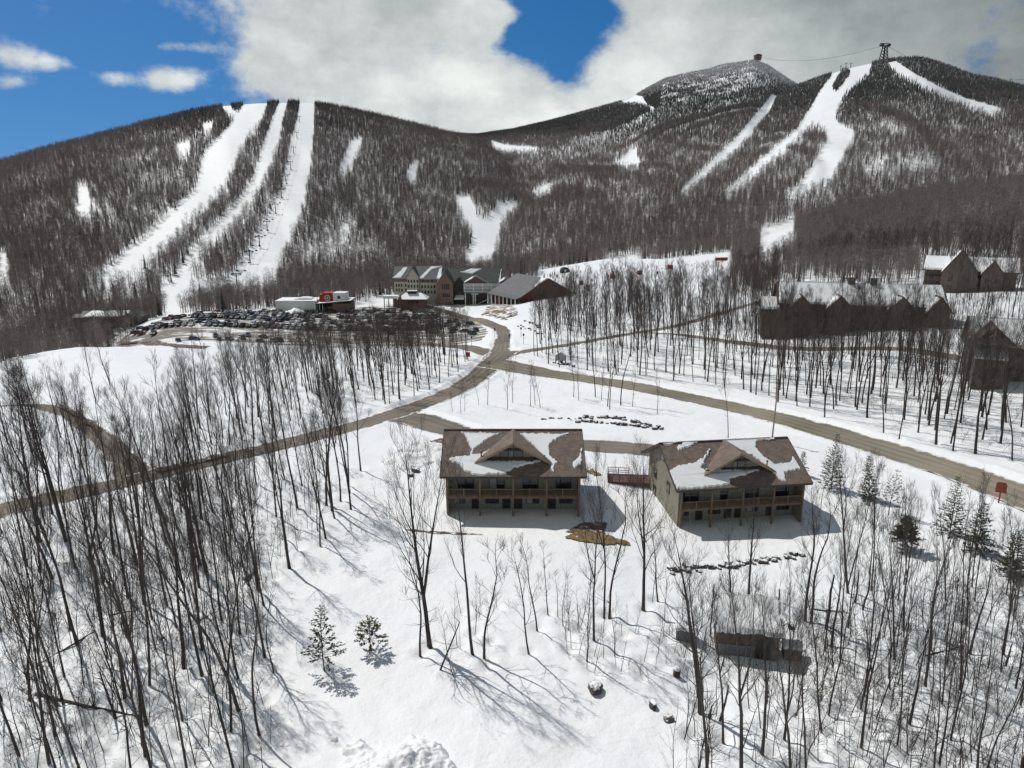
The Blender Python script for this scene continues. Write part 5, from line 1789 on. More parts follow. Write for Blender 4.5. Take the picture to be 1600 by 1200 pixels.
# --- white store building with a red cube
q0 = cast(489, 489)
sx = .375
wh = empty('white_warehouse', (q0[0], q0[1], q0[2] - .2), 0, 'long blank white flat roofed building behind the car park', 'building')
def ax(x): return ((420 + x / 11.43) - 489) * sx
def azz(y): return (545 - y) / 11.43 * sx
b = MB(); b.box(ax(185), ax(840), 0, 14, -2, azz(345)); b.build('wall', M['white'], wh)
b = MB(); b.box(ax(180), ax(846), -.15, 14.15, azz(345), azz(338)); b.build('roof', M['snow_roof'], wh)
rr_ = random.Random(4)
b = MB(); pts = [(ax(330), 3), (ax(790), 3), (ax(790), 11), (ax(330), 11)]
b.prism([(ax(440), 4, azz(338)), (ax(760), 4, azz(338)), (ax(735), 4, azz(312)), (ax(650), 4, azz(302)), (ax(560), 4, azz(305)), (ax(490), 4, azz(322))], (0, 5, 0)); fix_normals(b.build('snow_heap', M['snow_roof'], wh, False))
st = empty('low_store', (q0[0], q0[1] + .5, q0[2] - .2), 0, 'low brown flat roofed store topped by a red cube with pale round emblem', 'store')
b = MB(); b.box(ax(1110), ax(1400), 0, 12, -2, azz(385)); b.build('wall', M['brown_band'], st)
b = MB(); b.box(ax(855), ax(1110), 3, 12, -2, azz(400)); b.build('entrance', M['glass'], st)
for x in (890, 940):
    b = MB(); b.box(ax(x), ax(x) + .35, .2, .6, -2, azz(400)); b.build('post', M['white'], st)
b = MB(); b.prism([(ax(845), -1, azz(405)), (ax(1420), -1, azz(352)), (ax(1420), -1, azz(338)), (ax(845), -1, azz(388))], (0, 13.2, 0)); fix_normals(b.build('canopy_roof', M['steel_dark'], st))
b = MB(); b.prism([(ax(850), -.8, azz(387)), (ax(1415), -.8, azz(337)), (ax(1415), -.8, azz(330)), (ax(850), -.8, azz(380))], (0, 12.8, 0)); fix_normals(b.build('roof_snow', M['snow_roof'], st))
cu = MB(); cu.box(ax(930), ax(1112), 3, 10, azz(390), azz(225)); cube = cu.build('red_cube', M['sign_red'], st)
cu = MB(); cu.box(ax(872), ax(929), 4, 9, azz(375), azz(255)); cu.build('orange_side', M['sign_rust'], st)
em = MB()
cxe, cze = ax(1014), azz(305)
ring = [(cxe + cos(t * pi / 8) * 1.35, 2.93, cze + sin(t * pi / 8) * 1.35) for t in range(17)]
em.tube(ring, [.26] * 17, 6); em.tube([(cxe, 2.95, cze), (cxe, 2.80, cze)], [.5, .5], 10)
em.build('emblem', M['lamp'], cube)
cu = MB(); cu.box(ax(1114), ax(1318), 2, 10, azz(350), azz(222)); wc = cu.build('white_cube', M['white'], st)
cu = MB(); cu.prism([(ax(1185), 1.9, azz(318)), (ax(1232), 1.9, azz(312)), (ax(1236), 1.9, azz(285)), (ax(1205), 1.9, azz(262)), (ax(1188), 1.9, azz(275))], (0, .08, 0)); fix_normals(cu.build('dark_emblem', M['steel_dark'], wc))

# --- long low building beyond the hill edge on the west
q0 = cast(150, 500)
d0 = 345.0
pw = at_y(165, 513, d0)
lb_ = empty('long_low_house', (pw[0], pw[1], h1(pw[0], pw[1])), radians(4), 'long low dark house with snowy roof half hidden in the woods beyond the car park', 'house')
kx = .315
dzz = pw[2] - h1(pw[0], pw[1])
def lx(x): return (100 + x / 10 - 165) * kx
def lz(y): return dzz + (430 - y) / 10 * kx
wing(lb_, lx(300), lx(1000), 0, 9, lz(240), lz(172), 'x', M['dark_wall'], M['greyroof'], [(-1, [(.08, .05), (.98, .05), (.98, .97), (.18, .97)])], z0=-6, over=.8)
wing(lb_, lx(930), lx(1190), -2, 9, lz(245), lz(182), 'y', M['dark_wall'], M['greyroof'], z0=-6, over=.6)
wing(lb_, lx(150), lx(310), 2, 9, lz(260), lz(225), 'x', M['dark_wall'], M['greyroof'], z0=-6, over=.5)
windows(lb_, 0, [lx(q) for q in (450, 560, 680, 800)], [lz(330)], 1.1, 1.3)

# --- small grey cabin by the foot of the ski run
q0 = cast(357, 462)
cb = empty('small_cabin', (q0[0], q0[1], q0[2] - .3), radians(25), 'small grey gabled cabin on stilts at the foot of the ski run', 'cabin')
b = MB(); gable_body(b, -3.6, 3.6, 0, 8, 2.2, 5.6, 8.4, 'y'); fix_normals(b.build('wall', M['siding_grey'], cb))
b = MB(); gable_roof(b, -3.6, 3.6, 0, 8, 5.8, 8.8, 'y', .9, .25); fix_normals(b.build('roof', M['metal'], cb))
b = MB(); b.box(-3.8, 3.8, -1.5, 8, 1.9, 2.2); b.build('deck', M['timber'], cb)
for (x, y) in ((-3.4, -1.3), (3.4, -1.3), (-3.4, 7.5), (3.4, 7.5), (0, -1.3)):
    b = MB(); b.box(x - .15, x + .15, y - .15, y + .15, -1.5, 1.9); b.build('stilt', M['trim'], cb)
b = MB(); b.box(-1.2, 1.2, -.12, -.02, 3.2, 5.0); b.build('window', M['glass'], cb)

# --- brown lodges in the eastern wood
def lodge_block(px0, px1, base_py, eave_py, ridge_py, gables, depth, label, rz=0, wall=None, xs_extra=None, snow=True, low=None):
    q = cast((px0 + px1) / 2, base_py)
    k = math.hypot(*q[:2]) / FPX * 1.0
    dist = np.dot(q - np.array([0, 0, CAMZ]), ray(800, 600) / np.linalg.norm(ray(800, 600)))
    k = dist / FPX
    W = (px1 - px0) * k
    hh = lambda py: at_y((px0 + px1) / 2, py, q[1])[2] - q[2]
    e = empty('lodge', (q[0], q[1], q[2] - .2), rz, label, 'lodge')
    ze = hh(eave_py); dep = depth
    dr = at_y((px0 + px1) / 2, ridge_py, q[1] + dep / 2)
    zr = dr[2] - q[2]
    wing(e, -W / 2, W / 2, 0, dep, ze, zr, 'x', wall or M['dark_wall'], M['shingle_dark'], [(-1, [(.01, .03), (.995, .03), (.99, .97), (.02, .97)])] if snow else None, over=.9)
    for (gx, half, gpy) in gables:
        X = (gx - (px0 + px1) / 2) * k; hw = half * k
        zg = hh(gpy)
        b = MB(); gable_body(b, X - hw, X + hw, -2.2, dep * .3, -3, ze - 1.2, zg - .3, 'y'); g = fix_normals(b.build('gable_wall', wall or M['dark_wall'], e))
        b = MB(); gable_roof(b, X - hw, X + hw, -2.2, dep * .42, ze - .9, zg, 'y', .7, .25); gr = fix_normals(b.build('gable_roof', M['shingle_dark'], e))
        tri_slope(gr, X - hw, X + hw, -2.2, dep * .42, ze - .9, zg, 'y', .7, -1, [(.03, .1), (.95, .1), (.95, .9), (.03, .9)], int(gx))
        for z in np.arange(1.0, ze - 1.8, 3.0):
            for xx in (-hw * .45, hw * .45):
                p = MB(); p.box(X + xx - .6, X + xx + .6, -2.32, -2.21, z, z + 1.5); p.build('window', M['glass'], e)
    nb = int(W / 4.5)
    for z in np.arange(.8, ze - 1.8, 3.0):
        for i in range(nb):
            X = -W / 2 + (i + .5) * W / nb
            p = MB(); p.box(X - .6, X + .6, -.12, -.02, z, z + 1.6); p.build('window', M['glass'], e)
    for z in np.arange(2.6, ze - 1, 3.0):
        p = MB(); p.box(-W / 2, W / 2, -1.3, -.13, z, z + .18); p.bar((-W / 2, -1.28, z + 1.1), (W / 2, -1.28, z + 1.1), .07); p.build('balcony', M['trim'], e)
    return e, W, ze, zr, k


e_, W_, ze_, zr_, k_ = lodge_block(1222, 1458, 517, 473, 441, [(1252, 15, 461), (1308, 17, 460), (1395, 17, 459), (1447, 15, 458)], 13, 'long brown lodge with snow covered roof and four front gables above the wood', rz=radians(-13))
for x in (1330, 1362):
    b = MB(); X = (x - 1340) * k_; b.box(X - .9, X + .9, 5.5, 7.0, zr_ - 1, zr_ + 1.6); b.build('chimney', M['stone_wall'], e_)
wing(e_, -W_ / 2 - 4.5, -W_ / 2 + .2, 1.5, 10, ze_ * .72, ze_ * .72 + 3, 'x', M['dark_wall'], M['shingle_dark'], [(-1, [(.02, .05), (.95, .05), (.95, .95), (.02, .95)])])
e_, W_, ze_, zr_, k_ = lodge_block(1450, 1572, 456, 420, 400, [(1497, 24, 388), (1540, 14, 404)], 11, 'brown lodge with tall pointed gable farthest up the slope at the edge of the frame', rz=radians(-30))
e_, W_, ze_, zr_, k_ = lodge_block(1520, 1650, 596, 538, 496, [], 11, 'brown lodge at the frame edge with timber braced porch gable over a snowy lower roof', rz=radians(-27))
# its braced porch gable
X0 = -W_ / 2 + 3.4
zg = ze_ + 4.2
b = MB(); gable_roof(b, X0 - 4.2, X0 + 4.2, -4.5, 5, ze_ + .3, zg, 'y', .5, .25); g = fix_normals(b.build('porch_gable', M['shingle_dark'], e_))
b = MB()
b.bar((X0 - 3.8, -4.2, ze_ + .5), (X0 + 3.8, -4.2, ze_ + .5), .3); b.bar((X0, -4.2, ze_ + .6), (X0, -4.2, zg - .5), .28)
b.bar((X0 - 2.2, -4.2, ze_ + .6), (X0 - .1, -4.2, zg - 1.6), .22); b.bar((X0 + 2.2, -4.2, ze_ + .6), (X0 + .1, -4.2, zg - 1.6), .22)
b.build('timber_brace', M['trim_tan'], g)
b = MB(); b.prism([(X0 - 3, -5.4, ze_ - 2.6), (X0 + 3, -5.4, ze_ - 2.6), (X0 + 3, -.2, ze_ - .3), (X0 - 3, -.2, ze_ - .3)], (0, 0, .3)); fix_normals(b.build('lower_roof', M['snow_roof'], e_))
b = MB(); b.box(X0 - 2.8, X0 + 2.8, -5.1, -.2, -3, ze_ - 2.7); b.build('porch_wall', M['stone_wall'], e_)

# --- shed with tarp and its two side covers
q0 = cast(1168, 1030)
sh = empty('small_shed', (q0[0], q0[1], q0[2] - .05), radians(-9), 'small weathered shed with snowy roof and tarp lined front among bare trees', 'shed')
sh.scale = (1.15, .78, 1.5)
ks = .0585
W2 = 2.25
b = MB()
b.box(-W2, W2, .5, 3.6, -.4, 1.75); b.build('wall', M['shed_wood'], sh)
b = MB(); b.box(-W2 - .02, .55, .40, .49, -.3, .78); b.build('tarp_skirt', M['tarp'], sh)
b = MB(); b.box(1.75, W2 + .02, .40, .49, -.3, .6); b.build('tarp_patch', M['tarp'], sh)
b = MB(); b.box(.6, 1.7, .42, .52, -.3, 1.68); b.build('doorway', M['black'], sh)
b = MB(); b.box(1.1, 1.17, .36, .415, -.3, 1.68); b.build('door_post', M['shed_wood'], sh)
b = MB(); b.prism([(-W2 - .15, -.15, 1.62), (W2 + .15, -.15, 1.62), (W2 + .15, 4.0, 2.75), (-W2 - .15, 4.0, 2.75)], (0, 0, .12)); fix_normals(b.build('roof', M['trim'], sh))
tri_snow('roof_snow', [(-W2 - .2, -.22), (-.6, -.2), (.3, -.12), (.9, -.05), (1.3, -.25), (W2 + .2, -.2), (W2 + .2, 4.05), (-W2 - .2, 4.05)], sh, lambda x, y: 1.75 + (y + .15) * .272, .22, 3)
for x in (-W2 - .25, W2 + .22):
    b = MB(); b.bar((x, 3.9, -.4), (x, 3.9, 3.6), .09); b.build('pole', M['dead'], sh)
for (px, py, w2, lab) in ((1071, 1004, .85, 'small grey tarp covered box west of the weathered shed'), (1238, 1033, .75, 'small plank sided bin with snowy lid east of the weathered shed')):
    q = cast(px, py)
    o = empty('covered_bin', tuple(q), radians(-12), lab, 'bin')
    b = MB(); b.box(-w2, w2, 0, 1.3, -.2, 1.15); b.build('body', M['tarp'] if px < 1100 else M['shed_wood'], o)
    tri_snow('snow_lid', [(-w2 - .1, -.1), (w2 + .1, -.1), (w2 + .1, 1.4), (-w2 - .1, 1.4)], o, lambda x, y: 1.16 + y * .1, .2, 8)
# ------------------------------------------------------------------ cars
def car_meshes(kind, seed):
    """outline profiles for a saloon, an SUV and a pickup; y is the length, front towards -y"""
    if kind == 'suv':
        L, W, Hh = 4.7, 1.86, 1.72
        low = [(-2.35, .38), (-2.3, .85), (-1.25, 1.02), (2.28, 1.05), (2.35, .45)]
        cab = [(-1.3, 1.0), (-.55, 1.66), (1.9, 1.70), (2.25, 1.05)]
    elif kind == 'pickup':
        L, W, Hh = 5.5, 1.95, 1.85
        low = [(-2.75, .45), (-2.72, 1.0), (-1.5, 1.12), (2.7, 1.1), (2.75, .5)]
        cab = [(-1.45, 1.1), (-.75, 1.78), (.55, 1.8), (.85, 1.1)]
    else:
        L, W, Hh = 4.6, 1.8, 1.45
        low = [(-2.3, .32), (-2.25, .7), (-1.1, .88), (1.5, .92), (2.25, .9), (2.3, .4)]
        cab = [(-1.15, .87), (-.35, 1.4), (.85, 1.42), (1.65, .9)]
    body = MB()
    hw = W / 2
    body.prism([(-hw, y, z) for y, z in [(low[0][0], .28)] + low + [(low[-1][0], .28)]], (W, 0, 0))
    c = cab
    # tapered cabin: roof narrower than the belt
    t = .16
    b0 = [(-hw + .04, c[0][0], c[0][1]), (hw - .04, c[0][0], c[0][1]), (hw - .04, c[3][0], c[3][1]), (-hw + .04, c[3][0], c[3][1])]
    tp = [(-hw + t, c[1][0], c[1][1]), (hw - t, c[1][0], c[1][1]), (hw - t, c[2][0], c[2][1]), (-hw + t, c[2][0], c[2][1])]
    body.face(tp)
    glass = MB()
    for i in range(4):
        j = (i + 1) % 4
        quad = [np.array(q) for q in (b0[i], b0[j], tp[j], tp[i])]
        body.face(quad)
        ctr = sum(quad) / 4
        ins = [ctr + (q - ctr) * .84 for q in quad]
        n = np.cross(quad[1] - quad[0], quad[3] - quad[0]); n /= np.linalg.norm(n)
        glass.prism([q + n * .012 for q in ins], -n * .03)
    wh = MB()
    wheels = []
    for (x, y) in ((-hw + .08, -L * .3), (hw - .08, -L * .3), (-hw + .08, L * .3), (hw - .08, L * .3)):
        w = MB(); s = 1 if x > 0 else -1
        w.tube([(x - s * .12, y, .33), (x + s * .12, y, .33)], [.33, .33], 10, 0)
        w.tube([(x + s * .121, y, .33), (x + s * .13, y, .33)], [.2, .2], 8, 1)
        wheels.append(w)
    lamps = MB()
    for x in (-hw + .22, hw - .22):
        lamps.box(x - .18, x + .18, low[1][0] - .03, low[1][0] + .06, low[1][1] - .24, low[1][1] - .08)
    tails = MB()
    for x in (-hw + .16, hw - .16):
        tails.box(x - .1, x + .1, low[-2][0] - .02, low[-2][0] + .05, low[-2][1] - .3, low[-2][1] - .05)
    return body, glass, wheels, lamps, tails


PAINTS = {
    'black': (.018, .018, .02), 'dark grey': (.05, .052, .055), 'silver': (.32, .33, .34), 'white': (.62, .63, .64), 'dark red': (.13, .02, .022), 'dark blue': (.022, .035, .075), 'dark green': (.02, .04, .03)}
PM = {k: mat('paint ' + k, v, .28, spec=.6, metal=.0) for k, v in PAINTS.items()}
CARS = {}
for kd in ('saloon', 'suv', 'pickup'):
    b, g, wh, lm, tl = car_meshes(kd, 1)
    one = MB()
    for src, mi in ((b, 0), (g, 1), (lm, 2), (tl, 3)):
        n = len(one.v); one.v += src.v; one.f += [tuple(i + n for i in f) for f in src.f]; one.m += [mi] * len(src.f)
    for w in wh:
        n = len(one.v); one.v += w.v; one.f += [tuple(i + n for i in f) for f in w.f]; one.m += [4] * len(w.f)
    for pn, pm in PM.items():
        CARS[(kd, pn)] = dict(body=b.mesh('body', pm), whole=one.mesh('parked_car', [pm, M['car_glass'], M['lamp'], M['tail'], M['tyre']]))
    CARS[kd] = dict(glass=g.mesh('window_glass', M['car_glass']), wheels=[w.mesh('wheel', [M['tyre'], M['metal']]) for w in wh], lamps=lm.mesh('headlight', M['lamp']), tails=tl.mesh('tail_light', M['tail']))
    import bmesh
    for key in list(CARS):
        if isinstance(key, tuple) and key[0] == kd:
            for me in CARS[key].values():
                bm = bmesh.new(); bm.from_mesh(me); bmesh.ops.recalc_face_normals(bm, faces=bm.faces); bm.to_mesh(me); bm.free()
KINDWORD = {'saloon': 'low car', 'suv': 'tall car', 'pickup': 'pickup truck'}


def put_car(x, y, rz, kd, paint, label, group, parts):
    z = float(base_h(np.array([x]), np.array([y]))[0]) + .1
    if parts:
        e = empty('parked_car', (x, y, z), rz, label, 'car', group)
        link_mesh('body', CARS[(kd, paint)]['body'], e)
        for nm, me in (('window_glass', CARS[kd]['glass']), ('headlight', CARS[kd]['lamps']), ('tail_light', CARS[kd]['tails'])):
            link_mesh(nm, me, e)
        for w in CARS[kd]['wheels']: link_mesh('wheel', w, e)
        return e
    o = link_mesh('parked_car', CARS[(kd, paint)]['whole'])
    o.location = (x, y, z); o.rotation_euler = (0, 0, rz)
    return tag(o, label, 'car', group)


Rc = random.Random(5)
PCH = ['black'] * 9 + ['dark grey'] * 8 + ['silver'] * 6 + ['white'] * 5 + ['dark red'] * 3 + ['dark blue'] * 3 + ['dark green'] * 1
KCH = ['suv'] * 10 + ['saloon'] * 8 + ['pickup'] * 2
FRONT = [  # the nearest cars, measured in the photo
    (192, 518, 'suv', 'white', 1.45, 'white off road car parked alone at the far west corner of the snowy car park'), (211, 514, 'suv', 'black', .2, 'black car parked next to the white off road car at the west corner'),
    (221, 523, 'saloon', 'dark red', 1.3, 'dark red low car parked before the black cars at the west end'), (240, 523, 'suv', 'black', .15, 'boxy black car set forward near the west end of the car park'),
    (279, 534, 'suv', 'black', .6, 'black tall car alone in front of the parked rows, more westerly of two'), (304, 532, 'suv', 'dark grey', 1.25, 'dark tall car alone in front of the parked rows, more easterly of two'),
    (337, 527, 'suv', 'dark grey', .5, 'dark car at the head of a short file in front of the rows'), (343, 532, 'saloon', 'black', .5, 'black car closest to the snow in the short file'),
    (359, 531, 'saloon', 'silver', .9, 'silver car parked by the snow edge before the rows'), (376, 528, 'saloon', 'white', .3, 'white car parked close to a black tall car before the rows'),
    (380, 530, 'suv', 'black', .4, 'black tall car parked half over the white car before the rows'), (388, 526, 'suv', 'dark grey', .3, 'dark grey tall car third of the group before the rows'),
    (412, 528, 'saloon', 'dark red', 1.0, 'dark red car behind the dark cars near the roadside trees'), (407, 535, 'saloon', 'dark grey', .8, 'dark grey low car nearest the brown gravel by the trees'),
    (428, 534, 'saloon', 'silver', .6, 'silver low car squeezed between dark cars by the roadside trees'), (438, 534, 'suv', 'black', .6, 'black car at the east end of the file by the roadside trees'),
    (744, 518, 'suv', 'black', .3, 'big black car at the east tip of the car park by the hotel road'), (738, 523, 'suv', 'dark green', .7, 'dark green car just in front of the big black one at the east tip'),
    (727, 519, 'saloon', 'dark grey', 1.2, 'dark grey low car second from the east tip of the car park'), (706, 520, 'suv', 'black', .2, 'black car standing apart south of the east rows'),
    (735, 508, 'suv', 'black', .8, 'black car parked along the hotel road bend'),
]
NP_ = 0
taken = []
for px, py, kd, pn, rz, lab in FRONT:
    b = cast(px, py)
    taken.append((b[0], b[1])); NP_ += 1
    put_car(b[0], b[1], rz, kd, pn, lab, None, True)
yrow = [309, 322, 327.5, 340, 345.5, 358, 363.5, 376, 381.5]
ncar = 0
slots = []
for ri, yr in enumerate(yrow):
    x = -175.0
    while x < 0:
        x += Rc.uniform(2.65, 3.0)
        yy = yr + .055 * (x + 90) + Rc.uniform(-.35, .35)
        if poly_dist(np.array([x]), np.array([yy]), LOT_POLY)[0] > -3.2: continue
        if ri == 0 and (x < -55 or Rc.random() < .5): continue
        if Rc.random() < (.10 if ri else .35): continue
        if any((x - a) ** 2 + (yy - b_) ** 2 < 16 for a, b_ in taken): continue
        rd = min(float(_rd0(np.array([x]), np.array([yy]))[0]), 9)
        if rd < 2.5: continue
        slots.append((x, yy, Rc.choice([0, pi]) + Rc.gauss(-.05, .05)))
Rc.shuffle(slots)
print('car slots', len(slots))
for x, yy, rz in slots[:275]:
    kd = Rc.choice(KCH); pn = Rc.choice(PCH)
    lab = f'{pn} {KINDWORD[kd]} in the packed rows of the car park below the hotel'
    put_car(x, yy, rz, kd, pn, lab, f'{pn} {KINDWORD[kd]}s in the packed rows', False)

# ------------------------------------------------------------------ rocks
def rock_mesh(seed, sx=1, sy=.8, sz=.6):
    import bmesh
    R = random.Random(seed)
    bm = bmesh.new(); bmesh.ops.create_icosphere(bm, subdivisions=3, radius=1)
    off = [Vector((R.gauss(0, 1), R.gauss(0, 1), R.gauss(0, 1))).normalized() for _ in range(11)]
    cut = [R.uniform(.6, .9) for _ in off]
    for v in bm.verts:
        for n, c in zip(off, cut):
            d = v.co.dot(n)
            if d > c: v.co -= n * (d - c)
        v.co *= 1 + R.gauss(0, .03)
        v.co.x *= sx; v.co.y *= sy; v.co.z *= sz
    me = bpy.data.meshes.new('rock'); bm.to_mesh(me); bm.free()
    me.materials.append(M['rock'])
    return me


ROCKS = [rock_mesh(i, 1, random.uniform(.65, .95), random.uniform(.5, .75)) for i in range(8)]


def put_rock(px, py, r, label, group=None, name='rock', sink=.15, snow=True):
    q = cast(px, py)
    o = link_mesh(name, random.choice(ROCKS)); o.location = (q[0], q[1], q[2] + r * (.48 - sink)); o.scale = (r, r, r * random.uniform(.8, 1.1)); o.rotation_euler = (0, 0, random.uniform(0, 6.28))
    return tag(o, label, 'rock', group)


def line_rocks(pts, n, r, jit, label, group):
    P = [np.array(p, float) for p in pts]
    ln = [0]
    for i in range(len(P) - 1): ln.append(ln[-1] + np.linalg.norm(P[i + 1] - P[i]))
    for i in range(n):
        t = ln[-1] * (i + random.uniform(.2, .8)) / n
        k = max(j for j in range(len(P) - 1) if ln[j] <= t)
        q = P[k] + (P[k + 1] - P[k]) * (t - ln[k]) / (ln[k + 1] - ln[k])
        put_rock(q[0] + random.gauss(0, jit), q[1] + random.gauss(0, jit * .4), r * random.uniform(.65, 1.3), label, group)


line_rocks([(842, 655), (870, 654), (905, 655)], 9, .38, 1.5, 'small dark rock of the sparse west end of the low boulder wall behind the houses', 'rocks of the boulder wall end')
line_rocks([(905, 654), (940, 652), (985, 657), (1030, 669)], 26, .62, 2, 'dark rock in the upper course of the low boulder wall behind the houses', 'upper rocks of the boulder wall')
line_rocks([(905, 659), (950, 661), (1000, 667), (1033, 671)], 22, .58, 2, 'dark rock in the lower course of the low boulder wall behind the houses', 'lower rocks of the boulder wall')
line_rocks([(1040, 893), (1080, 890), (1120, 886), (1165, 880), (1215, 872), (1252, 868)], 62, .40, 6, 'dark rock of the snow capped terrace bank below the second house', 'rocks of the terrace bank')
line_rocks([(815, 500), (838, 507), (845, 514)], 9, .7, 2, 'rock of the upper line on the snowy knoll above the junction', 'upper rocks on the knoll')
line_rocks([(810, 508), (830, 516), (846, 524)], 10, .7, 2, 'rock of the lower line on the snowy knoll above the junction', 'lower rocks on the knoll')
line_rocks([(830, 540), (850, 545)], 1, .3, 1, 'single small rock by the narrow lane at the junction', None)
line_rocks([(868, 566), (890, 570), (895, 573)], 8, .55, 3, 'snowy rock around the foot of the grey gabled sign board', 'rocks around the sign board')
for px, py, r, lab in ((930, 1079, .85, 'large snow topped boulder lying in the clearing below the slim trees'), (1020, 1104, .55, 'dark boulder uphill of two small boulders near the frame bottom'), (1046, 1126, .5, 'dark boulder downhill of two small boulders near the frame bottom'),
                       (386, 905, .6, 'dark boulder at the edge of the dense wood by the clearing'), (650, 737, .75, 'dark boulder on the snow beside the west end of the first house'), (642, 744, .5, 'smaller dark boulder below the one beside the first house'),
                       (1236, 982, .35, 'small dark stone on the snow behind the crooked lamp post')):
    put_rock(px, py, r, lab, None, 'boulder')
q = cast(1057, 1058)
o = empty('tree_stump', (q[0], q[1], q[2]), 0, 'short dark stump with snow cap standing among saplings west of the shed', 'stump')
b = MB(); b.tube([(0, 0, -.2), (0, 0, .35), (.02, 0, .75)], [.36, .3, .31], 9); b.build('wood', M['dead'], o, True)
b = MB(); b.tube([(0, 0, .75), (0, 0, .88), (0, 0, .95)], [.3, .27, .1], 9); b.build('snow_cap', M['snow_roof'], o, True)

# snow caps on the big boulder
q = cast(930, 1079)
# ------------------------------------------------------------------ signs, lamps, poles
def post_sign(px, py, w, h, zlow, label, material, posts=1, rz=0, cat='sign', name='sign_board', shape=None):
    q = cast(px, py)
    e = empty(name, tuple(q), rz, label, cat)
    for i in range(posts):
        x = 0 if posts == 1 else -w * .4 + w * .8 * i
        b = MB(); b.box(x - .09, x + .09, -.08, .08, -.4, zlow + (h * .6)); b.build('post', material if posts == 1 else M['timber'], e)
    b = MB()
    pl = shape or [(-w / 2, zlow), (w / 2, zlow), (w / 2, zlow + h), (-w / 2, zlow + h)]
    b.prism([(x, -.14, z) for x, z in pl], (0, .06, 0)); fix_normals(b.build('panel', material, e))
    return e


post_sign(1560, 786, 1.25, 1.5, 1.5, 'tall rust red board on a post beside the pale road at the frame edge', M['sign_rust'], 1, radians(-32), shape=[(-.62, 1.5), (.62, 1.5), (.62, 2.75), (.42, 3.0), (-.42, 3.0), (-.62, 2.75)])
post_sign(731, 563, 1.45, 1.5, 1.2, 'bright red square board on a post beside the road junction', M['sign_red'], 1, radians(5))
q = cast(876, 568)
e = empty('gabled_sign', tuple(q), radians(-8), 'grey gabled notice board with snowy roof by the road junction', 'sign')
for x in (-1.5, 1.5):
    b = MB(); b.box(x - .14, x + .14, -.14, .14, -.4, 2.6); b.build('post', M['metal'], e)
b = MB(); b.prism([(-1.35, -.08, .9), (1.35, -.08, .9), (1.35, -.08, 2.7), (0, -.08, 3.5), (-1.35, -.08, 2.7)], (0, .16, 0)); fix_normals(b.build('panel', M['glass_blind'], e))
b = MB(); gable_roof(b, -1.5, 1.5, -.35, .35, 2.8, 3.8, 'y', .3, .15); fix_normals(b.build('roof', M['snow_roof'], e))


def lamp_post(px, py, h, label, hooked=False, cat='lamp post'):
    q = cast(px, py)
    e = empty('lamp_post', tuple(q), 0, label, cat)
    b = MB(); b.tube([(0, 0, -.3), (0, 0, h)], [.08, .055], 8); b.build('pole', M['black'], e, True)
    if hooked:
        b = MB(); b.tube([(0, 0, h), (.1, 0, h + .16), (.32, 0, h + .2), (.5, 0, h + .05)], [.05, .045, .045, .05], 6); b.build('arm', M['black'], e, True)
        b = MB(); b.tube([(.5, 0, h + .08), (.55, 0, h - .12)], [.1, .17], 8); b.build('lamp_shade', M['black'], e, True)
    else:
        b = MB(); b.tube([(0, 0, h), (0, 0, h + .12), (0, 0, h + .7), (0, 0, h + .95)], [.12, .3, .36, .05], 8); b.build('lantern', M['black'], e, True)
    return e


lamp_post(1222, 1006, 1.9, 'short hooked black lamp post beside the small shed', True)
for px, py, lab in ((773, 527, 'black lamp post west of the hotel road bend'), (796, 539, 'black lamp post east of the hotel road at the junction'), (737, 541, 'black lamp post by the car park entrance'),
                    (814, 527, 'thin black sign post nearer the knoll rocks'), (818, 538, 'thin black sign post nearer the narrow lane')):
    lamp_post(px, py, 3.0, lab)
# utility pole and wire
q = cast(1206, 690)
e = empty('utility_pole', tuple(q), 0, 'pale bare utility pole rising behind the second house roof', 'pole')
hp = height_at(q, 602)
b = MB(); b.tube([(0, 0, -.5), (.1, 0, hp)], [.16, .11], 8); b.build('shaft', M['pole_wood'], e, True)
b = MB(); b.bar((-.7, 0, hp - .5), (.9, 0, hp - .5), .1, .12); b.build('cross_arm', M['pole_wood'], e)
for px, py, top, lab in ((497, 459 + 30, 452, 'slim pale pole beside the blank white building'), (1023, 462, 415, 'thin pole standing on the snow slope by the fence, the lower one'), (977, 418, 380, 'dark pole standing at the upper edge of the snow slope')):
    q = cast(px, py)
    o = MB(); o.tube([(0, 0, -.5), (0, 0, height_at(q, top))], [.16, .12], 6); o = o.build('pole', M['pole_wood'] if px < 600 else M['dead'], None, True); o.location = tuple(q); tag(o, lab, 'pole')

# ------------------------------------------------------------------ snow slope beside the barn: fence, banners, people
fl = [cast(a, b) for a, b in ((948, 438), (985, 433), (1030, 424), (1080, 416), (1130, 407))]
line = catmull([p[:2] for p in fl], 2.4)
fe = empty('safety_fence', (line[0][0], line[0][1], h1(*line[0])), 0, 'long dark netting fence on thin posts across the snow slope', 'fence')
org = np.array([line[0][0], line[0][1], h1(*line[0])])
net = MB()
zs = H(line[:, 0], line[:, 1])
for i in range(len(line)):
    p = np.array([line[i][0], line[i][1], zs[i]]) - org
    net.bar(p + [0, 0, -.2], p + [0, 0, 2.0], .12)
    if i < len(line) - 1:
        q = np.array([line[i + 1][0], line[i + 1][1], zs[i + 1]]) - org
        if i % 2 == 0: net.bar(p + [0, 0, 1.8], q + [0, 0, .4], .07)
        else: net.bar(p + [0, 0, .4], q + [0, 0, 1.8], .07)
net.build('netting', M['steel_dark'], fe)
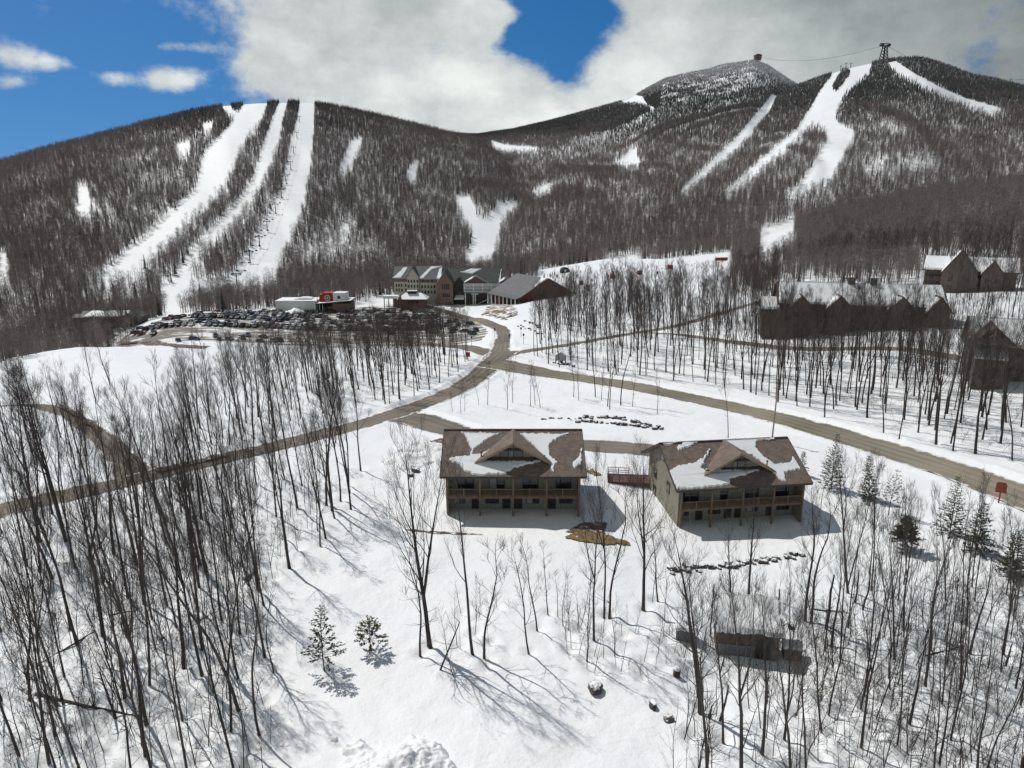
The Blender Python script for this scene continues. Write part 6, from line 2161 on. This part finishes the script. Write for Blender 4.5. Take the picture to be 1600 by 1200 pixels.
for (px, py, w, lab) in ((957, 436, 3.4, 'red banner on the slope fence nearest the barn'), (999, 430, 3.2, 'red banner on the slope fence second from the barn'), (1047, 421, 3.6, 'red banner on the slope fence third from the barn'), (1127, 408, 8.5, 'long dull red banner where the slope fence meets the wood'), (908, 446, 2.6, 'red box by the snow slope close behind the barn')):
    q = cast(px, py); 
    o = empty('banner', (q[0], q[1] - .5, q[2]), radians(12), lab, 'banner')
    b = MB(); b.box(-w / 2, w / 2, 0, .25, .3, 2.9 if w < 6 else 2.4); b.build('cloth', M['sign_red'], o)
    b = MB(); b.box(-w / 2 - .1, -w / 2, 0, .2, -.3, 3.0); b.box(w / 2, w / 2 + .1, 0, .2, -.3, 3.0); b.build('frame', M['white'], o)
for px, py in ((946, 443), (988, 437), (1027, 428)):
    q = cast(px, py)
    o = MB(); o.tube([(0, 0, 0), (0, 0, 1.5)], [.5, .55], 8); o.tube([(0, 0, 1.5), (0, 0, 1.75)], [.62, .2], 8); o = o.build('padded_drum', M['black'], None); o.location = tuple(q)
    tag(o, 'dark padded drum standing on the snow before the slope fence', 'drum', 'drums before the slope fence')


def skier(seed, cols):
    """small standing figure on skis: one body, clothing and helmet as children"""
    R = random.Random(seed)
    body = MB(); st = R.uniform(.12, .25)
    hip = np.array([0, 0, .92])
    for s in (-1, 1):
        body.tube([(s * st, -.05, .05), (s * (st * .8), -.12, .5), (s * .1, 0, .92)], [.075, .09, .12], 6)
        el = (s * .34, -.1, 1.12)
        body.tube([(s * .2, 0, 1.42), el, (s * .3, -.36, 1.02)], [.085, .07, .05], 6)
    body.tube([(0, 0, .88), (0, 0, 1.15), (0, .02, 1.4), (0, .02, 1.5), (0, 0, 1.56)], [.16, .17, .21, .12, .07], 8)
    body.tube([(0, -.01, 1.54), (0, -.02, 1.62), (0, -.02, 1.74), (0, 0, 1.83)], [.07, .105, .11, .05], 8)
    return body


SK = []
for i, c in enumerate([(.02, .02, .025), (.03, .04, .10), (.12, .02, .02), (.05, .05, .05), (.03, .07, .05)]):
    SK.append(skier(i, None).mesh('person', mat('ski wear %d' % i, c, .8, var=.2, scale=6), True))
SKI = MB()
for s in (-1, 1): SKI.box(s * .16 - .05, s * .16 + .05, -.9, .75, .0, .04)
SKI = SKI.mesh('skis', M['black'])
pp = []
for i in range(36): pp.append((random.uniform(826, 905), random.uniform(428, 436), 0))
for i in range(7): pp.append((random.uniform(905, 975), random.uniform(420, 432), 1))
for px, py, far in pp:
    q = cast(px, py)
    k_ = random.choice(SK)
    e = link_mesh('person', k_); e.location = (q[0], q[1], q[2] + .02); e.rotation_euler = (0, 0, random.uniform(-1.5, 1.5))
    tag(e, 'skier in dark clothes in the crowd on the snow behind the barn' if not far else 'skier in dark clothes standing apart on the snow slope above the fence', 'person', 'skiers behind the barn' if not far else 'skiers above the fence')
    s_ = link_mesh('skis', SKI, e)
q = cast(884, 426)
e = empty('lift_hut', tuple(q), radians(15), 'small dark green rounded lift hut on the snow slope behind the barn', 'hut')
b = MB(); n_ = 9
arc = [(-3 * cos(pi * i / n_), 0, 1.0 + 2.6 * sin(pi * i / n_)) for i in range(n_ + 1)]
b.prism([(-3, 0, -.5)] + arc + [(3, 0, -.5)], (0, 4, 0)); fix_normals(b.build('shell', mat('hut green', (.02, .05, .04), .5), e))
b = MB(); b.box(-2.2, 2.2, -.1, -.02, .9, 2.4); b.build('window', M['glass'], e)
b = MB(); b.box(-1.0, .2, -.14, -.03, -.3, 2.0); b.build('door', M['white'], e)

# ------------------------------------------------------------------ lift towers, summit station, tram tower, cables
def lift_tower(px, py, h, label, group=None, name='lift_tower'):
    q = cast(px, py)
    e = empty(name, tuple(q), radians(10), label, 'lift tower', group)
    b = MB(); b.tube([(0, 0, -1), (0, 0, h)], [.45, .32], 8); b.build('column', M['steel_dark'], e, True)
    b = MB(); b.box(-3.4, 3.4, -.35, .35, h - .3, h + .3); b.build('cross_arm', M['steel_dark'], e)
    for s in (-1, 1):
        b = MB(); b.box(s * 3.0 - .35, s * 3.0 + .35, -1.8, 1.8, h - .9, h - .3); b.build('sheave_train', M['steel_dark'], e)
    return e


TW = [(371, 448), (391, 410), (406, 386), (418, 361), (431, 333), (440, 309), (447, 287), (454, 264), (459, 240), (464, 216), (468, 190)]
tw_tops = []
for i, (px, py) in enumerate(TW):
    e = lift_tower(px, py, 9.5, 'dark chairlift tower in the line up the straight ski run', 'lift towers on the straight ski run')
    tw_tops.append(np.array(e.location) + [0, 0, 9.2])
for s in (-3.0, 3.0):
    c = MB()
    P = []
    for i in range(len(tw_tops) - 1):
        for k in range(5):
            t = k / 5
            p = tw_tops[i] + (tw_tops[i + 1] - tw_tops[i]) * t; p[2] -= 4 * t * (1 - t) * 1.2; p[0] += s
            P.append(p)
    P.append(tw_tops[-1] + [s, 0, 0])
    o0 = P[0]
    c.tube([p - o0 for p in P], [.07] * len(P), 4)
    o = c.build('lift_cable', M['steel_dark'], None); o.location = tuple(o0)
    tag(o, 'uphill side cable of the chairlift over the straight ski run' if s > 0 else 'downhill side cable of the chairlift over the straight ski run', 'cable')
# lift chairs hanging between the towers
chm = MB(); chm.bar((0, 0, 0), (0, 0, -2.2), .12); chm.box(-1.0, 1.0, -.3, .35, -2.7, -2.45); chm.box(-1.0, 1.0, .3, .42, -2.5, -1.7)
chm = chm.mesh('lift_chair', M['black'])
for i in range(0, 7):
    for t in (.3, .65):
        for s in (-3.0, 3.0):
            p = tw_tops[i] + (tw_tops[i + 1] - tw_tops[i]) * t; p[2] -= 4 * t * (1 - t) * 1.2
            o = link_mesh('lift_chair', chm); o.location = (p[0] + s, p[1], p[2])
            tag(o, 'empty dark lift chair hanging over the straight ski run', 'lift chair', 'chairs of the lift on the straight ski run')


def ridge_pt(px, k):
    (ra, rz_, rR), *_ = HILLS[k]
    d = ray(px, 300); a = atan2(d[0], d[1]); 
    for _ in range(4):
        R = float(np.interp(a, ra, rR)); z = float(np.interp(a, ra, rz_))
        # correct the azimuth for the height seen
        best = None
        for py in range(40, 420, 2):
            d = ray(px, py)
            el = d[2] / math.hypot(d[0], d[1])
            e2 = abs(el - (z - CAMZ) / R)
            if best is None or e2 < best[0]: best = (e2, atan2(d[0], d[1]))
        a = best[1]
    x, y = R * sin(a), R * cos(a)
    return np.array([x, y, h1(x, y)])


q = ridge_pt(1183, 1)
st_ = empty('summit_station', tuple(q), radians(10), 'boxy dark tram station perched on the tip of the high summit', 'station')
st_.scale = (.8, .8, .8)
b = MB(); b.box(-13, 15, -9, 9, 6, 22); b.box(-17, 10, -10, -9.05, 10, 19); b.build('hall', M['dark_wall'], st_)
b = MB(); b.prism([(-14, -10, 22), (17, -10, 22), (15, -10, 27), (-3, -10, 30), (-12, -10, 27)], (0, 20, 0)); fix_normals(b.build('roof', M['shingle_dark'], st_))
for x in (-10, 0, 11):
    b = MB(); b.bar((x, -6, -8), (x, -6, 6), 1.6); b.bar((x, 6, -8), (x, 6, 6), 1.6); b.build('support', M['steel_dark'], st_)
b = MB(); b.box(-8, 2, -10.3, -10.06, 11, 16); b.build('dock_opening', M['black'], st_)
tq = ridge_pt(1380, 2)
tt = empty('tram_tower', tuple(tq), radians(15), 'tall lattice tram tower standing on the wooded eastern summit', 'tower')
hT = height_at(tq, 70)
b = MB()
def leg(s, u, z):
    k = 7.0 * (1 - .55 * z / hT)
    return np.array([s * k, u * k, z])
for s in (-1, 1):
    for u in (-1, 1):
        b.bar(leg(s, u, -4), leg(s, u, hT - 4), 1.5)
b.build('leg_frame', M['steel_dark'], tt)
b = MB()
lv = np.linspace(0, hT - 4, 6)
for i in range(5):
    for s in (-1, 1):
        b.bar(leg(s, -1, lv[i]), leg(-s, -1, lv[i + 1]), .7); b.bar(leg(s, 1, lv[i]), leg(-s, 1, lv[i + 1]), .7)
        b.bar(leg(s, -1, lv[i]), leg(s, 1, lv[i + 1]), .7)
    b.bar(leg(-1, -1, lv[i + 1]), leg(1, -1, lv[i + 1]), .7)
b.build('bracing', M['steel_dark'], tt)
b = MB(); b.box(-12, 12, -3, 3, hT - 4, hT - 2); b.box(-12, -8, -6, 6, hT - 2, hT + 1); b.box(8, 12, -6, 6, hT - 2, hT + 1); b.box(-12.5, 12.5, -3, 3, hT + 2, hT + 3)
for x in (-11, 11): b.bar((x, 0, hT), (x, 0, hT + 3), .8)
b.build('saddle_head', M['steel_dark'], tt)
ca = np.array(tq) + [0, 0, hT]; cb_ = np.array(q) + [8, -5, 13]
dr = ray(1600, 126); ce = dr * (1900 / dr[1]) + np.array([0, 0, CAMZ + 3])
for (a, b2, sag, lab) in ((ca, cb_, 22, 'thin tram cable strung from the lattice tower to the summit station'), (ca, ce, 26, 'thin tram cable running from the lattice tower down towards the valley')):
    P = [a + (b2 - a) * t - np.array([0, 0, sag * 4 * t * (1 - t)]) - a for t in np.linspace(0, 1, 22)]
    c = MB(); c.tube(P, [.32] * 22, 5); o = c.build('tram_cable', M['steel_dark'], None); o.location = tuple(a); tag(o, lab, 'cable')
for px, hgt, lab in ((1313, 13, 'slender mast nearest the high summit of three on the eastern ridge'), (1321, 16, 'tallest slender mast of three on the eastern ridge'), (1329, 12, 'slender mast nearest the tram tower of three on the eastern ridge'), (1578, 12, 'short mast at the far end of the eastern ridge')):
    m_ = ridge_pt(px, 2)
    o = MB(); o.tube([(0, 0, -1), (0, 0, hgt)], [.7, .4], 6); o.bar((-3, 0, hgt - 1.5), (3, 0, hgt - 1.5), .7); o.bar((-2, 0, hgt - 4), (2.5, 0, hgt), .5); o = o.build('mast', M['steel_dark'], None); o.location = tuple(m_); tag(o, lab, 'mast')

# ------------------------------------------------------------------ bare grass, plough heaps
M['dry_grass'] = mat('dry grass', (.26, .175, .075), .95, col2=(.15, .10, .05), scale=1.4, bump=.8, bscale=7)
M['dirt'] = mat('bare brown earth', (.15, .105, .075), .95, col2=(.09, .065, .05), scale=1.2, bump=.6, bscale=5)
snow_on_top(M['dirt'], 1.04, 1.14, 1.1); snow_on_top(M['dry_grass'], 1.10, 1.2, 1.5)


M['bank_grass'] = mat('bank grass', (.235, .17, .085), .95, col2=(.15, .11, .06), scale=1.0, bump=.8, bscale=4)
snow_on_top(M['bank_grass'], .97, 1.03, .35)


def px_patch(name, pts, material, off, step, rag, label, lump=.05):
    poly = [tuple(cast(a, b)[:2]) for a, b in pts]
    o = patch(name, poly, .5 + off, material, step, rag, 'stuff', 5, lump)
    return tag(o, label, 'ground')


px_patch('dry_grass', [(868, 843), (885, 836), (915, 832), (945, 836), (985, 849), (985, 853), (950, 851), (905, 847)], M['dry_grass'], .0, .16, .9, 'tan dead grass patch showing through the snow below the first house', .1)
px_patch('bare_earth', [(884, 832), (900, 822), (935, 815), (950, 820), (945, 836), (915, 836)], M['dirt'], .02, .18, .9, 'dark bare earth in the shadow east of the first house')
px_patch('bare_earth', [(629, 827), (650, 827), (676, 830), (700, 831), (735, 833), (758, 835), (755, 837), (715, 835), (690, 834), (670, 833), (632, 830)], M['dirt'], -.05, .12, .42, 'narrow strip of brown earth in the snow below the first house')
px_patch('dry_grass', [(752, 492), (765, 479), (790, 476), (805, 481), (808, 492), (790, 500), (770, 497)], M['bank_grass'], .15, .6, 3.5, 'tan dead grass bank on the snowy knoll beside the hotel road', .3)
px_patch('dry_grass', [(915, 737), (925, 731), (940, 742), (930, 746)], M['dry_grass'], .0, .25, .4, 'small tan grass patch between the two lodge houses')
px_patch('bare_earth', [(668, 691), (700, 684), (705, 695), (680, 698)], M['dirt'], .0, .3, .7, 'brown earth beside the driveway near the first house roof')
px_patch('bare_earth', [(150, 528), (165, 520), (178, 521), (186, 524), (160, 536), (148, 540)], M['dirt'], .1, .7, 1.2, 'brown earth at the brow of the snow mound west of the car park')
px_patch('bare_earth', [(180, 538), (200, 535), (218, 534), (212, 538), (195, 540)], M['dirt'], .05, .6, .8, 'thin brown earth band along the front of the car park, west end')
px_patch('bare_earth', [(218, 536), (250, 534), (290, 539), (330, 541), (320, 545), (270, 543), (225, 540)], M['dirt'], .05, .6, .8, 'brown earth band along the front of the car park below the black cars')
px_patch('bare_earth', [(85, 627), (130, 650), (155, 672), (150, 676), (120, 656), (80, 632)], M['dirt'], .1, .4, .6, 'dark earth bank along the outside of the small loop road')
px_patch('bare_earth', [(232, 728), (252, 736), (330, 718), (400, 702), (400, 705), (330, 722), (250, 742), (238, 738)], M['dirt'], .0, .4, .5, 'dark earth line along the upper edge of the main road by the wood')

# heap of ploughed snow at the bottom of the picture
def heap(px0, px1, py, depth, h, label, seed, step=.18):
    a = cast(px0, py); b = cast(px1, py)
    ctr = (a + b) / 2; Lx = np.linalg.norm(b - a) / 2
    gx = np.arange(-Lx - 1, Lx + 1, step); gy = np.arange(-depth - 1, depth + 1, step)
    X, Y = np.meshgrid(gx, gy, indexing='ij')
    rr = np.sqrt((X / Lx) ** 2 + (Y / depth) ** 2) * (1 + .55 * (fbm(X / 1.8 + 7, Y / 1.8 + seed, seed + 9, 3) - .5) * 2)
    crest = np.clip(1 - rr, 0, 1) ** .75
    n = fbm(X / 2.2 + seed, Y / 2.2, seed, 3); nf = fbm(X / .45, Y / .45, seed + 3, 4)
    fine = fbm(X / .26, Y / .26, seed + 21, 4); fine = np.abs(fine - .5) * 2
    Z = crest * h * (.45 + 1.1 * n) + crest ** .35 * ((nf - .5) * .5 + (.5 - fine) * .34) * np.minimum(1, h)
    WX = ctr[0] + X; WY = ctr[1] + Y
    Zw = H(WX, WY) + Z - .06 - .3 * np.clip(rr - .97, 0, 1)
    nx, ny = X.shape
    v = np.stack([WX, WY, Zw], -1).reshape(-1, 3)
    i, j = np.meshgrid(np.arange(nx - 1), np.arange(ny - 1), indexing='ij')
    f = np.stack([i * ny + j, (i + 1) * ny + j, (i + 1) * ny + j + 1, i * ny + j + 1], -1).reshape(-1, 4)
    rc = rr.reshape(-1)[f].min(1) < 1.02
    o = link_mesh('snow_heap', np_mesh('snow_heap', v, f[rc], M['snow'], True))
    return tag(o, label, 'snow heap')


heap(520, 740, 1218, 3.6, 1.7, 'rough lumpy heap of ploughed snow at the bottom of the clearing', 3, .085)
heap(162, 186, 519, 6, 2.6, 'grey heap of ploughed snow at the west corner of the car park', 6, .5)
heap(445, 480, 490, 5, 3.0, 'white heap of snow in front of the blank white building', 8, .5)
heap(600, 668, 722, 4.5, 1.1, 'low rough bank of ploughed snow beside the west end of the first house', 9, .25)
heap(612, 690, 700, 3.0, 1.0, 'rough bank of ploughed snow along the driveway mouth', 12, .25)
# ------------------------------------------------------------------ sky, clouds, sun
SUN_EL = radians(52)
SUN_TRAVEL = np.array([.69, -.724])        # where shadows point on the ground
sun_d = bpy.data.lights.new('sun', 'SUN')
sun_d.energy = 3.4
sun_d.angle = radians(0.53)
sun_d.color = (1.0, .965, .915)
sun = bpy.data.objects.new('sun', sun_d)
COL.objects.link(sun)
from mathutils import Vector
sun.rotation_euler = Vector((SUN_TRAVEL[0] * cos(SUN_EL), SUN_TRAVEL[1] * cos(SUN_EL), -sin(SUN_EL))).to_track_quat('-Z', 'Y').to_euler()
sun.location = (-60, 60, 120)

w = bpy.data.worlds.new('World')
scene.world = w
w.use_nodes = True
nt = w.node_tree; N = nt.nodes; L = nt.links
for n in list(N): N.remove(n)
out = N.new('ShaderNodeOutputWorld')
sky = N.new('ShaderNodeTexSky'); sky.sky_type = 'NISHITA'; sky.sun_disc = False
sky.sun_elevation = SUN_EL
sky.sun_rotation = atan2(-SUN_TRAVEL[0], -SUN_TRAVEL[1])
sky.altitude = 600; sky.air_density = 1.0; sky.dust_density = 0.3; sky.ozone_density = 2.0
hs = N.new('ShaderNodeHueSaturation'); hs.inputs['Saturation'].default_value = 1.42; hs.inputs['Value'].default_value = .78
tcs = N.new('ShaderNodeTexCoord'); va = N.new('ShaderNodeVectorMath'); va.inputs[1].default_value = (0, 0, .2)
L.new(tcs.outputs['Generated'], va.inputs[0]); vn = N.new('ShaderNodeVectorMath'); vn.operation = 'NORMALIZE'; L.new(va.outputs[0], vn.inputs[0]); L.new(vn.outputs[0], sky.inputs[0])
L.new(sky.outputs[0], hs.inputs['Color'])
bg = N.new('ShaderNodeBackground'); bg.inputs['Strength'].default_value = 0.10
L.new(hs.outputs[0], bg.inputs['Color'])
tc = N.new('ShaderNodeTexCoord')
sp = N.new('ShaderNodeSeparateXYZ'); L.new(tc.outputs['Generated'], sp.inputs[0])


def mth(op, a, b=None, c=None, clamp=False):
    m = N.new('ShaderNodeMath'); m.operation = op; m.use_clamp = clamp
    for i, q in enumerate((a, b, c)):
        if q is None: continue
        if isinstance(q, (int, float)): m.inputs[i].default_value = q
        else: L.new(q, m.inputs[i])
    return m.outputs[0]


azn = mth('ARCTAN2', sp.outputs['X'], sp.outputs['Y'])
eln = mth('ARCSINE', sp.outputs['Z'])


def noise(scale, detail, rough, stretch=(1, 1, 1.7), dist=0.0):
    mp = N.new('ShaderNodeMapping'); mp.inputs['Scale'].default_value = stretch
    L.new(tc.outputs['Generated'], mp.inputs['Vector'])
    n = N.new('ShaderNodeTexNoise'); n.inputs['Scale'].default_value = scale; n.inputs['Detail'].default_value = detail
    n.inputs['Roughness'].default_value = rough; n.inputs['Distortion'].default_value = dist
    L.new(mp.outputs[0], n.inputs['Vector'])
    return n.outputs['Fac']


def azel(px, py):
    d = ray(px, py)
    return atan2(d[0], d[1]), atan2(d[2], math.hypot(d[0], d[1]))


CLOUDS = [  # banks of cloud: photo centre, half sizes, weight
    (640, 85, 190, 95, 1.0), (465, 105, 78, 72, .85), (570, 5, 130, 70, .9), (720, 170, 180, 60, 1.0), (820, 145, 90, 38, .7), (690, 30, 90, 70, .7),
    (1010, 140, 120, 75, 1.0), (1150, 90, 200, 130, 1.2), (1060, 20, 110, 60, .8), (1350, 30, 260, 140, 1.3), (1600, 60, 260, 200, 1.4), (1050, -80, 200, 90, .8),
    (20, 85, 50, 20, .66), (85, 100, 44, 17, .66), (20, 128, 34, 10, .45), (172, 122, 42, 17, .70), (268, 122, 44, 18, .76), (285, 74, 40, 8, .34),
    (770, 22, 60, 14, .5), (1900, 0, 300, 300, 1.3), (1100, 150, 300, 60, .6)]
tot = None
for (px, py, rx, ry, wt) in CLOUDS:
    a0, e0 = azel(px, py); a1, _ = azel(px + rx, py); _, e1 = azel(px, py - ry)
    u = mth('DIVIDE', mth('SUBTRACT', azn, a0), abs(a1 - a0)); v = mth('DIVIDE', mth('SUBTRACT', eln, e0), abs(e1 - e0))
    q = mth('ADD', mth('MULTIPLY', u, u), mth('MULTIPLY', v, v))
    g = mth('MULTIPLY', mth('EXPONENT', mth('MULTIPLY', q, -.8)), wt)
    tot = g if tot is None else mth('ADD', tot, g)
hole = None
for (px, py, rx, ry, wt) in [(850, 60, 72, 46, .85), (800, 78, 40, 26, .35), (930, 20, 60, 44, .75), (840, 5, 100, 30, .55), (888, 112, 34, 34, .45), (1290, 100, 55, 16, .35)]:
    a0, e0 = azel(px, py); a1, _ = azel(px + rx, py); _, e1 = azel(px, py - ry)
    u = mth('DIVIDE', mth('SUBTRACT', azn, a0), abs(a1 - a0)); v = mth('DIVIDE', mth('SUBTRACT', eln, e0), abs(e1 - e0))
    q = mth('ADD', mth('MULTIPLY', u, u), mth('MULTIPLY', v, v))
    g = mth('MULTIPLY', mth('EXPONENT', mth('MULTIPLY', q, -.8)), wt)
    hole = g if hole is None else mth('ADD', hole, g)
# unseen overcast added overhead and behind, to turn the blue fill light neutral
up = N.new('ShaderNodeMapRange'); up.interpolation_type = 'SMOOTHSTEP'; up.inputs[1].default_value = .55; up.inputs[2].default_value = .9
L.new(sp.outputs['Z'], up.inputs[0])
bk = N.new('ShaderNodeMapRange'); bk.interpolation_type = 'SMOOTHSTEP'; bk.inputs[1].default_value = .25; bk.inputs[2].default_value = -.25
L.new(sp.outputs['Y'], bk.inputs[0])
tot = mth('ADD', tot, mth('ADD', up.outputs[0], bk.outputs[0]))
tot = mth('SUBTRACT', mth('MINIMUM', tot, 1.15), hole)
nz = noise(8.0, 7, .62, (1, 1, 1.35))
f = mth('ADD', tot, mth('MULTIPLY', mth('SUBTRACT', nz, .5), 2.3))
mr = N.new('ShaderNodeMapRange'); mr.interpolation_type = 'SMOOTHSTEP'; mr.inputs[1].default_value = .28; mr.inputs[2].default_value = .86
L.new(f, mr.inputs[0])
cloud = mr.outputs[0]
# brightness: lit billows, grey bellies, the heavy bank in the east
shade = noise(7.0, 7, .6, (1, 1, 1.6))
mr2 = N.new('ShaderNodeMapRange'); mr2.inputs[1].default_value = .36; mr2.inputs[2].default_value = .64; mr2.inputs[3].default_value = .55; mr2.inputs[4].default_value = .86
L.new(shade, mr2.inputs[0])
mr3 = N.new('ShaderNodeMapRange'); mr3.interpolation_type = 'SMOOTHSTEP'; mr3.inputs[1].default_value = .10; mr3.inputs[2].default_value = .62; mr3.inputs[3].default_value = 1.0; mr3.inputs[4].default_value = .42
L.new(azn, mr3.inputs[0])
mr4 = N.new('ShaderNodeMapRange'); mr4.interpolation_type = 'SMOOTHSTEP'; mr4.inputs[1].default_value = .08; mr4.inputs[2].default_value = .26; mr4.inputs[3].default_value = 1.12; mr4.inputs[4].default_value = .9
L.new(eln, mr4.inputs[0])
br = mth('MULTIPLY', mth('MULTIPLY', mr2.outputs[0], mr3.outputs[0]), mr4.outputs[0])
br = mth('MULTIPLY', br, mth('SUBTRACT', 1.0, mth('MULTIPLY', mth('MINIMUM', mth('ADD', up.outputs[0], bk.outputs[0]), 1.0), .45)))  # the added overcast is dimmed to deepen the shadows
cmb = N.new('ShaderNodeMix'); cmb.data_type = 'RGBA'
cmb.inputs[6].default_value = (.84, .97, 1.0, 1); cmb.inputs[7].default_value = (.97, 1.0, .97, 1)
L.new(br, cmb.inputs[0])
bg2 = N.new('ShaderNodeBackground'); L.new(cmb.outputs[2], bg2.inputs['Color']); L.new(br, bg2.inputs['Strength'])
mix = N.new('ShaderNodeMixShader')
L.new(cloud, mix.inputs[0]); L.new(bg.outputs[0], mix.inputs[1]); L.new(bg2.outputs[0], mix.inputs[2])
L.new(mix.outputs[0], out.inputs['Surface'])

vs = scene.view_settings
scene.display_settings.display_device = 'sRGB'
vs.view_transform = 'Standard'
vs.look = 'None'
vs.exposure = 0.0
vs.gamma = 1.0
vs.use_curve_mapping = False
scene.render.engine = 'CYCLES'
scene.cycles.max_bounces = 4
scene.cycles.diffuse_bounces = 3
scene.cycles.glossy_bounces = 2
scene.cycles.transparent_max_bounces = 4
scene.cycles.use_denoising = True
